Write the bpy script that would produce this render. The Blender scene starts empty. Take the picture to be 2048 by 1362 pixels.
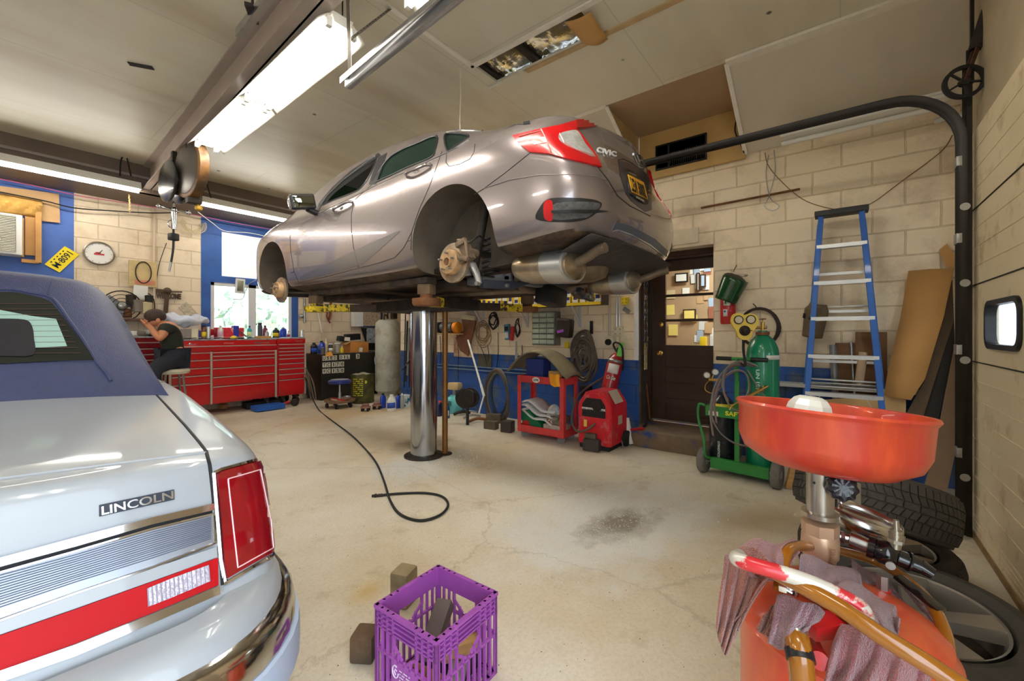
import bpy,bmesh,math,random
from mathutils import Vector,Matrix,Euler
from mathutils.bvhtree import BVHTree
random.seed(7)
S=bpy.context.scene
COL=S.collection
R=math.radians
# camera
FPX,CU,CV,CH=840.0,1024.0,665.0,1.2
cam_d=bpy.data.cameras.new('camera')
cam_d.sensor_width=36.0
cam_d.lens=FPX/2048*36.0
cam_d.shift_y=-16.0/2048
cam_d.clip_start=0.02
cam=bpy.data.objects.new('camera',cam_d)
COL.objects.link(cam)
cam.location=(0,0,CH)
cam.rotation_euler=(R(90),0,R(-52))
S.camera=cam
# colour management, world
S.view_settings.view_transform='Standard'
S.view_settings.look='None'
S.view_settings.gamma=1.0
S.view_settings.exposure=0.25
S.view_settings.use_curve_mapping=False
w=bpy.data.worlds.new('world');S.world=w;w.use_nodes=True
wn=w.node_tree.nodes;wl=w.node_tree.links
bg=wn['Background']
bg.inputs['Color'].default_value=(0.80,0.90,1.0,1)
bg.inputs['Strength'].default_value=5.0
XA,YB,ZC,YG=4.62,7.75,3.37,-0.62
C38,S38=math.cos(R(38)),math.sin(R(38))
def W(u,v,X=None,Y=None,Z=None,F=None):
 """measured point of the photograph -> place in the room on a known plane"""
 r=(u-CU)/FPX;t=(CV-v)/FPX
 dx,dy=C38+r*S38,S38-r*C38
 if X is not None:F=X/dx
 elif Y is not None:F=Y/dy
 elif Z is not None:F=(Z-CH)/t
 return Vector((F*dx,F*dy,CH+F*t))
 # colours and materials
def lin(c):return c/12.92 if c<=.04045 else((c+.055)/1.055)**2.4
def rgb(r,g,b):return(lin(r/255),lin(g/255),lin(b/255),1)
MATS={}
def M(name,col,rough=.5,metal=0.,var=0.,vs=8.,bump=0.,bs=60.,coat=0.,col2=None,mix=.5,ms=3.,trans=0.,emit=0.,spec=.5,alpha=1.,stretch=None,sharp=.12,ior=1.45,sheen=0.):
 if name in MATS:return MATS[name]
 m=bpy.data.materials.new(name);m.use_nodes=True
 nt=m.node_tree;N=nt.nodes;L=nt.links
 b=N['Principled BSDF']
 b.inputs['Base Color'].default_value=rgb(*col)
 b.inputs['Roughness'].default_value=rough
 b.inputs['Metallic'].default_value=metal
 b.inputs['Specular IOR Level'].default_value=spec
 b.inputs['IOR'].default_value=ior
 if coat:b.inputs['Coat Weight'].default_value=coat;b.inputs['Coat Roughness'].default_value=.05
 if trans:b.inputs['Transmission Weight'].default_value=trans
 if sheen:b.inputs['Sheen Weight'].default_value=sheen
 if alpha<1:b.inputs['Alpha'].default_value=alpha
 if emit:
  b.inputs['Emission Color'].default_value=rgb(*col);b.inputs['Emission Strength'].default_value=emit
 tc=N.new('ShaderNodeTexCoord');src=tc.outputs['Object']
 if stretch:
  mp=N.new('ShaderNodeMapping');mp.inputs['Scale'].default_value=stretch
  L.new(src,mp.inputs['Vector']);src=mp.outputs['Vector']
 cur=None
 if var:
  n=N.new('ShaderNodeTexNoise');n.inputs['Scale'].default_value=vs;n.inputs['Detail'].default_value=6;n.inputs['Roughness'].default_value=.6
  L.new(src,n.inputs['Vector'])
  cr=N.new('ShaderNodeValToRGB')
  c=rgb(*col)
  cr.color_ramp.elements[0].position=.3;cr.color_ramp.elements[1].position=.7
  cr.color_ramp.elements[0].color=tuple(max(0,x*(1-var))for x in c[:3])+(1,)
  cr.color_ramp.elements[1].color=tuple(min(1,x*(1+var*.6))for x in c[:3])+(1,)
  L.new(n.outputs['Fac'],cr.inputs['Fac']);cur=cr.outputs['Color']
 if col2:
  n=N.new('ShaderNodeTexNoise');n.inputs['Scale'].default_value=ms;n.inputs['Detail'].default_value=8;n.inputs['Roughness'].default_value=.65
  L.new(src,n.inputs['Vector'])
  cr=N.new('ShaderNodeValToRGB')
  cr.color_ramp.elements[0].position=mix-sharp;cr.color_ramp.elements[1].position=mix+sharp
  L.new(n.outputs['Fac'],cr.inputs['Fac'])
  mx=N.new('ShaderNodeMixRGB');L.new(cr.outputs['Color'],mx.inputs['Fac'])
  if cur:L.new(cur,mx.inputs['Color1'])
  else:mx.inputs['Color1'].default_value=rgb(*col)
  mx.inputs['Color2'].default_value=rgb(*col2)
  cur=mx.outputs['Color']
 if cur:L.new(cur,b.inputs['Base Color'])
 if bump:
  n=N.new('ShaderNodeTexNoise');n.inputs['Scale'].default_value=bs;n.inputs['Detail'].default_value=4
  L.new(src,n.inputs['Vector'])
  bp=N.new('ShaderNodeBump');bp.inputs['Strength'].default_value=bump;bp.inputs['Distance'].default_value=.01
  L.new(n.outputs['Fac'],bp.inputs['Height']);L.new(bp.outputs['Normal'],b.inputs['Normal'])
 MATS[name]=m
 return m
 # mesh building
def V(*a):return Vector(a)
class MB:
 def __init__(s):s.bm=bmesh.new();s.mi=0
 def _add(s,verts,faces,mi=None,smooth=False):
  vs=[s.bm.verts.new(v)for v in verts]
  out=[]
  for f in faces:
   try:
    q=s.bm.faces.new([vs[i]for i in f]);q.material_index=s.mi if mi is None else mi;q.smooth=smooth;out.append(q)
   except ValueError:pass
  return vs,out
 def box(s,c,d,rot=None,bev=0.,mi=None,seg=2):
  b2=bmesh.new();bmesh.ops.create_cube(b2,size=1)
  for v in b2.verts:v.co=Vector((v.co.x*d[0],v.co.y*d[1],v.co.z*d[2]))
  if bev:bmesh.ops.bevel(b2,geom=list(b2.edges),offset=min(bev,min(d)*.45),segments=seg,profile=.7,affect='EDGES')
  mt=Matrix.Translation(Vector(c))@(rot.to_matrix().to_4x4()if isinstance(rot,Euler)else(rot.to_4x4()if rot is not None else Matrix.Identity(4)))
  b2.verts.index_update()
  s._add([mt@v.co for v in b2.verts],[[v.index for v in f.verts]for f in b2.faces],mi,bool(bev));b2.free();return s
 def bx(s,x0,x1,y0,y1,z0,z1,bev=0.,mi=None):
  return s.box(((x0+x1)/2,(y0+y1)/2,(z0+z1)/2),(abs(x1-x0),abs(y1-y0),abs(z1-z0)),None,bev,mi)
 def bar(s,p,q,wd,ht,up=(0,0,1),bev=0.,mi=None):
  p=Vector(p);q=Vector(q);d=q-p;L=d.length;y=d.normalized();u=Vector(up)
  if abs(y.dot(u))>.98:u=Vector((1,0,0))
  x=y.cross(u).normalized();z=x.cross(y).normalized()
  return s.box((p+q)/2,(wd,L,ht),Matrix((x,y,z)).transposed(),bev,mi)
 def tube(s,pts,r,n=8,mi=None,caps=True,closed=False,flat=1.):
  pts=[Vector(p)for p in pts];k=len(pts)
  rs=r if isinstance(r,(list,tuple))else[r]*k
  vs=[];up=None
  for i,p in enumerate(pts):
   a=pts[(i-1)%k]if(closed or i>0)else p;b=pts[(i+1)%k]if(closed or i<k-1)else p
   t=(b-a)
   t=t.normalized()if t.length>1e-9 else Vector((0,0,1))
   if up is None:
    up=Vector((0,0,1))if abs(t.z)<.9 else Vector((1,0,0))
   x=t.cross(up)
   if x.length<1e-5:x=t.orthogonal()
   x.normalize();up=x.cross(t).normalized()
   for j in range(n):
    an=2*math.pi*j/n
    vs.append(p+x*math.cos(an)*rs[i]+up*math.sin(an)*rs[i]*flat)
  fs=[]
  for i in range(k if closed else k-1):
   i2=(i+1)%k
   for j in range(n):
    fs.append((i*n+j,i*n+(j+1)%n,i2*n+(j+1)%n,i2*n+j))
  if caps and not closed:
   fs.append(tuple(range(n))[::-1]);fs.append(tuple((k-1)*n+j for j in range(n)))
  s._add(vs,fs,mi,True);return s
 def cyl(s,p,q,r,r2=None,n=24,mi=None,caps=True):
  p=Vector(p);q=Vector(q);r2=r if r2 is None else r2
  t=(q-p).normalized();x=t.orthogonal().normalized();y=t.cross(x)
  vs=[p+(x*math.cos(2*math.pi*j/n)+y*math.sin(2*math.pi*j/n))*r for j in range(n)]+[q+(x*math.cos(2*math.pi*j/n)+y*math.sin(2*math.pi*j/n))*r2 for j in range(n)]
  b,f=s._add(vs,[(j,(j+1)%n,n+(j+1)%n,n+j)for j in range(n)],mi,True)
  if caps:
   for L in(b[:n][::-1],b[n:]):
    q2=s.bm.faces.new(L);q2.material_index=s.mi if mi is None else mi
    for e in q2.edges:e.smooth=False
  return s
 def lathe(s,prof,c=(0,0,0),axis=(0,0,1),n=28,mi=None,xdir=None,sx=1.,sy=1.,caps=True):
  t=Vector(axis).normalized();x=Vector(xdir).normalized()if xdir else t.orthogonal().normalized()
  if not xdir and abs(t.z)>.99:x=(Vector((1,0,0))-t*t.x).normalized()
  y=t.cross(x);c=Vector(c);vs=[];k=len(prof)
  for(r,h)in prof:
   for j in range(n):
    a=2*math.pi*j/n
    vs.append(c+t*h+(x*math.cos(a)*sx+y*math.sin(a)*sy)*max(r,1e-5))
  fs=[(i*n+j,i*n+(j+1)%n,(i+1)*n+(j+1)%n,(i+1)*n+j)for i in range(k-1)for j in range(n)]
  if caps and prof[0][0]>1e-4:fs.append(tuple(range(n))[::-1])
  if caps and prof[-1][0]>1e-4:fs.append(tuple((k-1)*n+j for j in range(n)))
  s._add(vs,fs,mi,True);return s
 def sph(s,c,r,n=14,mi=None,sc=(1,1,1),rot=None):
  vs=[];m=n//2+1;c=Vector(c)
  for i in range(m+1):
   a=math.pi*i/m
   for j in range(n):
    b=2*math.pi*j/n
    v=Vector((math.sin(a)*math.cos(b)*r*sc[0],math.sin(a)*math.sin(b)*r*sc[1],math.cos(a)*r*sc[2]))
    if rot is not None:v=rot@v
    vs.append(c+v)
  s._add(vs,[(i*n+j,(i+1)*n+j,(i+1)*n+(j+1)%n,i*n+(j+1)%n)for i in range(m)for j in range(n)],mi,True)
  return s
 def prism(s,poly,h,o=(0,0,0),ax=(1,0,0),ay=(0,1,0),mi=None,bev=0.):
  """poly (a,b) in plane (ax,ay) at o, extruded by vector h"""
  o=Vector(o);ax=Vector(ax);ay=Vector(ay);h=Vector(h);n=len(poly)
  vs=[o+ax*a+ay*b for a,b in poly]+[o+ax*a+ay*b+h for a,b in poly]
  s._add(vs,[tuple(range(n))[::-1],tuple(range(n,2*n))]+[(j,(j+1)%n,n+(j+1)%n,n+j)for j in range(n)],mi)
  return s
 def poly3(s,pts,h,mi=None):
  n=len(pts);h=Vector(h);pts=[Vector(p)for p in pts]
  s._add(pts+[p+h for p in pts],[tuple(range(n))[::-1],tuple(range(n,2*n))]+[(j,(j+1)%n,n+(j+1)%n,n+j)for j in range(n)],mi);return s
 def grid(s,rows,mi=None,smooth=True,closed=False):
  k=len(rows);n=len(rows[0])
  s._add([Vector(p)for r_ in rows for p in r_],[(i*n+j,i*n+(j+1)%n,(i+1)*n+(j+1)%n,(i+1)*n+j)for i in range(k-1)for j in range(n if closed else n-1)],mi,smooth);return s
 def xf(s,m):
  for v in s.bm.verts:v.co=m@v.co
  return s
 def build(s,name,mats,parent=None,solid=0.,sub=0,sharp=35):
  bm=s.bm
  bmesh.ops.recalc_face_normals(bm,faces=bm.faces)
  me=bpy.data.meshes.new(name)
  bm.to_mesh(me);bm.free()
  if not isinstance(mats,(list,tuple)):mats=[mats]
  for m in mats:me.materials.append(m)
  try:me.set_sharp_from_angle(angle=R(sharp))
  except Exception:pass
  o=bpy.data.objects.new(name,me);COL.objects.link(o)
  if solid:
   d=o.modifiers.new('solid','SOLIDIFY');d.thickness=solid;d.offset=0
  if sub:
   d=o.modifiers.new('sub','SUBSURF');d.levels=sub;d.render_levels=sub
  if parent is not None:
   o.parent=parent
   if parent.parent is None:o.location=-Vector(parent.location)
  return o
def tag(o,label=None,cat=None,group=None,kind=None):
 if label:o['label']=label
 if cat:o['category']=cat
 if group:o['group']=group
 if kind:o['kind']=kind
 return o
def thing(name,label,cat,loc=(0,0,0),group=None,kind=None):
 o=bpy.data.objects.new(name,None);COL.objects.link(o);o.location=loc
 o.empty_display_size=.05
 return tag(o,label,cat,group,kind)
def struct(o):o['kind']='structure';return o
def dup(root,loc=None,rotz=None,label=None,group=None,scale=None):
 r_=root.copy();COL.objects.link(r_)
 if loc is not None:r_.location=loc
 if rotz is not None:r_.rotation_euler=(r_.rotation_euler.x,r_.rotation_euler.y,rotz)
 if label:r_['label']=label
 if group:r_['group']=group
 if scale:r_.scale=scale
 for ch in list(root.children):
  c=ch.copy();COL.objects.link(c);c.parent=r_
  for g in ch.children:
   d=g.copy();COL.objects.link(d);d.parent=c
 return r_
def lerp(a,b,t):return a+(b-a)*t
def interp(tab,x):
 if x<=tab[0][0]:return tab[0][1]
 for(a,p),(b,q)in zip(tab,tab[1:]):
  if x<=b:return p+(q-p)*(x-a)/(b-a)
 return tab[-1][1]
def smoothpts(pts,n=6,closed=False):
 """Catmull-Rom through the points"""
 P_=[Vector(p)for p in pts];k=len(P_);out=[]
 rng=range(k if closed else k-1)
 for i in rng:
  p0=P_[(i-1)%k]if(closed or i>0)else P_[0];p1=P_[i];p2=P_[(i+1)%k];p3=P_[(i+2)%k]if(closed or i<k-2)else P_[-1]
  for j in range(n):
   t=j/n
   out.append(.5*((2*p1)+(p2-p0)*t+(2*p0-5*p1+4*p2-p3)*t*t+(3*p1-p0-3*p2+p3)*t**3))
 if not closed:out.append(P_[-1])
 return out
def textbm(txt,w,h,bold=0.,shear=0.):
 """flat mesh of the text in a w x h box, origin at its lower left"""
 cu=bpy.data.curves.new('t','FONT');cu.body=txt;cu.offset=bold;cu.shear=shear;cu.resolution_u=3
 ob=bpy.data.objects.new('t',cu);COL.objects.link(ob)
 dg=bpy.context.evaluated_depsgraph_get();ev=ob.evaluated_get(dg);me=ev.to_mesh()
 xs=[v.co.x for v in me.vertices];ys=[v.co.y for v in me.vertices]
 x0,x1,y0,y1=min(xs),max(xs),min(ys),max(ys)
 vs=[((v.co.x-x0)/max(1e-6,x1-x0)*w,(v.co.y-y0)/max(1e-6,y1-y0)*h)for v in me.vertices]
 fs=[tuple(p.vertices)for p in me.polygons]
 ev.to_mesh_clear();bpy.data.objects.remove(ob);bpy.data.curves.remove(cu)
 return vs,fs
def text(name,txt,o,ax,ay,w,h,mat,parent=None,th=.001,bold=0.01,shear=0.):
 """raised lettering: o lower-left, ax reading direction, ay up; face normal = ax x ay"""
 vs,fs=textbm(txt,w,h,bold,shear)
 o=Vector(o);ax=Vector(ax).normalized();ay=Vector(ay).normalized();n=ax.cross(ay)
 mb=MB();k=len(vs)
 top=[o+ax*a+ay*b+n*th for a,b in vs]
 bv,bf=mb._add(top,fs)
 r_=bmesh.ops.extrude_face_region(mb.bm,geom=bf)
 for g in r_['geom']:
  if isinstance(g,bmesh.types.BMVert):g.co-=n*th
 return mb.build(name,mat,parent)
ORD='first second third fourth fifth sixth seventh eighth ninth tenth eleventh twelfth'.split()
def ordn(i):return ORD[i]if i<12 else{1:'%dst',2:'%dnd',3:'%drd'}.get((i+1)%10 if i+1 not in(11,12,13)else 0,'%dth')%(i+1)
def rnd(a,b):return random.uniform(a,b)
# shared materials
m_white=M('white_paint',(226,224,216),.5,var=.06)
m_black=M('black_plastic',(24,24,26),.4)
m_dark=M('dark_rubber',(34,33,32),.75,var=.2)
m_steel=M('worn_steel',(168,168,166),.35,.85,var=.15,vs=12)
m_chrome=M('chrome',(214,216,220),.08,1.)
m_rust=M('rusty_steel',(128,82,48),.7,.2,var=.35,vs=10,bump=.2)
m_grime=M('greasy_dark_metal',(54,46,40),.6,.4,var=.5,vs=14,bump=.3)
m_bluep=M('blue_wall_paint',(44,88,160),.55,var=.22,vs=5,bump=.15)
m_alu=M('aluminium',(198,200,200),.35,.8,var=.1)
m_yel=M('yellow_paint',(226,196,34),.5,var=.12)
m_brass=M('brass',(190,150,80),.3,.9,var=.12)
m_red=M('red_paint',(188,30,32),.35,coat=.3,var=.1)
m_wood=M('raw_wood',(186,146,92),.7,var=.25,vs=6,stretch=(1,1,6),bump=.1)
m_card=M('cardboard',(196,150,92),.8,var=.15,vs=4)
m_glass=M('clear_glass',(235,245,245),.03,trans=1.,ior=1.3)
def nodes(m):return m.node_tree.nodes,m.node_tree.links
def block_mat(name,base,blue=None,bluez=.89,swap='Y',white=None,rowh=.2032,peel=.0,roughcol=None):
 """painted concrete block: running bond joints, chips and grime, optional blue dado"""
 m=bpy.data.materials.new(name);m.use_nodes=True;N,L=nodes(m);b=N['Principled BSDF']
 b.inputs['Roughness'].default_value=.62
 tc=N.new('ShaderNodeTexCoord');sp=N.new('ShaderNodeSeparateXYZ');L.new(tc.outputs['Object'],sp.inputs[0])
 cb=N.new('ShaderNodeCombineXYZ');L.new(sp.outputs[swap],cb.inputs[0]);L.new(sp.outputs['Z'],cb.inputs[1])
 nz=N.new('ShaderNodeTexNoise');nz.inputs['Scale'].default_value=3.5;nz.inputs['Detail'].default_value=5
 L.new(tc.outputs['Object'],nz.inputs['Vector'])
 vm=N.new('ShaderNodeVectorMath');vm.operation='SCALE';vm.inputs['Scale'].default_value=.016
 L.new(nz.outputs['Color'],vm.inputs[0]);va=N.new('ShaderNodeVectorMath');L.new(cb.outputs[0],va.inputs[0]);L.new(vm.outputs[0],va.inputs[1])
 br=N.new('ShaderNodeTexBrick');L.new(va.outputs[0],br.inputs['Vector'])
 br.offset=.5;br.inputs['Scale'].default_value=1;br.inputs['Brick Width'].default_value=.4064;br.inputs['Row Height'].default_value=rowh
 br.inputs['Mortar Size'].default_value=.007;br.inputs['Mortar Smooth'].default_value=.35;br.inputs['Bias'].default_value=0
 br.inputs['Color1'].default_value=(1,1,1,1);br.inputs['Color2'].default_value=(.93,.92,.9,1);br.inputs['Mortar'].default_value=(.72,.66,.58,1)
 n1=N.new('ShaderNodeTexNoise');n1.inputs['Scale'].default_value=2.1;n1.inputs['Detail'].default_value=9;n1.inputs['Roughness'].default_value=.7
 L.new(tc.outputs['Object'],n1.inputs['Vector'])
 cr=N.new('ShaderNodeValToRGB');L.new(n1.outputs['Fac'],cr.inputs['Fac'])
 e=cr.color_ramp.elements;c=rgb(*base);d=rgb(*(roughcol or(218,198,168)))
 e[0].position=.33;e[0].color=d;e[1].position=.52;e[1].color=c
 col=cr.outputs['Color']
 if blue:
  gt=N.new('ShaderNodeMath');gt.operation='GREATER_THAN';gt.inputs[1].default_value=bluez;L.new(sp.outputs['Z'],gt.inputs[0])
  n2=N.new('ShaderNodeTexNoise');n2.inputs['Scale'].default_value=5;n2.inputs['Detail'].default_value=8;L.new(tc.outputs['Object'],n2.inputs['Vector'])
  cr2=N.new('ShaderNodeValToRGB');L.new(n2.outputs['Fac'],cr2.inputs['Fac'])
  e2=cr2.color_ramp.elements;e2[0].position=.36;e2[0].color=rgb(78,96,122);e2[1].position=.5;e2[1].color=rgb(*blue)
  mx=N.new('ShaderNodeMixRGB');L.new(gt.outputs[0],mx.inputs['Fac']);L.new(cr2.outputs['Color'],mx.inputs['Color1']);L.new(col,mx.inputs['Color2']);col=mx.outputs['Color']
 mu=N.new('ShaderNodeMixRGB');mu.blend_type='MULTIPLY';mu.inputs['Fac'].default_value=.75
 L.new(col,mu.inputs['Color1']);L.new(br.outputs['Color'],mu.inputs['Color2'])
 L.new(mu.outputs['Color'],b.inputs['Base Color'])
 n3=N.new('ShaderNodeTexNoise');n3.inputs['Scale'].default_value=35;n3.inputs['Detail'].default_value=6;L.new(tc.outputs['Object'],n3.inputs['Vector'])
 iv=N.new('ShaderNodeMath');iv.operation='MULTIPLY_ADD';iv.inputs[1].default_value=-1.0;L.new(br.outputs['Fac'],iv.inputs[0])
 ns=N.new('ShaderNodeMath');ns.operation='MULTIPLY';ns.inputs[1].default_value=.55;L.new(n3.outputs['Fac'],ns.inputs[0]);L.new(ns.outputs[0],iv.inputs[2])
 bp=N.new('ShaderNodeBump');bp.inputs['Strength'].default_value=.8;bp.inputs['Distance'].default_value=.008
 L.new(iv.outputs[0],bp.inputs['Height']);L.new(bp.outputs['Normal'],b.inputs['Normal'])
 return m
m_blockA=block_mat('painted_block_blue_dado',(248,230,198),blue=(36,84,160),bluez=.885,swap='Y')
m_blockB=block_mat('painted_block',(230,212,184),swap='X',roughcol=(206,184,152))
# floor: dusty poured concrete, absorbent powder round the lift and an oil spot with granules
m_floor=bpy.data.materials.new('dusty_concrete');m_floor.use_nodes=True
N,L=nodes(m_floor);b=N['Principled BSDF'];b.inputs['Roughness'].default_value=.6
tc=N.new('ShaderNodeTexCoord')
def noise(N,L,src,sc,det=8,ro=.6):
 n=N.new('ShaderNodeTexNoise');n.inputs['Scale'].default_value=sc;n.inputs['Detail'].default_value=det;n.inputs['Roughness'].default_value=ro
 L.new(src,n.inputs['Vector']);return n
def ramp(N,L,fac,stops):
 r_=N.new('ShaderNodeValToRGB');L.new(fac,r_.inputs['Fac']);e=r_.color_ramp.elements
 while len(e)<len(stops):e.new(.5)
 for i,(p,c)in enumerate(stops):e[i].position=p;e[i].color=c
 return r_
def mixc(N,L,fac,a,b_,mode='MIX'):
 m=N.new('ShaderNodeMixRGB');m.blend_type=mode
 if hasattr(fac,'links'):L.new(fac,m.inputs['Fac'])
 else:m.inputs['Fac'].default_value=fac
 for k,x in(('Color1',a),('Color2',b_)):
  if hasattr(x,'links'):L.new(x,m.inputs[k])
  else:m.inputs[k].default_value=x
 return m.outputs['Color']
src=tc.outputs['Object']
n=noise(N,L,src,.9,10,.62);base=ramp(N,L,n.outputs['Fac'],[(.3,rgb(196,178,148)),(.5,rgb(212,200,178)),(.68,rgb(224,216,200))]).outputs['Color']
n=noise(N,L,src,60,6,.7);base=mixc(N,L,.35,base,ramp(N,L,n.outputs['Fac'],[(.3,(.55,.52,.47,1)),(.55,(1,1,1,1))]).outputs['Color'],'MULTIPLY')
n=noise(N,L,src,2.6,9,.7);base=mixc(N,L,ramp(N,L,n.outputs['Fac'],[(.56,(0,0,0,1)),(.72,(.6,.6,.6,1))]).outputs['Color'],base,rgb(150,128,88))
def spot(cx,cy,rx,ry,ang,col,soft=.35,wob=.5,amt=1.,ns=3.):
 """an irregular stain with its own outline"""
 global base
 mp=N.new('ShaderNodeMapping');mp.vector_type='TEXTURE';mp.inputs['Location'].default_value=(cx,cy,0);mp.inputs['Rotation'].default_value=(0,0,R(ang));mp.inputs['Scale'].default_value=(rx,ry,1)
 L.new(src,mp.inputs['Vector'])
 nn=noise(N,L,src,ns,8,.7);ad=N.new('ShaderNodeVectorMath');ad.operation='MULTIPLY_ADD';ad.inputs[1].default_value=(wob*2,wob*2,0)
 L.new(nn.outputs['Color'],ad.inputs[0]);L.new(mp.outputs[0],ad.inputs[2])
 sb=N.new('ShaderNodeVectorMath');sb.operation='SUBTRACT';sb.inputs[1].default_value=(wob,wob,0);L.new(ad.outputs[0],sb.inputs[0])
 ln=N.new('ShaderNodeVectorMath');ln.operation='LENGTH';L.new(sb.outputs[0],ln.inputs[0])
 f_=ramp(N,L,ln.outputs['Value'],[(max(0.,1-soft),(amt,amt,amt,1)),(1.,(0,0,0,1))]).outputs['Color']
 base=mixc(N,L,f_,base,col)
cx,cy,_=W(1230,1040,Z=0)
spot(cx,cy,1.0,.55,-20,rgb(214,212,206),.5,.9,.9,2.4)
spot(cx-.03,cy-.05,.42,.20,-12,rgb(112,104,88),.7,.8,.85,6)
cx,cy,_=W(870,925,Z=0)
spot(cx,cy,.7,.42,0,rgb(206,204,198),.5,.8,.95,3)
cx,cy,_=W(850,885,Z=0)
spot(cx,cy,.42,.3,0,rgb(96,88,78),.8,.7,.8,5)
cx,cy,_=W(1105,965,Z=0)
spot(cx,cy,1.1,.3,-38,rgb(214,208,194),.8,.8,.7,2.4)
cx,cy,_=W(1520,1040,Z=0);spot(cx,cy,.45,.25,-38,rgb(160,132,84),.9,.6,.6,3)
cx,cy,_=W(700,830,Z=0);spot(cx,cy,1.9,.7,0,rgb(184,150,98),.9,.8,.7,1.6)
cx,cy,_=W(970,905,Z=0);spot(cx,cy,.9,.5,0,rgb(206,186,140),.9,.8,.6,1.6)
cx,cy,_=W(730,1185,Z=0);spot(cx,cy,.12,.10,0,rgb(186,156,92),.9,.6,.8,6)
vo=N.new('ShaderNodeTexVoronoi');vo.feature='DISTANCE_TO_EDGE';vo.inputs['Scale'].default_value=.42
nn=noise(N,L,src,3,8,.7);ad=N.new('ShaderNodeVectorMath');ad.operation='MULTIPLY_ADD';ad.inputs[1].default_value=(.35,.35,0);L.new(nn.outputs['Color'],ad.inputs[0]);L.new(src,ad.inputs[2]);L.new(ad.outputs[0],vo.inputs['Vector'])
ck=ramp(N,L,vo.outputs['Distance'],[(.0,(.35,.35,.35,1)),(.0018,(0,0,0,1))]).outputs['Color']
base=mixc(N,L,ck,base,rgb(140,124,96))
L.new(base,b.inputs['Base Color'])
n=noise(N,L,src,45,8,.75);bp=N.new('ShaderNodeBump');bp.inputs['Strength'].default_value=.35;bp.inputs['Distance'].default_value=.006
L.new(n.outputs['Fac'],bp.inputs['Height']);L.new(bp.outputs['Normal'],b.inputs['Normal'])
XL=-3.4;XR=6.3
f=MB();f.bx(XL,XR,YG-.14,YB,-.1,0);struct(f.build('floor',m_floor))
f=MB();f.bx(-8,10,-9,YG-.14,-.12,-.02);struct(f.build('floor',M('driveway',(150,148,142),.8,var=.1)))
# ceiling: smoke-stained painted boards, opening in the boards showing foil-faced insulation
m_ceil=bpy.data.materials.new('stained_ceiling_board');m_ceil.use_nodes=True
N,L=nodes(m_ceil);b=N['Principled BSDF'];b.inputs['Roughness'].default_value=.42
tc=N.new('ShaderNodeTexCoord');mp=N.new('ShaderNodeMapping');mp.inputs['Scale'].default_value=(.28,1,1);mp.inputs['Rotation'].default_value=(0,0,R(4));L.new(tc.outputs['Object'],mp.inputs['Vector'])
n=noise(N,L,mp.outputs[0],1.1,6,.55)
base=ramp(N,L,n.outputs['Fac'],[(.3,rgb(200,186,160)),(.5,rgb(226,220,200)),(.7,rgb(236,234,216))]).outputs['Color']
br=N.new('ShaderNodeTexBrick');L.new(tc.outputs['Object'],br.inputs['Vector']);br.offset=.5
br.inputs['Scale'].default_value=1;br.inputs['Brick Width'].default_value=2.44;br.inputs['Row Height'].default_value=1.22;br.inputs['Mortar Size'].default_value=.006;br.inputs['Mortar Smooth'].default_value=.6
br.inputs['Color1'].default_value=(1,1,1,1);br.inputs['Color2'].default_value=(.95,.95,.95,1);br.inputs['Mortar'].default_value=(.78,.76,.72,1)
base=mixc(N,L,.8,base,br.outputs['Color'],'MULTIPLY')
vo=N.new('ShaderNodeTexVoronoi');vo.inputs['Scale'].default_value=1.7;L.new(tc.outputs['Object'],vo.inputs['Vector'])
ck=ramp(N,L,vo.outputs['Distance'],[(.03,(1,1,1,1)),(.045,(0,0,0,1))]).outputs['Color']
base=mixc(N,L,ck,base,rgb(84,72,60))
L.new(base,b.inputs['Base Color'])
H1=W(950,133,Z=ZC);H2=W(1130,22,Z=ZC);H3=W(1188,55,Z=ZC);H4=W(994,165,Z=ZC)
hx0,hx1=H1.x,H4.x+.0;hy0,hy1=H3.y,H1.y
XE=3.72
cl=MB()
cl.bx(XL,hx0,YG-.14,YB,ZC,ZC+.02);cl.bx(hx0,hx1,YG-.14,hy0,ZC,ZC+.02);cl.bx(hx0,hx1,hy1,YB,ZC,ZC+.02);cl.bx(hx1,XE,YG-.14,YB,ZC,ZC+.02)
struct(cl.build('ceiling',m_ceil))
f=MB();f.bx(XL,XR,YG-.14,YB,ZC+.3,ZC+.34);struct(f.build('ceiling',M('roof_deck',(70,56,42),.8)))
f=MB()
for y in(hy1-.42,hy1-.02):f.bx(hx0-.1,hx1+.1,y,y+.05,ZC+.025,ZC+.2)
struct(f.build('trim_1',M('dark_joist',(58,46,36),.8,var=.3)))
m_foil=M('foil_insulation',(186,186,180),.25,.85,bump=1.,bs=14,col2=(190,176,128),mix=.5,ms=9,sharp=.06)
for k,(ya,yb)in enumerate(((hy1-.37,hy1-.03),(hy0-.02,hy1-.43))):
 g=MB();rows=[]
 for i in range(22):
  rows.append([V(lerp(hx0-.05,hx1+.05,j/12),lerp(ya,yb,i/21),ZC+.06+.02*random.random()-.05*math.sin(math.pi*i/21)*math.sin(math.pi*j/12))for j in range(13)])
 g.grid(rows);struct(tag(g.build('insulation_batt',m_foil,solid=.02),kind='structure'))
g=MB();rows=[]
for i in range(7):
 t=i/6;rows.append([V(lerp(hx0+.01,hx1-.0,j/6),lerp(hy0+.13,hy0-.07,t),ZC-.012-.07*math.sin(t*2.2)*(.4+.6*j/6))for j in range(7)])
g.grid(rows);tag(g.build('paper_flap',M('kraft_paper',(206,158,92),.7,var=.12,vs=5),solid=.003),'torn brown paper flap hanging at the end of the ceiling hole','paper flap')
XW,ZW=XA-.04,2.93
YR0,YR1=.72,1.76
m_slope=M('grey_ceiling_board',(222,212,194),.5,var=.08,vs=1.5)
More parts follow.
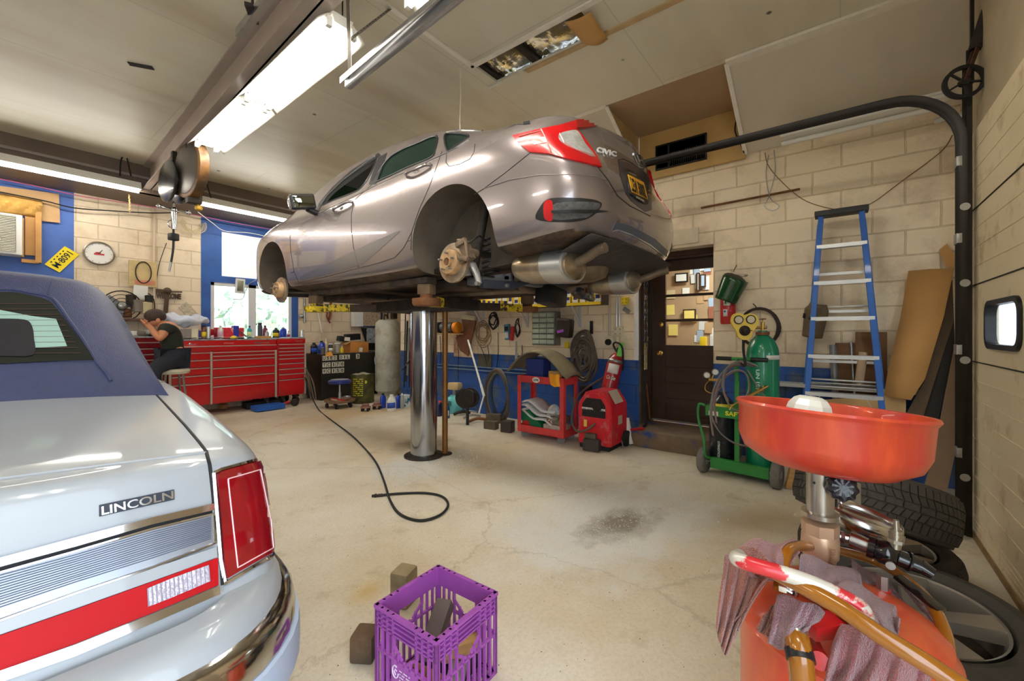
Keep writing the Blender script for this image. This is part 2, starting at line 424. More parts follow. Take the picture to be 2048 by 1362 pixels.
for(y0,y1)in((YG-.14,YR0),(YR1,YB)):
 f=MB();f.poly3([(XE,y0,ZC),(XE,y1,ZC),(XW+.02,y1,ZW),(XW+.02,y0,ZW)],(0.008,0,.02));struct(f.build('ceiling',m_slope))
f=MB();f.bx(XE,XA,YR0-.02,YR1+.02,ZC,ZC+.02);struct(f.build('ceiling',M('bare_tan_board',(178,150,118),.6,var=.12,vs=2)))
f=MB();f.bx(XA-.06,XA-.03,YR0,YR1,ZW-.05,ZC);struct(f.build('wall_recess',M('plywood',(204,168,104),.6,var=.15,vs=3)))
f=MB()
for y in(YR0-.012,YR1+.012):f.poly3([(XE,y,ZC),(XW,y,ZC),(XW,y,ZW)],(0,.006,0))
struct(f.build('trim_2',M('recess_cheek',(196,164,108),.6,var=.1)))
m_trimw=M('white_trim',(246,240,228),.5,var=.08)
f=MB()
f.bx(XE-.045,XE+.045,YG-.1,YR0,ZC-.02,ZC+.01);f.bx(XE-.02,XE+.02,YR1,4.2,ZC-.012,ZC)
for(y)in(YR0,YR1):f.bar((XE,y,ZC-.012),(XW,y,ZW-.012),.035,.012)
f.bx(hx0-.04,hx0,hy0-.9,hy1+.02,ZC-.012,ZC)
f.bx(hx0-1.25,hx0-.01,hy1-.01,hy1+.03,ZC-.012,ZC)
f.bx(hx1,hx1+.02,hy1-.05,hy1+.1,ZC-.012,ZC)
struct(f.build('trim_3',m_trimw))
f=MB();f.bx(hx1,hx1+.045,hy0-1.2,hy1-.3,ZC-.014,ZC);struct(f.build('trim_4',M('tan_trim',(206,176,130),.6,var=.15)))
q=W(282,131,Z=ZC);f=MB();f.box((q.x,q.y,ZC-.004),(.05,.16,.006),Euler((0,0,R(60))));tag(f.build('ceiling_vent_hole',M('vent_hole_dark',(52,44,38),.8,var=.5,vs=30)),'small dark burnt plate on the ceiling left of the beam','plate')  # flat dark plate paints the darkness of a vent hole
p=W(921,138,Z=ZC);f=MB();f.tube([p,p+V(.003,0,-.2),p+V(-.004,.004,-.42),p+V(0,0,-.62)],.004,6);tag(f.build('hanging_string',m_trimw),'thin pale string hanging from the ceiling above the raised car','string')
# walls
DY0,DY1,DZ=1.014,1.79,2.10
f=MB()
f.bx(XA,XA+.24,YG-.12,DY0,0,3.2);f.bx(XA,XA+.24,DY1,6.1,0,3.2);f.bx(XA,XA+.24,DY0,DY1,DZ,3.2)
struct(f.build('wall_right',m_blockA))
f=MB();f.bx(XA,XA+.3,DY0-.2,DY1+.3,DZ+.02,DZ+.2)
f2=MB();f2.bx(XA-.02,XA,DY0+.14,DY1+.6,DZ+.03,DZ+.19,.006);struct(f2.build('trim_5',M('lintel_paint',(216,200,170),.6,var=.12,bump=.3)));f.bm.free()
f=MB();f.bx(XA+.24,6.2,5.9,6.1,0,3.4);f.bx(6.0,6.2,6.1,YB+.2,0,3.4);struct(f.build('wall_alcove',m_blockB))
WX0,WX1=W(402,500,Y=YB).x,W(596,600,Y=YB).x
UX0=W(443,500,Y=YB).x;UZ0,UZ1=W(443,552,Y=YB).z,W(443,463,Y=YB).z
LX0=W(421,600,Y=YB).x;LX1=W(583,600,Y=YB).x;LZ1=W(421,563.5,Y=YB).z;LZ0=1.02
ACX1=W(148,500,Y=YB).x
UX1=LX1
f=MB()
f.bx(XL,-.6,YB,YB+.2,0,3.4);f.bx(-.6,ACX1,YB,YB+.2,0,1.0);f.bx(ACX1,WX0,YB,YB+.2,0,3.4);f.bx(WX0,WX1,YB,YB+.2,0,LZ0);f.bx(WX0,WX1,YB,YB+.2,3.05,3.4);f.bx(WX1,6.2,YB,YB+.2,0,3.4)
struct(f.build('wall_back',m_blockB))
f=MB()
f.bx(WX0,WX1,YB-.01,YB+.05,UZ1,3.05);f.bx(WX0,UX0,YB-.01,YB+.05,LZ1,UZ1);f.bx(UX0,WX1,YB-.01,YB+.05,LZ1,UZ0);f.bx(UX1,WX1,YB-.01,YB+.05,UZ0,UZ1)
f.bx(WX0,LX0,YB-.01,YB+.05,LZ0,LZ1);f.bx(LX1,WX1,YB-.01,YB+.05,LZ0,LZ1)
struct(f.build('wall_panel',m_bluep))
f=MB();f.bx(UX0,UX1,YB+.012,YB+.03,UZ0,UZ1);o=f.build('window_1',M('glowing_white_board',(236,240,244),.5,emit=.3));struct(o)  # the board's glow stands in for daylight coming through it
m_frame=M('window_frame_paint',(208,208,206),.5)
root=thing('window_2',None,None,((LX0+LX1)/2,YB,LZ0));struct(root)
f=MB();mxm=W(504,620,Y=YB).x
for(a,b_)in((LX0,LX0+.05),(mxm-.05,mxm+.06),(LX1-.05,LX1)):f.bx(a,b_,YB,YB+.06,LZ0,LZ1)
for(a,b_)in((LZ0,LZ0+.05),(LZ1-.05,LZ1)):f.bx(LX0,LX1,YB,YB+.06,a,b_)
f.build('window_frame',m_frame,root)
f=MB();f.bx(LX0+.04,LX1-.04,YB+.025,YB+.031,LZ0+.04,LZ1-.04);f.build('pane',M('window_glass',(244,250,250),.02,trans=1.,ior=1.05),root)
f=MB();f.bx(-.6,ACX1,YB,YB+.04,1.0,3.35);struct(f.build('wall_panel',M('blue_plywood',(70,104,176),.6,var=.2,vs=3)))
f=MB();GX0,GX1,GZ=1.24,3.74,2.36
m_front=M('front_wall_paint',(186,170,140),.6,var=.12,vs=3,bump=.15)
f.bx(GX1,XA,YG-.14,YG-.1,0,3.4);f.bx(GX0-0.1,GX1,YG-.14,YG-.02,GZ+.02,3.4);f.bx(.5,GX0,YG-.14,YG-.02,0,3.4);f.bx(XL,.5,YG-.14,YG-.02,2.6,3.4);f.bx(XL,-2.6,YG-.14,YG-.02,0,2.6)
struct(f.build('wall_front',m_front))
f=MB();f.bx(XL-.2,XL,YG-.14,YB,0,3.4);struct(f.build('wall_left',M('left_wall_paint',(214,204,184),.6,var=.1)))
f=MB();SZ=2.995;SY=7.12
f.bx(XL,6.0,SY,YB,SZ,SZ+.02);f.bx(XL,6.0,SY,SY+.02,SZ,ZC);struct(f.build('trim_6',M('brown_soffit',(112,96,82),.5,var=.15,vs=2)))
f=MB();f.bx(XL,6.0,SY-.02,SY+.14,ZC-.18,ZC-.15);struct(f.build('trim_7',M('grey_channel',(150,140,132),.5,var=.1)))
bm0=(W(477,68.7,Z=ZC));bm1=W(277,343.5,Z=ZC)
d=(bm1-bm0);d.z=0;d.normalize();side=V(d.y,-d.x,0)
a=bm0-d*3.9+side*.0;e_=bm0+d*((SY+.4-bm0.y)/d.y)
f=MB();hb=.30;wd=.15
for(off,wdt,z0,z1)in((wd/2,wd,ZC-.018,ZC),(wd/2,.012,ZC-hb,ZC),(wd/2,wd,ZC-hb,ZC-hb+.018)):
 c0=a+side*off;c1=e_+side*off
 f.bar(V(c0.x,c0.y,(z0+z1)/2),V(c1.x,c1.y,(z0+z1)/2),wdt,z1-z0)
struct(tag(f.build('trim_8',M('beam_paint',(176,160,148),.45,var=.12,vs=3)),kind='structure'))
BEAM=(bm0,d,side)
m_step=M('step_concrete',(120,100,78),.75,var=.25,vs=6,bump=.4,col2=(40,70,130),mix=.6,ms=4,sharp=.05)
f=MB();f.bx(4.29,XA,.75,1.75,0,.17,.012);f.bx(XA,XA+.9,DY0,DY1,0,.17);struct(f.build('trim_9',m_step))
m_dkwood=M('dark_stained_wood',(62,40,26),.42,var=.35,vs=5,stretch=(1,1,.3),coat=.15)
XD=4.87
f=MB();f.bx(XD-.09,XD+.06,DY0-.0,DY0+.02,.17,DZ);f.bx(XD-.06,XD+.06,DY1-.06,DY1,.17,DZ);f.bx(XD-.06,XD+.06,DY0,DY1,2.02,DZ);f.bx(XD-.09,XD-.04,DY0,DY1,2.05,DZ)
struct(f.build('trim_10',m_dkwood))
f=MB();f.bx(XA+.001,XA+.23,DY0-.005,DY0,.17,DZ);f.bx(XA,XD-.06,DY1-.02,DY1+.001,.17,DZ);struct(f.build('trim_11',M('dark_reveal',(84,74,64),.7,var=.3)))
# lights of the place, with added lamps out of view
m_tube=M('lit_tube',(255,250,240),.4,emit=36.)
m_fix=M('white_enamel',(238,236,228),.35,var=.04)
def area(name,loc,sx,sy,power,rot=(0,0,0),col=(1,.98,.94),parent=None):
 l=bpy.data.lights.new(name,'AREA');l.shape='RECTANGLE';l.size=sx;l.size_y=sy;l.energy=power;l.color=col
 o=bpy.data.objects.new(name,l);COL.objects.link(o);o.location=loc;o.rotation_euler=rot
 if parent is not None:o.parent=parent;o.location=Vector(loc)-parent.location if parent.parent is None else loc
 return o
def trough(name,label,a,b,sidev,power,group=None,wing=.15,ntube=2,tr=.019):
 """four-foot strip light: folded white reflector, channel, bare tubes"""
 a=Vector(a);b=Vector(b);d=(b-a).normalized();sd=Vector(sidev).normalized();up=Vector((0,0,1))
 rt=thing(name,label,'light',(a+b)/2+V(0,0,.0),group)
 f=MB();f.prism([(-.05,.0),(.05,0),(.07,.06),(-.07,.06)],b-a,a,sd,up);f.build('channel',m_fix,rt)
 for sg in(-1,1):
  f=MB();rows=[]
  for i in range(9):
   t=i/8;x=sg*(.03+(wing-.03)*t);z=.052-.085*t**1.6
   rows.append([a+sd*x+up*z,b+sd*x+up*z])
  f.grid(rows);f.build('reflector',M('dusty_reflector',(206,202,190),.5,var=.1),rt,solid=.003)
 for k in range(ntube):
  x=(k-(ntube-1)/2)*(.155 if ntube==2 else 0)
  f=MB();f.cyl(a+d*.03+sd*x-up*.022,b-d*.03+sd*x-up*.022,tr,n=14);tb=f.build('tube',m_tube,rt)
  for q in(a+d*.015,b-d*.015):
   f=MB();f.box(q+sd*x-up*.01,(.03,.03,.06),Matrix((sd,d,up)).transposed());f.build('lamp_holder',m_fix,rt)
 return rt
bd=BEAM[1];bs=BEAM[2]
zt=3.02
p1=W(685,52,Z=zt);p2=W(512,205,Z=zt);p3=W(412,292,Z=zt)
dd=(p3-p1).normalized();ss=V(dd.y,-dd.x,0).normalized()
trough('strip_light','white twin-tube strip light hanging nearest the camera beside the beam',p1,p2-dd*.02,ss,42,'strip lights hung under the beam')
trough('strip_light','white twin-tube strip light farther along the beam beside the hanging reels',p2+dd*.02,p3,ss,38,'strip lights hung under the beam')
q1=W(790,-12,Z=zt+.05);trough('strip_light','strip light at the top edge of the photo near the slotted hanger',q1+ss*.0,q1-dd*1.2,ss,30)
for(pp)in(p1,p3):
 f=MB();f.tube([pp+V(0,0,.06),V(pp.x,pp.y,ZC)],.004,6);tag(f.build('hanger_wire',m_dark),'wire holding up the strip light at its %s end'%('near' if pp is p1 else 'far'),'wire')
def strip(name,label,x0,x1,power):
 z=SZ-.0;rt=thing(name,label,'light',((x0+x1)/2,SY-.02,z+.06))
 f=MB();f.prism([(-.06,.0),(.03,0),(.03,.09),(-.03,.09)],(x1-x0,0,0),(x0,SY-.05,z+.03),(0,1,0),(0,0,1));f.build('channel',m_fix,rt)
 f=MB();f.cyl((x0+.02,SY-.07,z+.005),(x1-.02,SY-.07,z+.005),.022,n=14);f.build('tube',m_tube,rt)
xa=W(282,378,Y=SY-.07).x;strip('wall_strip_light','long bare tube under the soffit left of the beam',xa-2.4,xa,24)
xb=W(399,405,Y=SY-.07).x;xc=W(584,445,Y=SY-.07).x;strip('wall_strip_light','bare tube under the soffit above the blue window surround',xb,xc,16)
for k,(x,y)in enumerate(((-1.9,2.2),(-1.9,4.6))):
 a_=V(x,y-.6,3.15);trough('strip_light','twin-tube strip light over the second bay %s'%('near the door' if k==0 else 'near the back wall'),a_,a_+V(0,1.2,0),(1,0,0),46)  # unseen lamps added to light the room from outside the view
a_=V(.2,-.45,3.22);trough('strip_light','twin-tube strip light on the ceiling above the photographer',a_,a_+V(0,.9,0),(1,0,0),40)  # extra lamp added overhead, kept out of view
a_=V(4.02,2.5,3.0);trough('strip_light','twin-tube strip light above the shelf wall behind the raised car',a_,a_+V(0,1.2,0),(1,0,0),48)  # hidden lamp added to fill the shelf wall with light
a_=V(4.02,3.9,3.0);trough('strip_light','second twin-tube strip light above the shelf wall, farther behind the raised car',a_,a_+V(0,1.2,0),(1,0,0),48)  # one more added fill lamp, also hidden by the car
f=MB();rt=thing('unlit_strip_light','long unlit two-tube strip fixed at the foot of the slanted ceiling boards','light',(4.3,.0,3.05))
A0=W(1562,268,X=4.22);A1=W(1898,198,X=4.22);A0.z=A1.z=(A0.z+A1.z)/2-.03
f.bar(A0+V(.03,0,.03),A1+V(.03,0,.03),.18,.05);f.build('channel',m_fix,rt)
for dx,dz in((-.05,0.02),(.04,-.02)):
 g=MB();g.cyl(A0+V(dx,0,dz),A1+V(dx,0,dz),.019);g.build('tube',m_white,rt)
 # garage door and its hardware
m_gd=M('garage_door_panel',(232,216,182),.55,var=.08,vs=2.5,bump=.05,bs=20,col2=(170,140,96),mix=.66,ms=5,sharp=.12)
rt=thing('door_2',None,None,((GX0+GX1)/2,YG,0));struct(rt)
zs=[0.02,.16,.64,1.12*.923+1.2*.077,0,0]
J=[W(1942,721.6,Y=YG).z,W(1947.5,571,Y=YG).z,W(1947.5,420.6,Y=YG).z]
hp=J[1]-J[0]
lv=[.015,J[0]-2*hp+.0,J[0]-hp,J[0],J[1],J[2],GZ+.02]
if lv[1]<.05:lv.pop(1)
gx1=W(1943,600,Y=YG).x+.03
wx0,wx1=W(2043,640,Y=YG).x,W(1977,640,Y=YG).x
wz0,wz1=1.135,1.345
def rrect(x0,x1,z0,z1,r,k=6):
 o=[]
 for(cx,cz,a0)in((x1-r,z1-r,0),(x0+r,z1-r,90),(x0+r,z0+r,180),(x1-r,z0+r,270)):
  for i in range(k+1):
   a=R(a0+90*i/k);o.append((cx+r*math.cos(a),cz+r*math.sin(a)))
 return o
for a_,b_ in zip(lv,lv[1:]):
 f=MB();z0,z1=a_+.003,b_-.003
 if a_<wz0<b_:
  f.bx(GX0,wx0-.0,YG-.045,YG,z0,z1);f.bx(wx1,gx1,YG-.045,YG,z0,z1);f.bx(wx0,wx1,YG-.045,YG,z0,wz0);f.bx(wx0,wx1,YG-.045,YG,wz1,z1)
 else:f.bx(GX0,gx1,YG-.045,YG,z0,z1)
 k=4
 for i in range(1,k):
  z=lerp(z0,z1,i/k)
  if a_<wz0<b_ and wz0-.02<z<wz1+.02:continue
  f.bx(GX0,gx1-.02,YG,YG+.0025,z-.004,z+.004)
 f.build('panel',m_gd,rt)
f=MB();o_=rrect(wx0-.02,wx1+.02,wz0-.02,wz1+.02,.07);i_=rrect(wx0+.005,wx1-.005,wz0+.005,wz1-.005,.055)
n_=len(o_)
rows=[[V(x,YG+y,z)for x,z in pl]+[V(pl[0][0],YG+y,pl[0][1])]for pl,y in((o_,.0),(o_,.014),(i_,.014),(i_,-.03))]
f.grid(rows,smooth=False);f.build('window_gasket',m_black,rt)
f=MB();f.bx(wx0,wx1,YG-.03,YG-.026,wz0,wz1);f.build('pane',M('frosted_plastic',(240,246,250),.25,trans=.9,ior=1.1),rt)
f=MB()
for z in J:f.bx(GX0,gx1,YG+.0,YG+.004,z-.003,z+.003)
f.build('joint_seal',m_dark,rt)
f=MB();f.bx(GX0,gx1,YG-.05,YG+.01,0,.03);f.build('bottom_seal',M('weather_strip',(150,122,80),.8,var=.3),rt)
f=MB()
TY=YG+.07;TX=W(1918,700,Y=TY).x
for z in J+[.35]:
 f.bx(gx1-.03,gx1+.05,YG,YG+.03,z-.03,z+.03,.004);f.cyl((gx1+.0,TY-.02,z+.01),(TX+.03,TY-.02,z+.01),.008,n=10);f.cyl((TX-.03,TY-.02,z+.01),(TX+.0,TY-.02,z+.01),.022,n=16)
f.build('roller_hinge',m_steel,rt)
def track(name,label,x,vertical=True,yend=4.6,zt_=2.64,sgn=1):
 t=thing(name,label,'track',(x,TY,0))
 pts=[]
 if vertical:
  pts=[V(x,TY,.03),V(x,TY,zt_-.32)]
  for i in range(1,9):
   a=R(90*i/9);pts.append(V(x,TY+.32*(1-math.cos(a)),zt_-.32+.32*math.sin(a)))
 pts+=[V(x,TY+.34,zt_),V(x,yend,zt_+.02)]
 f=MB();rows=[]
 prof=[(.028,-.012),(.028,.03),(-.028,.03),(-.028,-.012)]
 for i,p in enumerate(pts):
  a=pts[max(0,i-1)];b=pts[min(len(pts)-1,i+1)];tt=(b-a).normalized();nrm=V(1,0,0).cross(tt).normalized()
  rows.append([p+V(px*1.0*sgn,0,0)*1+nrm*py for px,py in prof])
 f.grid(rows,smooth=False);f.build('rail',M('track_black',(52,48,44),.45,.5,var=.2),t,solid=.004)
 return t
t_=track('door_track','dark curved garage door track at the right beside the block wall',TX)
f=MB();f.bx(TX+.034,TX+.05,YG+.01,YG+.035,0,GZ+.5);f.bx(TX+.046,TX+.05,YG+.01,YG+.05,0,GZ+.4);f.build('angle_bracket',M('track_black',(52,48,44)),t_)
f=MB()
for z in(.5,1.1,1.75,2.2):f.bx(TX-.03,TX+.05,TY-.01,TY+.015,z-.03,z+.03,.003)
f.build('clip',m_steel,t_)
LTX=W(688,178,Z=2.64).x
t_=thing('door_track','galvanised garage door track hanging by slotted angle near the strip lights','track',(LTX,1.8,2.64))
e0=W(690,172,Z=2.62);e1=W(912,-10,Z=2.62);e2=e1+(e1-e0)
f=MB();dirv=(e2-e0).normalized();sv=V(dirv.y,-dirv.x,0)
for i,pr in enumerate(([(-.035,.03),(-.035,-.005),(.0,-.005)],[(.0,-.005),(.0,.035),(.03,.035),(.03,.0)])):
 f.grid([[e0+sv*a_+V(0,0,b_)for a_,b_ in pr],[e2+sv*a_+V(0,0,b_)for a_,b_ in pr]],smooth=False)
f.build('rail',m_steel,t_,solid=.004)
f=MB();k0=e0+dirv*.06
hv=W(700,25,Z=ZC)
f.bar(k0+V(0,0,.02),V(k0.x-.02,k0.y,ZC-.03),.035,.003);f.bar(V(k0.x,k0.y,2.86),W(780,18,Z=ZC),.035,.003)
f.build('slotted_hanger',M('slotted_angle',(150,142,134),.4,.8,var=.2),t_)
f=MB()
q0=V(k0.x,k0.y,2.86);q9=W(780,18,Z=ZC)
for i in range(14):
 pp=q0.lerp(q9,(i+.5)/14);f.box(pp+V(-.0,.0,-.003),(.012,.012,.004))
f.build('slot',m_black,t_)
t_=thing('door_track','short end of another hanging track at the top beyond the beam','track',W(500,40,Z=2.9))
f=MB();a_=W(478,68,Z=3.0);b_=W(545,-15,Z=3.0);f.bar(a_,b_,.04,.05);f.build('rail',m_steel,t_)
f=MB();f.bar(W(497,8,Z=3.0),W(510,45,Z=3.02),.04,.02);f.bar(W(505,30,Z=3.0),V(W(505,30,Z=3.0).x,W(505,30,Z=3.0).y,ZC),.03,.004);f.build('bracket',m_grime,t_)
pc=W(1928,164,X=TX-.06)
pr=thing('pulley','black spoked pulley wheel by the garage door corner under the spring','pulley',pc)
f=MB();n_=V(1,.25,0).normalized()
f.lathe([(.075,-.012),(.094,-.012),(.082,0),(.094,.012),(.075,.012),(.075,-.012)],pc,n_,n=36,caps=False);f.build('rim',m_dark,pr)
f=MB();u_=n_.orthogonal().normalized();v_=n_.cross(u_)
for k in range(5):
 a=2*math.pi*k/5;f.bar(pc,pc+(u_*math.cos(a)+v_*math.sin(a))*.08,.014,.008)
f.lathe([(.022,-.018),(.022,.018)],pc,n_);f.build('spokes',m_dark,pr)
f=MB();sp0=W(1952,98,X=TX);f.bar(pc+n_*.02,sp0+n_*.02,.006,.024);f.bar(pc-n_*.02,sp0-n_*.02,.006,.024);f.build('fork',M('rust_fork',(96,66,56),.6,.3),pr)
sp=W(1985,0,X=TX);sp2=sp0+(sp-sp0)*1.6
f=MB();pts=[];L_=(sp2-sp0);dz=L_.normalized();u_=dz.orthogonal().normalized();v_=dz.cross(u_)
turns=46
for i in range(turns*10):
 a=2*math.pi*i/10;pts.append(sp0+L_*(i/(turns*10))+(u_*math.cos(a)+v_*math.sin(a))*.028)
f.tube(pts,.0068,5);tag(f.build('door_spring',m_grime),'thick dark coil spring above the pulley at the top right','spring')
f=MB();f.bx(TX+.02,TX+.05,YG+.005,YG+.02,GZ+.3,3.2);struct(f.build('trim_12',M('track_black',(52,48,44))))
f=MB();f.tube(smoothpts([W(1870,243,X=4.55),W(1905,232,X=4.5),W(1940,232,X=4.4),W(1952,244,X=4.3)],6),.022,10);tag(f.build('white_pipe',m_white),'short white curved pipe behind the curve of the door track','pipe')
hx=XA-.06;hv0=W(1312,340,X=hx);hv1=W(1414,270,X=hx)
ht=thing('ceiling_heater','black louvred vent box set in the plywood recess','vent',(hx,(hv0.y+hv1.y)/2,hv0.z))
f=MB();y0,y1=sorted((hv0.y,hv1.y));z0,z1=hv0.z,hv1.z+.02;ym=y1-.14
f.bx(hx-.02,hx+.02,y0,y1,z0-.015,z0);f.bx(hx-.02,hx+.02,y0,y1,z1-.015,z1);f.bx(hx-.02,hx+.02,y0,y0+.015,z0,z1);f.bx(hx-.02,hx+.02,y1-.015,y1,z0,z1);f.bx(hx-.02,hx+.02,ym-.01,ym+.01,z0,z1);f.bx(hx+.0,hx+.01,y0,y1,z0,z1)
f.build('housing',m_black,ht)
f=MB()
for i in range(16):y=lerp(y0+.03,ym-.02,i/15);f.bx(hx-.014,hx,y,y+.006,z0+.01,lerp(z0,z1,.6))
f.build('grille',m_dark,ht)
f=MB();f.tube(smoothpts([W(1474,236,X=hx-.03),W(1470,262,X=hx-.03),W(1482,290,X=hx-.03),W(1488,306,X=hx-.03)],5),.006,6);tag(f.build('cable',m_dark),'short dark cable at the corner of the plywood recess','cable')
# the wooden half-glazed door and the office behind
dr=thing('door_1',None,None,(XD,(DY0+DY1)/2,.19));struct(dr)
y0,y1=DY0+.005,DY1-.065
gl0=W(1331,560,X=XD).y
f=MB();T_=.04;zt0,zt1=.19,2.02
gz1=W(1331,543,X=XD).z;gz0=W(1331,690,X=XD).z
f.bx(XD,XD+T_,gl0,y1,zt0,zt1);f.bx(XD,XD+T_,y0,gl0,gz1,zt1);f.bx(XD,XD+T_,y0-.1,y0,zt0,zt1)
nb=4
f.bx(XD,XD+T_,y0,gl0,gz0-.07,gz0)
for i in range(nb):
 za=lerp(zt0+.08,gz0-.07,i/nb);zb=lerp(zt0+.08,gz0-.07,(i+1)/nb)
 f.bx(XD+.014,XD+.024,y0,gl0,za,zb);f.bx(XD,XD+T_,y0,gl0,zb-.055,zb)
f.bx(XD,XD+T_,y0,gl0,zt0,zt0+.08)
f.build('door_leaf',m_dkwood,dr)
f=MB()
for i in(1,2):z=lerp(gz0,gz1,i/3);f.bx(XD+.002,XD+.036,y0,gl0,z-.014,z+.014)
f.build('glazing_bar',m_dkwood,dr)
f=MB();f.bx(XD+.018,XD+.022,y0,gl0,gz0,gz1);f.build('pane',m_glass,dr)
for nm,(u,v)in(('lock',(1322,649)),('door_knob',(1321,706))):
 p=W(u,v,X=XD);f=MB();f.lathe([(0,-.0),(.026,0),(.028,.004),(.012,.012)]if nm=='lock' else[(.026,0),(.028,.005),(.011,.012),(.011,.03),(.022,.04),(.027,.055),(.02,.068),(0,.072)],p,(-1,0,0));f.build(nm,m_brass,dr)
f=MB();f.bx(XD-.02,XD,y0,y1,.19,.205);f.build('threshold',m_steel,dr)
m_off=M('office_panelling',(176,146,112),.6,var=.1,vs=3)
f=MB();f.bx(XA+.24,6.6,-.4,-.35,.1,2.6);f.bx(6.5,6.6,-.4,2.6,.1,2.6);f.bx(XA+.24,6.6,2.6,2.7,.1,2.6);struct(f.build('wall_office',m_off))
f=MB();f.bx(XA+.24,6.6,-.4,2.7,2.6,2.65);struct(f.build('ceiling',M('office_ceiling',(220,216,208),.6)))
f=MB();f.bx(XA+.24,6.6,-.4,2.7,0.05,.1);struct(f.build('floor',M('office_floor',(110,90,70),.6)))
ol=thing('office_fill_light','square ceiling light inside the office behind the glazed door','light',(5.7,1.0,2.56))  # unseen lamp added to light the office
f=MB();f.bx(5.45,5.95,.75,1.25,2.54,2.6,.01);f.build('diffuser',M('office_fill_diffuser',(255,246,230),.5,emit=3.),ol);area('lamp',(5.7,1.0,2.5),.5,.5,42,parent=ol)
pc_=[(228,226,218),(210,190,150),(236,214,120),(160,178,200),(206,206,204),(186,150,110),(150,90,70),(242,240,232)]
pm=[M('paper_%d'%i,c,.7)for i,c in enumerate(pc_)]
spot_=[]
for k in range(40):
 y=rnd(1.3,2.3);z=rnd(1.0,2.2);wv=rnd(.06,.16);hv_=rnd(.07,.2)
 f=MB();x=6.497-.0006*k;f.box((x,y,z),(.0006,wv,hv_),Euler((R(rnd(-4,4)),0,0)))
 tag(f.build('pinned_paper',pm[k%8]),'%s sheet pinned %s on the office wall behind the door glass, %s one pinned'%(['white','tan','yellow','pale blue','light grey','brown','reddish','bright white'][k%8],'low' if z<1.4 else 'midway' if z<1.8 else 'high',ordn(k)),'paper','papers pinned to the office wall')
f=MB();p=W(1407,682,X=6.2);f.bx(6.15,6.25,p.y-.04,p.y+.04,p.z-.12,p.z+.06,.01);tag(f.build('yellow_box',m_yel),'small yellow packet seen through the lowest door pane','packet')
f=MB();f.bx(6.0,6.3,.3,1.5,p.z-.14,p.z-.12);f.bx(6.0,6.3,.3,.33,.1,p.z-.12);f.bx(6.0,6.3,1.47,1.5,.1,p.z-.12);tag(f.build('office_counter',m_wood),'wooden counter inside the office behind the glazed door','counter')
for(u0,u1,v0,v1,c)in((1350,1376,545,566,0),(1393,1400,545,583,4),(1400,1412,548,575,3),(1366,1392,618,640,2)):
 a_=W(u0,v1,X=6.45);b_=W(u1,v0,X=6.45);f=MB();f.bx(6.44,6.46,a_.y,b_.y,a_.z,b_.z)
 r_=thing('picture_frame','framed picture number on the office wall','picture',(6.45,(a_.y+b_.y)/2,a_.z));r_['label']=['dark framed picture at the upper left through the door glass','narrow pale framed sheet at the top of the door glass','bluish framed sheet at the upper right of the door glass','yellowish framed sheet in the middle pane of the door'][(0,4,3,2).index(c)]
 f.build('frame',m_black if c==0 else m_dkwood,r_);g=MB();g.bx(6.437,6.44,min(a_.y,b_.y)+.02,max(a_.y,b_.y)-.02,a_.z+.02,b_.z-.02);g.build('print',pm[c],r_)
 # outside the back windows
m_leaf=M('sunlit_foliage',(196,214,196),.8,var=.3,vs=2.5,col2=(240,244,236),mix=.5,ms=3.5)  # overexposed daylight is put into these pale leaf colours
for k,(x,y,r_)in enumerate(((1.6,12.2,1.2),(4.6,12.2,1.3),(8.2,13.2,1.6),(4.6,17.5,2.6),(12,18,2.8))):
 t=thing('tree',['bushy tree beyond the left window pane','leafy shrub beyond the middle of the window','leafy tree beyond the right window pane','tall tree far behind the window','tall tree far to the right behind the window'][k],'tree',(x,y,-.1))
 f=MB();f.cyl((x,y,-.1),(x,y,r_*1.1),.12,.07,10);f.build('trunk',m_dkwood,t)
 f=MB()
 for i in range(420):
  d_=Vector((random.gauss(0,1),random.gauss(0,1),random.gauss(0,1))).normalized()*r_*rnd(.4,1);c_=V(x,y,r_*1.25)+d_;q_=Vector((random.gauss(0,1),random.gauss(0,1),random.gauss(0,1))).normalized()*.2;s_=d_.cross(q_).normalized()*.2
  f._add([c_-q_,c_+s_*.6,c_+q_,c_-s_*.6],[(0,1,2,3)])
 f.build('foliage',m_leaf,t)
f=MB();f.bx(-6,14,YB+.2,24,-.14,-.1);struct(f.build('ground',M('grass_ground',(150,158,110),.9,var=.3)))
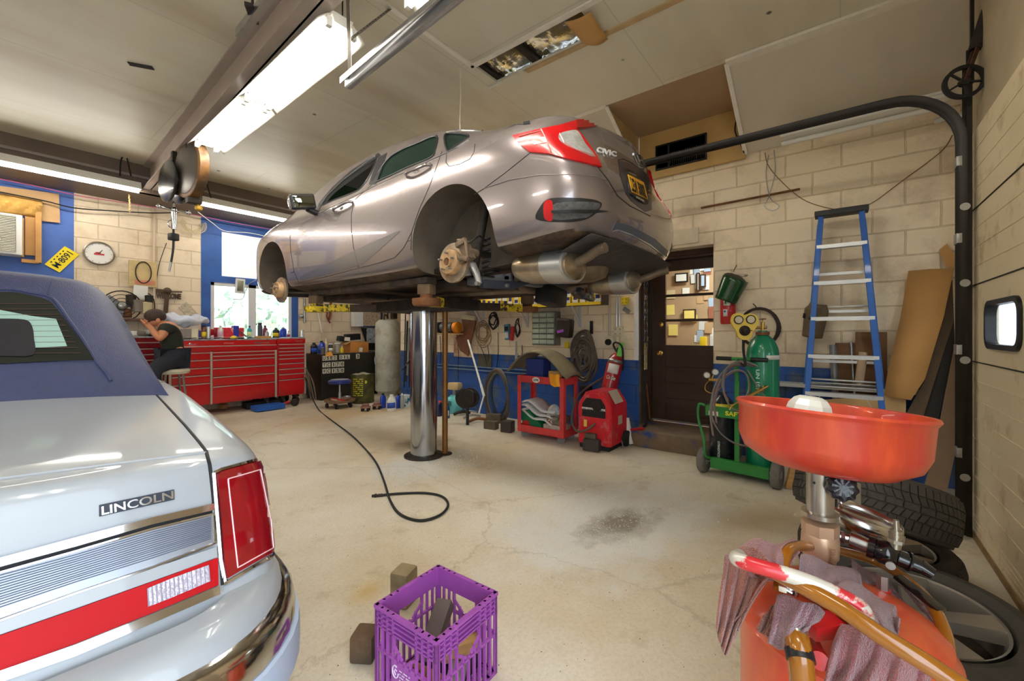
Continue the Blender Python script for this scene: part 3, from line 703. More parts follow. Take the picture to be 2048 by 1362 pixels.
# helpers for laying details on curved bodies
def ray_uv(bvh,u,v):
 r=(u-CU)/FPX;t=(CV-v)/FPX
 d=Vector((C38+r*S38,S38-r*C38,t)).normalized()
 return bvh.ray_cast(Vector((0,0,CH)),d)
def bvh_of(o):
 dg=bpy.context.evaluated_depsgraph_get();dg.update();ev=o.evaluated_get(dg);me=ev.to_mesh()
 bm=bmesh.new();bm.from_mesh(me);bm.transform(o.matrix_world);t=BVHTree.FromBMesh(bm);bm.free();ev.to_mesh_clear();return t
def smooth2(pl,n=4,closed=True):
 return[(p.x,p.y)for p in smoothpts([(a,b,0)for a,b in pl],n,closed)]
def patch(name,bvh,poly,mat,parent,off=.004,th=.006,step=7.,mirror=None,back=None,verts_faces=None,keep=False):
 """piece laid on the body: outline measured in the photograph, dropped on the real surface, given thickness"""
 bm=bmesh.new()
 if verts_faces:
  vs=[bm.verts.new((x,y,0))for x,y in verts_faces[0]]
  for f in verts_faces[1]:
   try:bm.faces.new([vs[i]for i in f])
   except ValueError:pass
 else:
  vs=[bm.verts.new((x,y,0))for x,y in poly];bm.faces.new(vs)
  xs=[p[0]for p in poly];ys=[p[1]for p in poly]
  x=min(xs)+step
  while x<max(xs):bmesh.ops.bisect_plane(bm,geom=list(bm.verts)+list(bm.edges)+list(bm.faces),plane_co=(x,0,0),plane_no=(1,0,0));x+=step
  y=min(ys)+step
  while y<max(ys):bmesh.ops.bisect_plane(bm,geom=list(bm.verts)+list(bm.edges)+list(bm.faces),plane_co=(0,y,0),plane_no=(0,1,0));y+=step
 nrm={};dead=[]
 for v in bm.verts:
  h=ray_uv(bvh,v.co.x,v.co.y)
  if h[0]is None:dead.append(v);continue
  n=h[1]
  if n.dot(h[0]-Vector((0,0,CH)))>0:n=-n
  nrm[v]=(h[0],n)
 if dead:bmesh.ops.delete(bm,geom=dead,context='VERTS')
 bm.verts.ensure_lookup_table();fs=list(bm.faces)
 if not fs:bm.free();return None
 for v in bm.verts:
  p,n=nrm[v];v.co=p+n*off
 base={v:nrm[v][1]for v in bm.verts}
 idx={v:i for i,v in enumerate(bm.verts)}
 top=[v.co.copy()for v in bm.verts];bot=[v.co-base[v]*th for v in bm.verts]
 faces=[[idx[v]for v in f.verts]for f in fs];bnd=[[idx[v]for v in e.verts]for e in bm.edges if len(e.link_faces)==1]
 bm.free();k=len(top)
 g=MB();V_=top+bot;F_=faces+[[i+k for i in f][::-1]for f in faces]+[[a,b,b+k,a+k]for a,b in bnd]
 g._add(V_,F_,smooth=True)
 o=g.build(name,mat,parent,sharp=50)
 if mirror:
  g=MB();g._add([mirror(p)for p in V_],F_,smooth=True);g.build(name,mat,parent,sharp=50)
 return o
def seam(name,bvh,lines,mat,parent,r=.002,step=5.,off=0.,mirror=None,closed=False):
 g=MB()
 for ln in lines:
  pts=[]
  for(a,b)in zip(ln,ln[1:]):
   k=max(1,int(math.dist(a,b)/step))
   for i in range(k):pts.append((lerp(a[0],b[0],i/k),lerp(a[1],b[1],i/k)))
  pts.append(ln[-1]);run=[]
  for(u,v)in pts+[(None,None)]:
   h=ray_uv(bvh,u,v)if u is not None else(None,)
   if h[0]is None or(run and(h[0]-run[-1]).length>.25):
    if len(run)>1:
     g.tube(run,r,6)
     if mirror:g.tube([mirror(p)for p in run],r,6)
    run=[]
   if h[0]is not None:
    n=h[1]
    if n.dot(h[0]-Vector((0,0,CH)))>0:n=-n
    run.append(h[0]+n*off)
 return g.build(name,mat,parent)
def boolean(o,cutter,op='DIFFERENCE',solver='EXACT'):
 md=o.modifiers.new('b','BOOLEAN');md.operation=op;md.object=cutter;md.solver=solver
 try:md.material_mode='TRANSFER'
 except Exception:pass
 dg=bpy.context.evaluated_depsgraph_get();dg.update()
 me=bpy.data.meshes.new_from_object(o.evaluated_get(dg));o.modifiers.clear();o.data=me
 cm=cutter.data;bpy.data.objects.remove(cutter)
def bake(o):
 dg=bpy.context.evaluated_depsgraph_get();dg.update()
 me=bpy.data.meshes.new_from_object(o.evaluated_get(dg));o.modifiers.clear();o.data=me;return o
 # the raised sedan
CX,CY0,CZ0=2.80,0.985,1.455
SEDL=4.63
def SP(x,s,z):return Vector((CX+x,CY0+s,CZ0+z))
def mir(p):return Vector((2*CX-p.x,p.y,p.z))
m_carp=M('sedan_paint',(150,140,140),.26,.62,coat=1.,var=.03,vs=3)
m_under=M('underbody',(66,56,48),.75,.2,var=.5,vs=7,bump=.3,col2=(110,86,62),mix=.58,ms=5)
m_liner=M('wheel_liner',(92,82,70),.85,var=.3,vs=5,bump=.3)
rearx=[(0,0),(1,1)]
ST=[(0.000,.00,.30,.945,1.065,.00,1),(0.004,.26,.30,.945,1.065,.20,1),(0.020,.50,.30,.945,1.062,.40,1),(.055,.68,.30,.945,1.058,.56,1),(.12,.79,.29,.945,1.05,.66,.92),(.22,.85,.27,.95,1.05,.70,.72),(.36,.875,.25,.96,1.058,.715,.45),(.55,.89,.23,.965,1.075,.70,.2),(.75,.898,.22,.97,1.105,.67,.05),(1.0,.90,.20,.975,1.20,.635,0),(1.3,.90,.18,.965,1.325,.61,0),(1.6,.897,.165,.955,1.385,.60,0),(1.95,.893,.16,.945,1.415,.60,0),(2.35,.893,.16,.935,1.418,.60,0),(2.75,.895,.16,.925,1.39,.60,0),(3.05,.895,.16,.915,1.32,.605,0),(3.3,.895,.165,.905,1.21,.63,0),(3.5,.895,.17,.90,1.085,.66,0),(3.68,.893,.17,.885,.975,.70,0),(3.9,.885,.175,.855,.925,.71,0),(4.15,.86,.18,.80,.865,.69,0),(4.38,.79,.19,.72,.785,.62,0),(4.52,.66,.20,.64,.70,.52,0),(4.6,.42,.21,.56,.61,.32,0),(4.63,.0,.24,.50,.54,0,0)]
def rearlean(z):return interp([(.25,.12),(.33,.06),(.45,.01),(.60,0),(.68,.015),(.74,.075),(.82,.13),(.95,.17),(1.03,.17),(1.08,.15),(1.2,.2)],z)
def ring(st):
 s,w_,zb,zt_,zp,gw,sh=st
 flat=w_/.9
 P_=[(0,zb),(.5*w_,zb),(.84*w_,zb),(.945*w_,zb+.03),(.985*w_,zb+.12),(.995*w_,.42),(1.0*w_,.56),(.995*w_,.70),(.985*w_,.80),(.962*w_,.875),(lerp(.925*w_,gw,.0),zt_),(lerp(.925*w_,gw,.33),lerp(zt_,zp,.34)),(lerp(.925*w_,gw,.68),lerp(zt_,zp,.69)),(gw,zp-.045),(gw*.82,zp-.016),(gw*.42,zp-.003),(0,zp)]
 if zt_<.875+.04:
  kf=zt_-.02
  P_=[(x,min(z,kf-.012*(9-i))if 5<=i<=9 else z)for i,(x,z)in enumerate(P_)]
 return[(x,s+sh*rearlean(z),z)for x,z in P_]
g=MB();rr=[ring(st)for st in ST]
full=[]
for r_ in rr:
 left=[SP(-x,s,z)for x,s,z in r_];right=[SP(x,s,z)for x,s,z in r_][1:-1][::-1]
 full.append(left+right)
g.grid(full,closed=True)
bmesh.ops.remove_doubles(g.bm,verts=g.bm.verts,dist=.0004)
car=thing('sedan','silver-grey four-door sedan raised on the lift with its wheels off','car',(CX,CY0+SEDL/2,CZ0+.16))
body=g.build('body',[m_carp],None,sub=2,sharp=60)
bake(body)
SB=bvh_of(body)
ARC=[(1.03,.325,.375),(3.735,.325,.365)]
def cutter(build,mats):
 o=build.build('cut',mats);return o
for(s_,z_,r_)in ARC:
 for sg in(-1,1):
  k=MB();pts=[]
  prof=[(r_*math.cos(R(a)),r_*math.sin(R(a))*1.02)for a in range(-0,181,6)]+[(-r_*1.0,-.35),(r_*1.0,-.35)]
  k.prism(prof,(-sg*-.46,0,0),SP(sg*1.0,s_,z_),(0,1,0),(0,0,1))if False else k.prism(prof,(-sg*.46,0,0),SP(sg*1.0,s_,z_),(0,1,0),(0,0,1))
  boolean(body,cutter(k,[m_liner]))
k=MB();out_=[(1.46,.74),(3.32,.74),(3.36,.9),(3.0,1.20),(2.6,1.33),(2.2,1.36),(1.7,1.33),(1.36,1.20)]
rows=[]
for x in(-1,1):
 rows.append([SP(x*(.80 if z<.95 else lerp(.78,.545,(z-.95)/.42)),s,z)for s,z in out_])
g2=MB();n_=len(out_);g2._add(rows[0]+rows[1],[tuple(range(n_))[::-1],tuple(range(n_,2*n_))]+[(j,(j+1)%n_,n_+(j+1)%n_,n_+j)for j in range(n_)])
m_cabin=M('cabin_lining',(150,148,142),.8,var=.1)
boolean(body,cutter(g2,[m_cabin]))
WINS=[[(638,412),(655,388),(690,357),(722,333),(753,312),(741,348),(722,376),(700,388),(668,400)],[(757,345),(776,318),(800,301),(835,286),(873,272),(870,300),(862,315),(820,333),(746,366)],[(890,270),(915,267),(937,271),(930,279),(912,291),(895,302)]]
for pl in WINS:
 h=[ray_uv(SB,*p)[0]for p in smooth2(pl,4)]
 h=[p for p in h if p is not None]
 if len(h)<3:continue
 k=MB();k._add([p+V(-.2,0,0)for p in h]+[p+V(2*(CX-p.x)+.2,0,0)for p in h],[])
 n_=len(h);bmesh.ops.delete(k.bm,geom=list(k.bm.verts),context='VERTS')
 k._add([p+V(-.2,0,0)for p in h]+[p+V(2*(CX-p.x)+.2,0,0)for p in h],[tuple(range(n_)),tuple(range(n_,2*n_))[::-1]]+[(j,n_+j,n_+(j+1)%n_,(j+1)%n_)for j in range(n_)])
 bmesh.ops.recalc_face_normals(k.bm,faces=k.bm.faces)
 boolean(body,cutter(k,[m_cabin]))
k=MB();k.prism([(-.56,2.93),(-.69,3.52),(.69,3.52),(.56,2.93)],(0,0,.7),(CX,CY0,CZ0+.93),(1,0,0),(0,1,0));boolean(body,cutter(k,[m_cabin]))
body.data.materials.append(m_under);ui=len(body.data.materials)-1
for p in body.data.polygons:
 c=p.center
 if p.normal.z<-.75 and c.z<CZ0+.36 and p.material_index==0:p.material_index=ui
try:body.data.set_sharp_from_angle(angle=R(38))
except Exception:pass
body.parent=car;body.location=-Vector(car.location)
m_seam=M('seam_black',(20,20,20),.6)
m_tint=M('car_glass',(60,84,74),.03,trans=.75,ior=1.1,spec=.8)
m_glassrear=M('rear_car_glass',(30,34,34),.05,coat=.6)
m_redl=M('tail_lamp_red',(190,10,18),.22,coat=.35,var=.15,vs=12,emit=.06)
m_redd=M('tail_lamp_dark_red',(150,14,18),.1,coat=1.)
m_clearl=M('lamp_clear',(196,196,194),.08,.3,coat=1.,var=.3,vs=25)
m_silv=M('badge_silver',(220,222,224),.15,.9)
m_carblk=M('car_black_plastic',(36,36,38),.4,var=.15)
patch('rear_door_glass',SB,smooth2(WINS[1],4),m_tint,car,off=-.006,th=.004,mirror=mir)
g=MB();g.grid([[(SB.ray_cast(SP(x*(.58+.12*t),2.92+.61*t,2.5),V(0,0,-1))[0]or SP(x*.6,3,1.2))+V(0,0,-.004)for x in[i/6 for i in range(-6,7)]]for t in[j/8 for j in range(9)]]);g.build('windscreen',m_tint,car,solid=.004)
patch('quarter_glass',SB,smooth2(WINS[2],4),m_tint,car,off=-.006,th=.004,mirror=mir)
seam('window_trim',SB,[smooth2(WINS[0],4)+[WINS[0][0]],smooth2(WINS[1],4)+[WINS[1][0]],smooth2(WINS[2],4)+[WINS[2][0]]],m_carblk,car,r=.008,mirror=mir)
seam('chrome_strip',SB,[[(632,428),(700,397),(745,374),(820,340),(893,306),(914,296),(937,281)],[(893,264),(920,260),(962,262)]],m_silv,car,r=.004,off=.002)
patch('front_pillar_black',SB,[(628,428),(640,405),(665,374),(704,340),(757,306),(762,311),(752,318),(716,340),(686,362),(655,392),(640,416),(636,430)],m_carblk,car,off=.003)
patch('centre_pillar_black',SB,[(738,369),(744,350),(757,316),(774,306),(764,338),(752,368)],m_carblk,car,off=.003)
seam('door_seam',SB,[[(707,403),(703,430),(703,460),(707,495),(718,535)],[(884,303),(860,370),(838,420),(823,465),(808,495),(790,515),(760,525),(718,536),(650,554),(598,565),(588,543),(581,500),(580,470)],[(757,345),(741,372),(720,390),(707,403)],[(893,306),(892,325),(898,333),(920,328),(940,318),(948,304),(950,288)],[(582,546),(589,543)],[(1060,306),(1010,346),(968,377),(948,390)],[(823,465),(822,500)],[(814,483),(821,481)]],m_seam,car,r=.0026)
patch('sill_flare',SB,smooth2([(600,563),(604,552),(640,535),(700,505),(760,478),(800,462),(770,490),(740,516),(717,531),(660,548),(612,560)],3),M('sedan_paint_shaded',(122,118,118),.35,.6,coat=1.),car,off=.002,th=.004)  # shade of the lower door hollow is a darker copy of body paint
for nm,(a,b)in(('door_handle',((670,424),(704,404))),('door_handle',((815,354),(862,330)))):
 pa=ray_uv(SB,*a)[0];pb=ray_uv(SB,*b)[0]
 for mm in(lambda p:p,mir):
  f=MB();pts=[mm(pa),mm(pa+V(-.035,.0,.008)).lerp(mm(pb+V(-.035,0,.0)),.12),mm(pa+V(-.04,0,0)).lerp(mm(pb+V(-.04,0,0)),.5),mm(pa+V(-.03,0,0)).lerp(mm(pb+V(-.03,0,0)),.9),mm(pb)]
  f.tube(smoothpts(pts,5),.012,10);h=f.build(nm,m_carp,car)
 q=pa.lerp(pb,.4);f=MB();f.sph(q+V(.004,0,-.006),.03,12,sc=(.25,1.4,.7));f.build('handle_cup',m_carblk,car)
for sg,lab in((-1,1),(1,0)):
 c=SP(sg*.985,3.17,.975)
 c=W(604,404,X=CX-1.0)if sg<0 else mir(W(604,404,X=CX-1.0))
 tl_=Euler((0,R(12*sg),R(14*sg)))
 f=MB();f.box(c+V(0,.03,0),(.20,.10,.125),tl_,.05,seg=4);hs=f.build('mirror_housing',m_carp,car)
 f=MB();f.box(c+V(0,-.012,0),(.206,.05,.132),tl_,.024,seg=3);f.build('mirror_bezel',m_carblk,hs)
 f=MB();f.box(c+V(0,-.036,0),(.168,.008,.098),tl_,.003);f.build('mirror_glass',M('mirror_glass',(150,160,156),.03,1.),hs)
 f=MB();f.bar(c+V(-sg*.05,.0,-.05),c+V(-sg*.19,-.0,-.085),.07,.035,bev=.01);f.build('mirror_arm',m_carblk,hs)
 # rear lamps
TL=[(1026,273),(1070,262),(1120,252),(1150,242),(1190,238),(1208,241),(1225,252),(1200,252),(1165,257),(1150,258),(1160,268),(1178,292),(1192,312),(1202,335),(1170,327),(1130,318),(1100,309),(1060,305),(1040,290)]
tl=patch('tail_lamp',SB,TL,m_redl,car,off=.010,th=.014,step=5,mirror=mir)
patch('reverse_lamp',SB,smooth2([(1117,272),(1140,264),(1154,266),(1168,290),(1188,316),(1170,311),(1140,298),(1122,287)],3),m_clearl,tl,off=.013,th=.006,step=5,mirror=mir)
patch('tail_lamp_bar',SB,[(1150,242),(1190,238),(1208,241),(1225,252),(1200,252),(1165,257),(1152,258)],m_redd,tl,off=.0125,th=.006,step=5,mirror=mir)
seam('lamp_line',SB,[[(1083,262),(1090,275),(1098,295),(1103,307)],[(1040,276),(1084,264)],[(1118,270),(1128,290),(1150,303),(1188,316)]],M('lamp_line',(226,120,110),.2,coat=1.),tl,r=.003,off=.013)
for pl in([(1066,282),(1090,276),(1094,288),(1070,292)],):patch('turn_lamp',SB,pl,M('amber_lamp',(226,70,30),.1,coat=1.,emit=.2),tl,off=.0125,th=.004,step=5,mirror=mir)
seam('boot_seam',SB,[[(1228,252),(1240,262)],[(1152,258),(1165,275),(1180,300),(1196,335),(1216,360),(1235,392),(1260,412),(1300,432)],[(1060,248),(1012,250),(962,262)],[(1225,252),(1262,262),(1290,284),(1303,330),(1309,360)]],m_seam,car,r=.003)
m_lid=m_carp
def ptext(name,txt,quad,mat,parent,off=.004,th=.004,bold=.02):
 vs,fs=textbm(txt,1,1,bold)
 (a,b,c,d)=quad
 def q(s,t):return(lerp(lerp(a[0],b[0],s),lerp(d[0],c[0],s),t),lerp(lerp(a[1],b[1],s),lerp(d[1],c[1],s),t))
 return patch(name,SBX[0],None,mat,parent,off=off,th=th,verts_faces=([q(s,t)for s,t in vs],fs))
SBX=[SB]
ptext('badge_lettering','CIVIC',[(1192,306),(1231,315),(1231,305),(1192,295)],M('badge_bright',(232,232,232),.3),car,off=.010,th=.006,bold=.03)
fr=smooth2([(1266,306),(1283,309),(1289,334),(1276,331)],4)
em=patch('emblem_frame',SB,fr,m_silv,car,off=.006,th=.006,step=3)
patch('emblem_field',SB,smooth2([(1268.5,309),(1281,312),(1286,330),(1277,328)],4),m_carblk,em,off=.008,th=.003,step=3)
for pl in([(1269.5,310),(1273,311),(1279,329),(1276,327.6)],[(1277.5,311),(1281,312.5),(1286,330),(1283,329)],[(1273,319),(1280,320.5),(1281,323.5),(1274,322)]):
 patch('emblem_letter',SB,pl,m_silv,em,off=.0105,th=.003,step=3)
seam('lid_recess',SB,[[(1237,320),(1246,318),(1262,325),(1290,345),(1303,368)],[(1237,320),(1240,350),(1252,388),(1262,400)]],m_seam,car,r=.003)
patch('plate_recess',SB,[(1238,322),(1262,327),(1290,347),(1303,372),(1303,420),(1290,424),(1262,402),(1250,384),(1242,352)],M('lid_recess_shade',(62,62,74),.4,.4,coat=.6),car,off=.002,th=.003)  # dark tone of the shaded lid recess is put into its colour
pf=patch('plate_frame',SB,[(1250,342),(1262,342),(1290,372),(1294,408),(1284,407),(1258,388)],m_carblk,car,off=.012,th=.012)
patch('licence_plate',SB,[(1252,352),(1284,368),(1291,400),(1260,386)],M('plate_yellow',(232,168,30),.4),pf,off=.016,th=.005)
def ptext2(*a,**k):return ptext(*a,**k)
ptext('plate_characters','LEM 5002',[(1259,384),(1289,399),(1283,374),(1255,358)],m_black,pf,off=.0185,th=.003,bold=.03)
ptext('frame_lettering','-----',[(1255,350),(1270,357),(1269,353),(1254,347)],m_silv,pf,off=.0145,th=.002)
ptext('frame_lettering','----',[(1268,397),(1284,405),(1283,401),(1268,393)],m_silv,pf,off=.0145,th=.002)
VB=smooth2([(1072,438),(1080,415),(1092,401),(1110,396),(1150,396),(1185,399),(1203,408),(1192,425),(1175,437),(1150,443),(1110,444)],3)
vt=patch('bumper_vent',SB,VB,m_carblk,car,off=.004,th=.006)
patch('vent_mesh',SB,smooth2([(1106,410),(1140,404),(1178,404),(1200,410),(1178,432),(1160,436),(1106,438)],3),M('vent_mesh',(88,88,88),.5,var=.4,vs=40,bump=.6,bs=120),vt,off=.006,th=.004)
patch('vent_blade',SB,[(1104,421),(1150,419),(1190,419),(1214,423),(1190,425),(1150,424),(1104,426)],m_carblk,vt,off=.018,th=.014,step=5)
patch('rear_reflector',SB,smooth2([(1090,404),(1105,403),(1105,440),(1091,438),(1088,425)],3),m_redl,car,off=.008,th=.006)
patch('bumper_lower_dark',SB,[(1222,462),(1232,443),(1262,452),(1310,478),(1336,502),(1336,520),(1300,492),(1262,470),(1232,460)],M('bumper_lower',(84,92,108),.45,.3,coat=.4),car,off=.003,th=.006)
seam('bumper_silver_line',SB,[[(1222,463),(1236,460),(1262,469),(1300,490),(1332,516)]],m_silv,car,r=.007)
seam('bumper_crease',SB,[[(968,377),(1020,360),(1080,350),(1150,349),(1190,352),(1215,362)]],m_carp,car,r=.003)
patch('spoiler_dirt',SB,[(1040,245),(1060,243),(1060,248),(1040,250)],m_carblk,car)
# brakes and suspension: hubs hang at the near side
HR=W(908,526,X=CX-.86);HF=W(563,580,X=CX-.84)
m_disc=M('brake_disc',(178,168,150),.35,.8,var=.2,vs=20,col2=(150,104,66),mix=.55,ms=9)
m_hub=M('rusty_hub',(190,156,116),.55,.5,var=.3,vs=22)
m_cast=M('cast_iron_caliper',(128,108,88),.65,.4,var=.35,vs=20,bump=.5)
def brake(h,sg,cal):
 n_=V(-1*sg,0,0)
 b0=MB();b0.lathe([(.02,-.012),(.13,-.012),(.132,0),(.13,.011),(.08,.011),(.078,.012)],h,n_,n=44);d_=b0.build('brake_disc',m_disc,car)
 f=MB();f.lathe([(.082,.008),(.08,.05),(.076,.056),(.036,.056),(.034,.068),(.026,.068),(.026,.03),(0,.03)],h,n_,n=36);hb_=f.build('wheel_hub',m_hub,car)
 for k in range(5):
  a=R(90+72*k);p=h+V(0,math.cos(a),math.sin(a))*.057
  f=MB();f.cyl(p+n_*.05,p+n_*.088,.006,n=10);f.build('wheel_stud',m_steel,hb_)
 if cal:
  c=h+V(.0,-.105*cal,.06)
  f=MB();f.box(c+V(.01*sg,0,.01),(.075,.05,.14),Euler((R(-28*cal),0,0)),.014);f.box(c+V(-.03*sg,.01*cal,.055),(.03,.09,.035),Euler((R(-20*cal),0,0)),.01);f.box(c+V(-.035*sg,-.01*cal,-.045),(.03,.10,.03),Euler((R(15*cal),0,0)),.01)
  f.cyl(c+V(.0,-.01,0),c+V(.09*sg,-.01,0),.028);f.tube([c+V(-.03*sg,.04*cal,.075),c+V(-.035*sg,-.035*cal,.06),c+V(-.035*sg,-.05*cal,-.05),c+V(-.02*sg,.02*cal,-.07)],.011,8)
  f.build('brake_caliper',m_cast,car)
  f=MB();f.tube([c+V(.02*sg,-.01,.06),c+V(.1*sg,-.03,.12),c+V(.2*sg,0,.1)],.006,6);f.build('brake_hose',m_black,car)
brake(HR,1,1);brake(HF,1,0);brake(mir(HR),-1,1);brake(mir(HF),-1,0)
for h,sg in((HR,1),(mir(HR),-1)):
 f=MB();k0=h+V(.05*sg,-.02,0);lo=h+V(.07*sg,-.16,-.14)
 f.box(k0+V(.02*sg,0,0),(.05,.1,.16),None,.015);f.tube([k0+V(0,-.03,.03),k0+V(.0,-.1,-.02),lo+V(0,.02,.06),lo],[.02,.026,.024,.02],10);f.build('knuckle',m_alu,car)
 f=MB();f.bar(lo+V(.02*sg,-.0,0),lo+V(.30*sg,-.06,.01),.05,.055,bev=.012);f.bar(lo+V(.3*sg,-.06,.01),lo+V(.42*sg,-.08,.05),.045,.04,bev=.01);f.build('lower_arm',M('arm_black',(58,62,74),.45,.4,var=.2),car)
 f=MB();f.cyl(lo+V(-.03*sg,0,0),lo+V(.0,0,0),.014,n=12);f.cyl(lo+V(.2*sg,-.08,0),lo+V(.2*sg,-.0,0),.012,n=12);f.build('arm_bolt',m_steel,car)
 f=MB();f.cyl(lo+V(.05*sg,.1,.07),h+V(.16*sg,-.14,.42),.028,.034,14);f.cyl(lo+V(.05*sg,.1,.07),h+V(.1*sg,0,.16),.018,n=12);f.build('shock_absorber',m_grime,car)
 f=MB();pts=[]
 c0=h+V(.36*sg,.0,-.05)
 for i in range(7*12):
  a=2*math.pi*i/12;pts.append(c0+V(math.cos(a)*.055,math.sin(a)*.055,i/84*.28))
 f.tube(pts,.008,6);f.build('coil_spring',m_black,car)
 f=MB();f.bar(h+V(.03*sg,.02,-.02),h+V(.2*sg,.38,-.0),.06,.035,bev=.01);f.bar(h+V(.06*sg,0,.08),h+V(.42*sg,-.04,.10),.035,.04,bev=.01);f.build('trailing_arm',m_grime,car)
for h,sg in((HF,1),(mir(HF),-1)):
 f=MB();f.bar(h+V(.04*sg,0,-.05),h+V(.36*sg,-.02,-.04),.07,.035,bev=.01);f.cyl(h+V(.08*sg,0,.04),h+V(.2*sg,-.02,.46),.03,n=14);f.cyl(h,h+V(.5*sg,0,.03),.016,n=12);f.build('front_suspension',m_grime,car)
f=MB()
f.bx(CX-.45,CX+.45,CY0+.86,CY0+.94,CZ0+.10,CZ0+.17,.02);f.bx(CX-.42,CX+.42,CY0+1.24,CY0+1.30,CZ0+.12,CZ0+.18,.02);f.bx(CX-.45,CX-.38,CY0+.86,CY0+1.3,CZ0+.11,CZ0+.17,.015);f.bx(CX+.38,CX+.45,CY0+.86,CY0+1.3,CZ0+.11,CZ0+.17,.015)
f.build('rear_subframe',M('subframe_grey',(120,122,130),.45,.5,var=.2),car)
m_muf=M('silencer_steel',(176,166,148),.35,.8,var=.2,vs=6,col2=(150,122,84),mix=.56,ms=5)
m_pipe=M('exhaust_pipe',(120,104,86),.55,.5,var=.3,vs=12)
def silencer(sg):
 c=SP(sg*.50,.50,.165)
 f=MB();ax_=V(sg*.12,1,.02).normalized()
 f.lathe([(0,-.22),(.06,-.215),(.11,-.18),(.128,-.10),(.132,0),(.128,.12),(.105,.20),(.06,.235),(0,.24)],c,ax_,n=30,xdir=(1,0,0),sx=1.22,sy=.78);f.build('silencer',m_muf,car)
 f=MB();f.lathe([(.128,-.17),(.137,-.16),(.137,-.02),(.13,-.01)],c,ax_,n=30,xdir=(1,0,0),sx=1.22,sy=.78);f.build('heat_shield',m_alu,car)
 f=MB();f.tube(smoothpts([c+V(sg*.02,-.18,.0),c+V(sg*.03,-.28,.03),c+V(sg*.05,-.36,.06),c+V(sg*.06,-.42,.07)],5),.03,14);f.build('tail_pipe',m_pipe,car)
 f=MB();f.tube(smoothpts([c+V(-sg*.03,.2,.0),c+V(-sg*.1,.34,-.03),SP(sg*.16,.98,.1),SP(0,1.0,.09)],6),.027,12);f.build('cross_pipe',m_pipe,car)
silencer(-1);silencer(1)
f=MB();f.lathe([(0,-.07),(.18,-.07),(.25,-.045),(.27,0),(.29,.05)],SP(.0,.62,.205),(0,0,1),n=36);f.build('spare_wheel_well',M('well_steel',(142,128,108),.5,.4,var=.25,vs=4,col2=(108,84,58),mix=.55,ms=3),car)
f=MB();f.tube(smoothpts([SP(-.05,3.3,.12),SP(.05,2.6,.10),SP(-.1,1.9,.09),SP(0,1.3,.10),SP(.02,.98,.09)],6),.028,12);f.build('exhaust_pipe',m_pipe,car)
f=MB();f.bx(CX-.30,CX+.34,CY0+2.9,CY0+3.8,CZ0+.1,CZ0+.17,.03);f.bx(CX-.72,CX-.62,CY0+1.45,CY0+3.25,CZ0+.115,CZ0+.165,.01);f.bx(CX+.62,CX+.72,CY0+1.45,CY0+3.25,CZ0+.115,CZ0+.165,.01);f.bx(CX-.5,CX+.5,CY0+1.35,CY0+1.8,CZ0+.1,CZ0+.165,.04);f.build('floor_pressing',m_under,car)
f=MB();f.box(SP(.08,.86,.035),(.26,.16,.15),Euler((0,R(8),0)),.04);f.build('canister',m_black,car)
f=MB();f.grid([[SP(x,.05+.10*abs(x)**2+.36*t,.292-.085*t-.0*x)for x in[i*.1*(1-.15*t)for i in range(-7,8)]]for t in(0,.25,.5,.75,1)]);f.build('valance',M('valance_scuffed',(64,60,58),.7,var=.5,vs=30,stretch=(1,.15,1)),car,solid=.006)
for x in(-.38,.38):
 for s_ in(1.5,2.35):
  f=MB();f.box(SP(x,s_,.98),(.44,.14,.5),Euler((R(16),0,0)),.05);f.box(SP(x,s_-.06,1.24),(.24,.09,.15),None,.04);f.build('seat',M('seat_cloth',(128,126,122),.9),car)
  # the in-ground lift
LC=W(845,765,X=2.72);LX,LY=2.70,3.20
lift=thing('vehicle_lift','single-post in-ground lift with polished ram and swing arms under the raised sedan','lift',(LX,LY,0))
m_ram=M('polished_ram',(176,178,184),.14,1.,var=.2,vs=3,stretch=(3,3,.4),bump=.02)
zr=CZ0+.02
f=MB();f.cyl((LX,LY,0),(LX,LY,zr-.06),.128,n=48);f.build('ram',m_ram,lift)
f=MB();f.lathe([(.128,-.0),(.19,0),(.19,.012),(.135,.02)],(LX,LY,0),n=40);f.build('floor_collar',m_grime,lift)
f=MB();f.bx(LX-.22,LX+.22,LY-.55,LY+.55,zr-.07,zr+.03,.01);f.build('saddle',m_grime,lift)
m_yelw=M('worn_yellow_paint',(224,192,26),.6,var=.15,col2=(58,44,34),mix=.52,ms=26,sharp=.04)
m_arm=M('lift_arm',(70,54,42),.65,.4,var=.4,vs=12)
ends=[(CX-.66,CY0+1.52),(CX-.68,CY0+3.18),(CX+.66,CY0+1.52),(CX+.66,CY0+3.1)]
for k,(x,y)in enumerate(ends):
 sy=-1 if k%2==0 else 1
 p0=V(LX+(-.16 if x<LX else .16),LY+sy*.48,zr-.03);p1=V(x,y,zr-.03)
 f=MB();f.bar(p0,p0.lerp(p1,.95),.11,.07,bev=.006);ar=f.build('arm',m_arm,lift)
 f=MB();f.bar(p0.lerp(p1,.45),p0.lerp(p1,.85),.112,.072);f.build('arm_paint',m_yelw,ar)
 f=MB();f.lathe([(0,-.04),(.10,-.04),(.11,-.02),(.11,.015),(.05,.02),(.05,.045),(0,.045)],p1,n=20);f.build('pad_plate',m_yelw if k%2 else m_rust,ar)
 f=MB();f.box(p1+V(0,0,.085),(.09,.11,.08),Euler((0,0,R(15))),.008);f.build('rubber_block',M('pad_rubber',(120,96,72),.8,var=.2),ar)
f=MB();q=W(890,908,Z=0);f.cyl((q.x,q.y,0),(q.x,q.y,zr-.05),.028,n=18);f.build('guide_rod',M('oily_brown_rod',(136,92,46),.4,.5,var=.25,vs=6),lift)
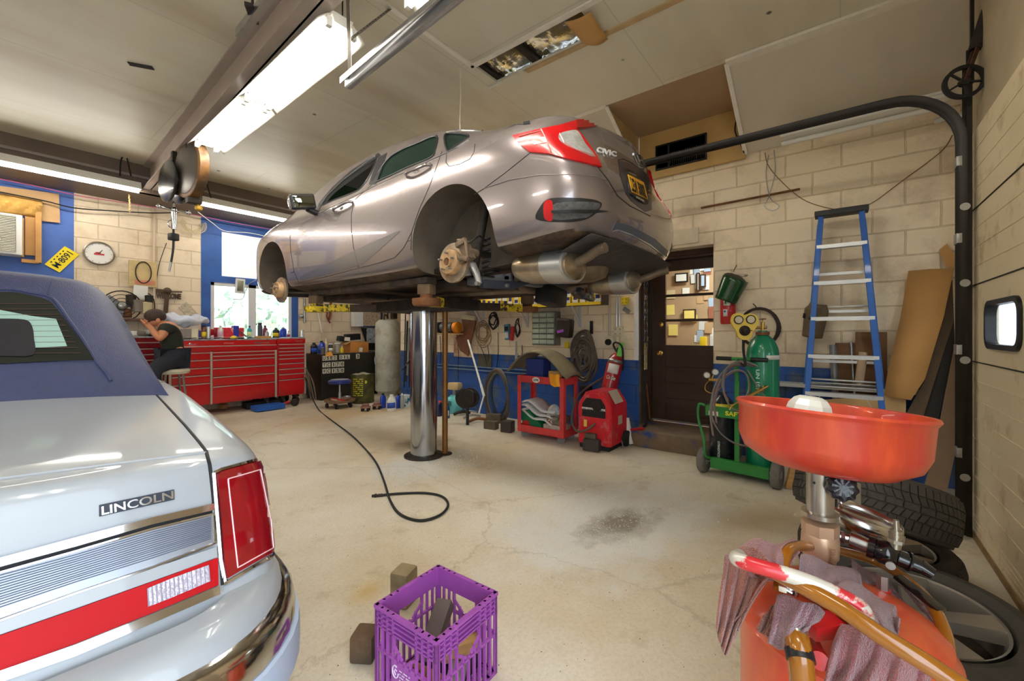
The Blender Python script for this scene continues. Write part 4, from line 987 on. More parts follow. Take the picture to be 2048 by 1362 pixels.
f=MB();f.lathe([(.028,0),(.07,0),(.07,.008),(.03,.012)],(q.x,q.y,0));f.build('rod_collar',m_grime,lift)
# old white sedan in the foreground, seen at its rear right corner
LA=R(-6.0)
LO=V(-.50,1.045,0);Lf=V(math.sin(-LA),math.cos(LA),0);Lr=V(Lf.y,-Lf.x,0)
def LP(x,s,z):return LO+Lr*x+Lf*s+V(0,0,z)
def lmir(p):
 d=(p-LO).dot(Lr);return p-Lr*(2*d)
m_lp=M('old_car_white_paint',(160,165,170),.36,.0,coat=.45,var=.02)
m_vinyl=M('navy_vinyl',(52,58,92),.5,var=.12,vs=30,bump=.35,bs=220)
def leanL(z):return interp([(.30,.06),(.45,.03),(.56,.0),(.62,.02),(.65,.085),(.90,.115),(.93,.14),(1.1,.2)],z)
LS=[(0,0,.915,.945,1),(.002,.30,.914,.944,1),(.012,.56,.912,.941,1),(.035,.78,.908,.936,1),(.07,.90,.905,.932,1),(.12,.95,.905,.935,.9),(.22,.965,.908,.94,.6),(.4,.968,.915,.95,.25),(.7,.975,.925,.96,0),(1.05,.98,.932,.972,0),(1.35,.985,.94,.98,0),(1.9,.985,.94,.99,0),(2.6,.985,.93,.99,0),(3.6,.98,.92,.98,0),(4.2,.97,.90,.96,0),(4.9,.95,.85,.90,0),(5.25,.90,.80,.84,0),(5.3,.0,.7,.75,0)]
full=[]
for s_,w_,ze,zt_,sh in LS:
 P_=[(0,.28),(.8*w_,.28),(.97*w_,.32),(.995*w_,.45),(1.0*w_,.60),(1.0*w_,.70),(.99*w_,.82),(.975*w_,ze-.025),(.945*w_,ze),(.86*w_,ze+.012),(.6*w_,lerp(ze+.012,zt_,.7)),(.3*w_,zt_-.003),(0,zt_)]
 pts=[(x,s_+sh*leanL(z),z)for x,z in P_]
 full.append([LP(-x,s,z)for x,s,z in pts]+[LP(x,s,z)for x,s,z in pts][1:-1][::-1])
g=MB();g.grid(full,closed=True);bmesh.ops.remove_doubles(g.bm,verts=g.bm.verts,dist=.0004)
oc=thing('sedan','old white sedan with navy vinyl roof in the left foreground','car',LP(0,2.6,.0))
ob=g.build('body',[m_lp],None,sub=2,sharp=80);bake(ob);OB=bvh_of(ob)
for s_ in(1.32,4.35):
 for sg in(-1,1):
  k=MB();r_=.37
  prof=[(r_*math.cos(R(a)),r_*math.sin(R(a)))for a in range(0,181,9)]+[(-r_,-.35),(r_,-.35)]
  k.prism(prof,Lr*(-sg*.35),LP(sg*1.05,s_,.33),Lf,(0,0,1));boolean(ob,cutter(k,[m_liner]))
ob.parent=oc;ob.location=-Vector(oc.location)
def rs(s,zt_,wt,wb=.86,zb=.93):
 P_=[(wb,zb),(lerp(wb,wt,.35)+.015,lerp(zb,zt_,.38)),(lerp(wb,wt,.7)+.02,lerp(zb,zt_,.74)),(wt+.01,zt_-.045),(wt-.06,zt_-.012),(wt*.5,zt_+.004),(0,zt_+.008)]
 return[LP(-x,s,z)for x,z in P_]+[LP(x,s,z)for x,z in P_][:-1][::-1]
RS=[(1.20,.955,.84),(1.215,.99,.82),(1.30,1.10,.775),(1.42,1.225,.73),(1.56,1.36,.69),(1.64,1.43,.67),(1.75,1.465,.665),(2.1,1.48,.665),(2.7,1.47,.665),(3.1,1.42,.67),(3.3,1.30,.70),(3.55,1.12,.76),(3.8,.96,.80)]
g=MB();g.grid([rs(*r_)for r_ in RS]);rf=g.build('vinyl_roof',m_vinyl,None,sub=2,sharp=80);bake(rf);RB=bvh_of(rf)
rf.parent=oc;rf.location=-Vector(oc.location)
GL=[(-220,595),(0,585),(60,592),(92,600),(108,612),(130,640),(160,680),(188,718),(176,721),(90,724),(-30,730),(-220,736)]
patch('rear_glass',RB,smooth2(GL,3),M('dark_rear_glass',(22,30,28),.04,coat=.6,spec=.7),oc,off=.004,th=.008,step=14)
patch('glass_reflection_panel',RB,[(-150,640),(0,622),(62,634),(112,640),(134,694),(60,698),(-150,700)],M('pale_glass_light',(150,182,172),.1,coat=.5),oc,off=.006,th=.003,step=14)  # pale light in the rear glass is put on as a coloured patch
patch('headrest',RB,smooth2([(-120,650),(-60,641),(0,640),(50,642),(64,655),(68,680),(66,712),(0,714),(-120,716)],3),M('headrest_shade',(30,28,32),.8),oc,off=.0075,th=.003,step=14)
seam('heater_wire',RB,[[(-100,y),(0,y-2),(100+(y-600)*.55,y-3)]for y in range(612,720,11)],M('heater_wire',(96,60,48),.6),oc,r=.0009,step=12,off=.006)
seam('glass_piping',RB,[smooth2([(-200,590),(0,579),(60,586),(96,593),(114,606),(138,640),(168,682),(192,722),(212,745),(222,762)],4,False)],m_vinyl,oc,r=.006)
seam('roof_seam',RB,[[(105,560),(100,575),(96,590)],[(0,722),(100,722),(192,722)]],m_vinyl,oc,r=.003)
seam('roof_edge_moulding',RB,[[(195,566),(206,575),(230,604),(260,645),(300,705),(334,761)]],m_chrome,oc,r=.003)
seam('base_moulding',OB,[[(0,768),(150,767),(290,766),(337,764)]],m_alu,oc,r=.006,off=.002)
m_gap=M('panel_gap',(26,26,28),.7)
seam('boot_gap',OB,[[(290,766),(330,808),(370,851),(398,884),(412,902),(419,930),(424,970),(428,1010)],[(337,764),(335,762)]],m_gap,oc,r=.004)
seam('boot_lip_crease',OB,[[(0,958),(120,942),(260,924),(412,906)]],m_lp,oc,r=.004)
def band(name,pts_top,pts_bot,mat,off,th,parent=oc,step=9):return patch(name,OB,list(pts_top)+list(pts_bot)[::-1],mat,parent,off=off,th=th,step=step)
m_satin=M('satin_trim',(160,166,176),.36,.7,var=.06)
band('upper_chrome_strip',[(-60,1126),(0,1112),(150,1072),(300,1033),(422,1006)],[(-60,1146),(0,1130),(150,1090),(300,1047),(423,1019)],m_chrome,.014,.016)
band('shadow_gap',[(-60,1146),(0,1131),(150,1091),(300,1048),(423,1020)],[(-60,1162),(0,1144),(150,1102),(300,1056),(423,1026)],m_gap,.004,.006)
pn=band('ribbed_panel',[(-60,1162),(0,1144),(150,1102),(300,1057),(424,1026)],[(-60,1262),(0,1236),(150,1184),(300,1136),(427,1086)],m_satin,.008,.010)
lines=[]
for i in range(13):
 t=(i+.8)/14.2
 a_=[(-60,lerp(1162,1236,t)),(0,lerp(1144,1220,t)),(150,lerp(1104,1169,t)),(300,lerp(1060,1122,t)),(418,lerp(1032,1082,t))]
 lines.append(a_)
seam('panel_groove',OB,lines,M('groove_dark',(84,94,116),.5),pn,r=.0010,off=.0085)
seam('panel_border',OB,[[(-60,1160),(0,1143),(150,1101),(300,1057),(424,1027),(427,1086),(300,1136),(150,1186),(0,1240),(-60,1262)]],m_chrome,pn,r=.003,off=.008)
band('lower_satin_panel',[(-60,1266),(0,1240),(150,1188),(300,1138),(430,1094)],[(-60,1296),(0,1268),(150,1216),(300,1163),(431,1116)],m_lp,.008,.010)
rb=band('red_reflector_band',[(-60,1298),(0,1270),(150,1218),(300,1164),(432,1117)],[(-60,1372),(0,1342),(150,1288),(300,1228),(433,1172)],M('red_band',(176,8,18),.55,spec=.25,var=.15,vs=3),.010,.014)
band('reverse_lamp',[(292,1178),(340,1158),(412,1132)],[(294,1215),(340,1197),(415,1165)],M('prismatic_clear',(206,206,220),.12,.3,coat=.8,var=.35,vs=90,bump=.5,bs=160),.013,.004,rb)
seam('lamp_grid',OB,[[(lerp(292,412,i/14),lerp(1178,1132,i/14)),(lerp(294,415,i/14),lerp(1215,1165,i/14))]for i in range(15)],M('prism_edge',(150,130,150),.3),rb,r=.0011,off=.0135)
band('lower_chrome_strip',[(-60,1372),(0,1342),(150,1290),(300,1230),(433,1174)],[(-60,1396),(0,1364),(150,1312),(300,1248),(434,1190)],m_chrome,.016,.018)
TLp=[(432,950),(440,944),(515,924),(522,940),(538,1040),(543,1095),(541,1106),(500,1130),(452,1158),(446,1120)]
seam('lamp_bezel',OB,[[(427,946),(440,940),(516,919),(524,940),(541,1045),(546,1100),(543,1112),(500,1138),(450,1168),(441,1120),(427,946)]],m_chrome,oc,r=.006)
tl2=patch('tail_lamp',OB,TLp,M('old_lamp_red',(138,8,22),.12,coat=1.,var=.35,vs=6),oc,off=.008,th=.012,step=8)
seam('lamp_line',OB,[[(452,958),(514,941),(535,1045),(540,1098),(472,1137),(462,1050),(452,958)]],M('lamp_white_line',(240,190,196),.2,coat=1.),tl2,r=.0016,off=.0085)
seam('lamp_seam',OB,[[(427,946),(437,1040),(446,1170)]],m_gap,oc,r=.005)
def bumper(prof,name,mat,par,kx=1.0,mis=None):
 rows=[]
 for t in range(0,33):
  if t<=18:x=lerp(-.9,.73,t/18);s0=.0;nx,ns=0,-1;s0=.03*abs(x)**3
  elif t<=27:a=R(90*(t-18)/9);x=.73+.19*math.sin(a);s0=.012+.25*(1-math.cos(a));nx,ns=math.sin(a),-math.cos(a)
  else:x=.92;s0=.262+(t-27)*.13;nx,ns=1,0
  rows.append([LP(x+nx*(o_*kx),s0+ns*(o_*kx),z)for o_,z in prof])
 g=MB();g.grid(rows);return g.build(name,mat,par,sharp=50)
bp=bumper([(-.03,.633),(.015,.629),(.04,.619),(.054,.603),(.058,.585)],'bumper_shelf',m_lp,oc)
bp2=bumper([(.055,.587),(.073,.581),(.083,.562),(.088,.53),(.088,.41),(.07,.36),(.03,.34),(-.02,.34)],'chrome_bumper',M('aged_chrome',(196,194,190),.12,1.,var=.1,vs=9,bump=.02),oc)
bumper([(.084,.512),(.096,.508),(.098,.48),(.098,.43),(.084,.425)],'rubbing_strip',M('rub_strip_grey',(168,182,204),.5),bp2)
SBX[0]=OB
bq=[(201,1037),(349,997),(348,978),(199,1011)]
patch('badge_plate',OB,[(198,1033),(348,999),(347,979),(198,1010)],M('badge_field',(42,48,60),.5),oc,off=.003,th=.003,step=10)
def ptext3(name,txt,quad,mat,parent,off,th,bold):return ptext(name,txt,quad,mat,parent,off=off,th=th,bold=bold)
ptext('badge_lettering','LINCOLN',[(203,1030),(346,997),(345,981),(202,1013)],m_silv,oc,off=.0045,th=.003,bold=.015)
for s_ in(1.32,4.35):
 for sg in(-1,1):
  c=LP(sg*.80,s_,.33);ax_=Lr*sg
  f=MB();f.lathe([(.2,-.1),(.31,-.1),(.33,-.07),(.33,.07),(.31,.1),(.2,.1)],c,ax_,n=40);tw=f.build('tyre',m_dark,oc)
  f=MB();f.lathe([(.0,.06),(.08,.07),(.12,.04),(.18,.05),(.2,.09),(.205,.1)],c,ax_,n=32);f.build('wheel_trim',m_chrome,tw)
  # waste-oil drainer in the right foreground
m_oil=M('oily_orange_red',(206,66,40),.38,coat=.45,var=.25,vs=5,stretch=(1.5,1.5,.35),col2=(200,96,52),mix=.52,ms=4)
m_oilr=M('orange_red_top',(198,40,34),.3,coat=.6,var=.2,vs=6)
TC=V(1.215,.005,0);TR=.195;TT=.585
dn=thing('oil_drainer','orange-red waste oil drainer with wide catch pan in the right foreground','oil drainer',(TC.x,TC.y,0))
f=MB();f.lathe([(TR-.015,.05),(TR,.07),(TR,TT-.075),(TR+.006,TT-.07),(TR+.006,TT-.058),(TR,TT-.052),(TR-.008,TT-.025),(TR-.04,TT-.003),(TR*.5,TT+.018),(0,TT+.024)],TC,n=56);f.build('tank',m_oil,dn)
f=MB()
for a in(40,160,280):
 c=TC+V(math.cos(R(a)),math.sin(R(a)),0)*.16;g=MB();g.cyl(c+V(0,-.015,.026),c+V(0,.015,.026),.026);g.bx(c.x-.02,c.x+.02,c.y-.02,c.y+.02,.045,.055);g.build('caster',m_dark,dn)
f.bm.free()
ST_=W(1640,1095,F=1.085);PX,PY=ST_.x,ST_.y
pcn=W(1655,818,F=1.09);PR=.207
vd=V(pcn.x,pcn.y,0).normalized();rt_=V(vd.y,-vd.x,0)
nrm=(V(0,0,1)+vd*.078+rt_*.04).normalized()
f=MB();f.lathe([(0,-.158),(.07,-.156),(PR-.065,-.145),(PR-.022,-.118),(PR-.008,-.085),(PR-.004,-.012),(PR,-.006),(PR+.004,0),(PR+.001,.006),(PR-.006,.004),(PR-.010,-.012),(PR-.014,-.085),(PR-.03,-.112),(PR-.07,-.135),(.05,-.148),(0,-.15)],pcn,nrm,n=72)
f.build('catch_pan',M('oily_pan_orange',(212,84,46),.36,coat=.3,var=.3,vs=5,stretch=(3,3,.6),col2=(190,52,44),mix=.5,ms=3),dn)
pb=pcn-nrm*.150
m_zinc=M('zinc_pipe',(186,182,170),.28,.9,var=.25,vs=9)
s0=V(PX,PY,W(1640,1030,F=1.085).z)
f=MB();f.cyl(s0,V(s0.x,s0.y,pb.z+.015),.0300,n=30);f.lathe([(.031,-.004),(.041,-.002),(.041,.009),(.031,.012)],s0,n=6*5);f.build('stem',m_zinc,dn)
f=MB();sT=V(s0.x,s0.y,pb.z);hp_=s0.lerp(sT,.72)-vd*.0298-rt_*.012;f.cyl(hp_+vd*.004,hp_-vd*.001,.003,n=12);f.build('stem_hole',m_black,dn)
kn=W(1684,975,F=1.03);kd=(kn-(s0.lerp(sT,.62))).normalized()
f=MB();f.cyl(s0.lerp(sT,.62),kn,.0095,n=16);f.cyl(kn-kd*.018,kn-kd*.012,.0105);f.build('knob_screw',m_brass,dn)
f=MB();cam_dir=(V(0,0,CH)-kn).normalized();ka=(cam_dir*.8-kd*-.2+V(0,0,.0)).normalized()
n_=56;pr_=[(.0,.014),(.022,.014),(.031,.008),(.033,-.006),(.024,-.016),(0,-.016)]
f.lathe(pr_,kn,ka,n=n_)
for i,v in enumerate(f.bm.verts):
 a=2*math.pi*(i%n_)/n_;rr_=(v.co-kn);ax_=ka*rr_.dot(ka);v.co=kn+ax_+(rr_-ax_)*(1+.07*math.cos(9*a)*min(1,((rr_-ax_).length/.030)**4))
f.build('clamp_knob',M('black_knob',(22,24,34),.28,coat=.4,bump=.3,bs=90),dn)
m_bronze=M('bronze_valve',(206,172,142),.36,.45,var=.12,vs=10)
zb0=W(1640,1042,F=1.085).z;zb1=W(1640,1122,F=1.085).z
f=MB()
f.lathe([(.026,0),(.041,-.002),(.041,-.030),(.038,-.032)],(PX,PY,zb0),(0,0,1),n=8);f.lathe([(.038,-.030),(.0405,-.036),(.0415,-.06),(.040,-.086),(.036,-.092),(.0355,-.093)],(PX,PY,zb0),n=30);f.lathe([(.034,-.092),(.034,-.112),(.03,-.114)],(PX,PY,zb0),n=8)
f.build('ball_valve',m_bronze,dn)
f=MB();f.cyl((PX,PY,TT-.01),(PX,PY,zb0-.112),.022);f.build('red_nipple',m_red,dn)
vf=-vd;px_=V(PX,PY,zb0-.035)+vf*.0425+rt_*.011
text('cast_letters','DN40',px_+V(0,0,-.012)+rt_*.01,V(0,0,-1),rt_,.036,.0105,M('bronze_letters',(206,168,134),.3,.8),dn,th=.0025)
m_ss=M('brushed_steel',(196,196,192),.22,1.,var=.12,vs=10,stretch=(.4,4,4))
band_c=W(1722,1022,F=1.16);bx_=(W(1784,1060,F=1.08)-W(1662,1020,F=1.18)).normalized()
f=MB();cc=W(1722,1048,F=1.14)
rows=[]
for i in range(40):
 a=R(-205+330*i/39);rx,ry=.085,.05
 q=cc+rt_*(math.cos(a)*rx)+vd*(math.sin(a)*ry*1.3)+V(0,0,-math.cos(a)*.022)
 rows.append([q+V(0,0,-.010),q+V(0,0,.034)])
f.grid(rows);f.build('clamp_band',m_ss,dn,solid=.002)
L0=W(1662,1068,F=1.08);L1=W(1700,1078,F=1.06);L2=W(1745,1095,F=1.03);L3=W(1790,1112,F=1.0);L4=W(1840,1132,F=.98);L5=W(1866,1148,F=.965)
f=MB();f.cyl(L0,L1,.012,n=18);f.cyl(L0.lerp(L1,.5),L0.lerp(L1,.7),.016,n=6);f.cyl(L1,L2,.02,.017,20);f.build('suction_fitting',m_ss,dn)
m_bg=M('gloss_black',(16,17,22),.18,coat=.6)
f=MB();f.cyl(L1.lerp(L2,.8),L1.lerp(L2,1.1),.026);f.cyl(L1.lerp(L2,1.14),L1.lerp(L2,1.3),.024);f.sph(L2.lerp(L3,.55),.03,18,sc=(1,1,.95));f.cyl(L2.lerp(L3,.5),L4,.021,.018,20);f.cyl(L4,L5,.0165,.013,20);f.cyl(L3.lerp(L4,.5),L3.lerp(L4,.58),.0225);f.build('sampler_gun',m_bg,dn)
f=MB();q=L3+V(0,0,0);b0=W(1778,1120,F=.99);b1=W(1778,1150,F=.99);f.cyl(b0-vd*.026,b0-vd*.032,.009,n=18);f.build('gun_button',m_steel,dn)
f=MB();b1=W(1765,1150,F=1.0);b2=W(1765,1180,F=1.0);f.cyl(b1,b2,.0125,n=6);f.build('hex_fitting',m_steel,dn)
f=MB();f.cyl(b2+V(0,0,.004),V(b2.x,b2.y,TT-.03),.016,n=18);f.build('red_nipple',m_red,dn)
f=MB();u0=W(1790,1096,F=1.0);u1=W(1792,1060,F=1.0);u2=W(1792,1040,F=1.0)
f.cyl(u0,u1,.012,.012,16);f.cyl(u0.lerp(u1,.3),u0.lerp(u1,.5),.0155,n=6);f.cyl(u0.lerp(u1,.65),u0.lerp(u1,.8),.0145,n=16);f.cyl(u1,u2,.0065,.0055,14);f.build('air_nipple',m_zinc,dn)
f=MB();w0=W(1800,1072,F=1.02);f.bar(W(1788,1062,F=1.03),w0,.02,.004,bev=.001);f.bar(w0,W(1797,1085,F=.99),.02,.004);f.build('wing_bracket',m_ss,dn)
f=MB();f.bar(W(1778,1105,F=1.0),W(1858,1140,F=.99),.018,.006);f.build('steel_lever',m_ss,dn)
f=MB();f.bar(W(1795,1152,F=1.02),W(1884,1222,F=.93),.026,.009,bev=.003);f.build('black_lever',m_bg,dn)
f=MB();f.poly3([W(1701,960,F=1.15),W(1722,968,F=1.15),W(1722,1012,F=1.15),W(1699,1000,F=1.15)],vd*.003);f.build('flag_plate',m_steel,dn)
hA=W(1482,1122,F=.83);hB=W(1600,1158,F=.78);hC=W(1700,1202,F=.745);hD=W(1728,1226,F=.74)
f=MB();f.tube(smoothpts([W(1478,1112,F=.88),hA,hB,hC,hD,W(1722,1240,F=.76)],8),[.014]*41,18);f.build('handle',M('worn_red_handle',(200,44,52),.3,.1,coat=.4,col2=(206,202,190),mix=.47,ms=11,sharp=.02,stretch=(.6,1,1.5)),dn)
f=MB();f.cyl(W(1500,1128,F=.86),W(1532,1150,F=.98),.012,n=14);f.cyl(hD,W(1735,1260,F=.86),.012,n=14);f.build('handle_post',m_red,dn)
m_amber=M('amber_hose',(150,92,18),.16,coat=.6,spec=.6,var=.2,vs=6)
hs=thing('oil_hose','amber plastic hose looped over the orange drainer','hose',W(1700,1200,F=.9))if False else None
f=MB();f.tube(smoothpts([W(1558,1180,F=.93),W(1572,1110,F=.98),W(1600,1092,F=1.04),W(1660,1098,F=1.12),W(1740,1118,F=1.13),W(1800,1150,F=1.06),W(1855,1200,F=.97),W(1888,1260,F=.90),W(1896,1330,F=.84),W(1880,1400,F=.80)],10),.0125,16)
tag(f.build('oil_hose',m_amber),'amber hose looping round the back and right of the orange drainer top','hose')
f=MB();f.tube(smoothpts([W(1540,1140,F=.84),W(1600,1170,F=.78),W(1680,1215,F=.73),W(1760,1270,F=.69),W(1850,1325,F=.655),W(1940,1385,F=.63)],10),.0145,18)
tag(f.build('oil_hose',m_amber),'thick amber hose crossing in front of the drainer below its handle','hose')
f=MB();f.tube(smoothpts([W(1590,1262,F=.80),W(1600,1310,F=.77),W(1608,1400,F=.76)],8),.021,18);o=f.build('oil_outlet_hose',m_amber);tag(o,'short wide amber outlet hose with black clamp on the drainer front','hose')
cl_=MB();a0=W(1600,1312,F=.77);cl_.lathe([(.0215,-.008),(.0235,-.008),(.0235,.008),(.0215,.008)],a0,(W(1590,1262,F=.80)-a0).normalized());cl_.build('hose_clamp',m_black,o)
f=MB();f.cyl(W(1588,1240,F=.81),W(1597,1290,F=.78),.0195,n=20);f.build('outlet_pipe',m_zinc,dn)
f=MB();f.cyl(W(1628,1290,F=.83),W(1638,1318,F=.775),.013,n=18);f.cyl(W(1636,1312,F=.785),W(1639,1322,F=.765),.0155,n=18);f.build('drain_elbow',m_red,dn)
f=MB();c0=W(1578,1178,F=.85);f.lathe([(.012,-.007),(.017,-.007),(.017,.007),(.012,.007)],c0,(.4,-.2,1));f.box(W(1566,1176,F=.82),(.014,.014,.012),None,.003);f.cyl(W(1560,1172,F=.82),W(1584,1186,F=.81),.003,n=8);tag(f.build('hose_clamp',m_chrome),'small chrome hose clamp under the drainer handle','clamp')
f=MB();f.bar(W(1628,1236,F=.84),W(1665,1268,F=.80),.07,.03,bev=.008);f.build('pump_housing',m_red,dn)
# shop rags: folded cloth with real folds
m_rag=M('purple_red_towel',(156,78,84),.95,var=.3,vs=14,bump=.9,bs=320,sheen=.6)
m_rag2=M('rust_towel',(150,74,54),.95,var=.3,vs=14,bump=.9,bs=320,sheen=.6)
m_rag3=M('dusty_purple_towel',(132,80,92),.95,var=.3,vs=14,bump=.9,bs=320,sheen=.6)
def rag(label,top,bot,mat,folds=5,amp=.010,nx=36,ny=18,seed=1,phase=0.,bulge=.02,name='shop_rag'):
 """cloth between two measured polylines (u,v,F): pleats run from one to the other, deeper towards the free edge"""
 rs_=random.Random(seed)
 A=smoothpts([W(u,v,F=F_)for u,v,F_ in top],8);B=smoothpts([W(u,v,F=F_)for u,v,F_ in bot],8)
 def at(L_,t):x=t*(len(L_)-1);i=min(int(x),len(L_)-2);return L_[i].lerp(L_[i+1],x-i)
 rows=[];ph=[rs_.uniform(0,6.28)for _ in range(4)]
 for j in range(ny+1):
  tj=j/ny;row=[]
  for i in range(nx+1):
   ti=i/nx;p=at(A,ti).lerp(at(B,ti),tj)
   out=(V(0,0,CH)-p).normalized()
   w_=math.sin(ti*folds*6.283+ph[0]+1.2*math.sin(tj*2.2+ph[1]))+.45*math.sin(ti*folds*13.1+ph[2]+tj*2)+.3*math.sin(tj*9+ph[3]+ti*5)
   d=amp*(.35+.65*tj)*w_+bulge*math.sin(math.pi*min(1,tj*1.0))*.8
   row.append(p+out*d+V(0,0,amp*.5*math.sin(ti*9+tj*7+ph[1])))
  rows.append(row)
 g=MB();g.grid(rows);o=g.build(name,mat,solid=.0035,sub=1);tag(o,label,'rag','shop rags piled on the drainer');return o
rag('rust-red towel hanging down the left side of the drainer',[(1450,1108,.97),(1480,1092,.98),(1515,1100,.95),(1545,1130,.90),(1540,1150,.88)],[(1432,1250,.90),(1440,1290,.88),(1448,1312,.875),(1456,1300,.88),(1470,1240,.89)],m_rag2,5,.009,seed=3,bulge=.012)
rag('dusty pink towel heaped at the back left of the drainer top',[(1468,1098,1.02),(1510,1080,1.06),(1550,1084,1.05),(1590,1078,1.08)],[(1500,1150,.92),(1530,1165,.90),(1560,1150,.92),(1600,1110,1.0)],m_rag,4,.010,seed=5,bulge=.03)
rag('purple towel wrapped round the foot of the bronze valve',[(1602,1108,1.0),(1640,1120,1.02),(1680,1130,1.03),(1720,1150,1.02)],[(1596,1150,.93),(1640,1190,.90),(1690,1210,.88),(1740,1215,.90)],m_rag3,4,.011,seed=8,bulge=.02)
rag('long purple towel lying across the drainer top right of the handle',[(1640,1190,.88),(1690,1165,.93),(1740,1180,.95),(1790,1215,.93)],[(1700,1240,.80),(1750,1260,.80),(1790,1275,.81),(1800,1240,.86)],m_rag3,3,.010,seed=12,bulge=.02)
rag('greyish purple towel hanging in front below the handle clamp',[(1556,1190,.84),(1590,1196,.80),(1620,1204,.79),(1650,1226,.80)],[(1535,1290,.82),(1560,1298,.80),(1590,1280,.785),(1614,1262,.79)],m_rag3,2.5,.008,seed=15,bulge=.010)
rag('brown corner of towel tucked behind the hanging greyish one',[(1545,1210,.86),(1560,1200,.86),(1575,1200,.85)],[(1512,1255,.86),(1530,1275,.85),(1545,1280,.84)],m_rag2,2,.006,seed=16,bulge=.006)
rag('big purple-red towel hanging down the front right of the drainer',[(1680,1240,.81),(1740,1256,.79),(1800,1290,.78),(1862,1330,.77)],[(1645,1370,.75),(1700,1390,.73),(1780,1400,.72),(1860,1400,.74)],m_rag,4.5,.012,seed=21,bulge=.018)
rag('purple towel end hanging over the right side of the drainer',[(1790,1165,1.03),(1830,1200,1.0),(1870,1250,.96)],[(1860,1215,1.0),(1900,1290,.95),(1925,1345,.92)],m_rag3,2.5,.008,seed=25,bulge=.01)
rag('wrinkled purple towel behind the black sampler gun',[(1700,1120,1.12),(1740,1140,1.12),(1780,1160,1.08)],[(1720,1190,.98),(1770,1200,1.0),(1830,1240,.98)],m_rag3,3,.009,seed=28,bulge=.012)
f=MB();wc=W(1620,812,F=1.06);f.lathe([(0,.012),(.03,.014),(.045,.008),(.058,-.006),(.062,-.018),(.060,-.03),(.0,-.032)],wc+V(0,0,.01),(nrm+rt_*.06).normalized(),n=10,sy=.8)
tag(f.build('oil_filter_cover',M('white_plastic_cap',(232,232,222),.35,coat=.3),sharp=20),'white faceted plastic cap lying in the catch pan','plastic cap')
# tyres
m_tyre=M('tyre_rubber',(58,54,48),.7,var=.2,vs=8,bump=.25,bs=90)
m_alloy=M('alloy_wheel',(176,170,160),.3,.75,var=.08)
def tyre(name,label,c,axis,Ro=.315,wd=.205,ri=.21,spokes=5,rot=0.,tread=True,mat=None):
 t=thing(name,label,'tyre',c,'loose wheels by the garage door');a=Vector(axis).normalized();h=wd/2
 f=MB();f.lathe([(ri,h*.62),(ri+.012,h*.92),(lerp(ri,Ro,.45),h*1.06),(lerp(ri,Ro,.8),h*1.0),(Ro-.012,h*.84),(Ro-.002,h*.6),(Ro,0),(Ro-.002,-h*.6),(Ro-.012,-h*.84),(lerp(ri,Ro,.8),-h),(lerp(ri,Ro,.45),-h*1.06),(ri+.012,-h*.92),(ri,-h*.62)],c,a,n=64,caps=False);f.build('tyre_carcass',mat or m_tyre,t)
 x=a.orthogonal().normalized();y=a.cross(x)
 if tread:
  f=MB()
  def tb(ang,z0,z1,w0,sk):
   pts=[]
   for(zz,da)in((z0,-w0),(z1,-w0+sk),(z1,w0+sk),(z0,w0)):
    an=ang+da;rad=Ro-(.0 if abs(zz)<h*.62 else .010);pts.append(c+(x*math.cos(an)+y*math.sin(an))*(rad-.004)+a*zz)
   f._add(pts+[p+(p-c-a*(p-c).dot(a)).normalized()*.010 for p in pts],[(0,1,2,3),(4,5,6,7),(0,1,5,4),(1,2,6,5),(2,3,7,6),(3,0,4,7)])
  N_=66
  for i in range(N_):
   an=2*math.pi*i/N_;w0=math.pi/N_*.82
   tb(an,h*.50,h*.86,w0,.0);tb(an,-h*.86,-h*.50,w0,.0);tb(an+.02,h*.16,h*.46,w0,.05);tb(an,-h*.46,-h*.16,w0,-.05)
  for i in range(N_//2):tb(2*math.pi*i*2/N_,-h*.12,h*.12,math.pi*2/N_*.9,0)
  f.build('tread',mat or m_tyre,t)
 f=MB();f.lathe([(ri,h*.9),(ri-.008,h*.86),(ri-.014,h*.5),(ri-.02,-h*.5),(ri,-h*.9)],c,a,n=56,caps=False);rim=f.build('rim',m_alloy,t)
 f=MB()
 for k in range(spokes):
  an=rot+2*math.pi*k/spokes;d_=x*math.cos(an)+y*math.sin(an);e_=a.cross(d_)
  z0=h*.66
  f._add([c+a*(z0+.012)+d_*.035+e_*.024,c+a*(z0+.012)+d_*.035-e_*.024,c+a*(h*.90)+d_*(ri-.01)-e_*.040,c+a*(h*.90)+d_*(ri-.01)+e_*.040,c+a*(z0-.02)+d_*.035+e_*.03,c+a*(z0-.02)+d_*.035-e_*.03,c+a*(h*.5)+d_*(ri-.01)-e_*.046,c+a*(h*.5)+d_*(ri-.01)+e_*.046],[(0,1,2,3),(7,6,5,4),(0,3,7,4),(1,5,6,2),(3,2,6,7),(0,4,5,1)])
 f.lathe([(0,h*.80),(.03,h*.80),(.05,h*.72),(.056,h*.4)],c,a,n=24);f.lathe([(ri-.02,-h*.3),(.0,-h*.32)],c,a,n=30,mi=1,caps=False)
 f.build('spokes',[m_alloy,m_grime],rim)
 return t
tyre('wheel','silver-spoked wheel lying flat at the lower right corner',V(2.04,-.20,.135),(-.08,.03,1),Ro=.33,wd=.22,ri=.232,rot=.35)
tyre('wheel','wheel with dusty spokes lying between the tilted tyre and the corner wheel',V(2.66,-.13,.108),(.02,-.01,1),Ro=.30,wd=.20,rot=.9)
tyre('wheel','tyre with deep tread leaning on top of the loose wheels behind the drainer',V(2.54,-.11,.43),(-.38,.15,-1),Ro=.29,wd=.205,rot=.2)
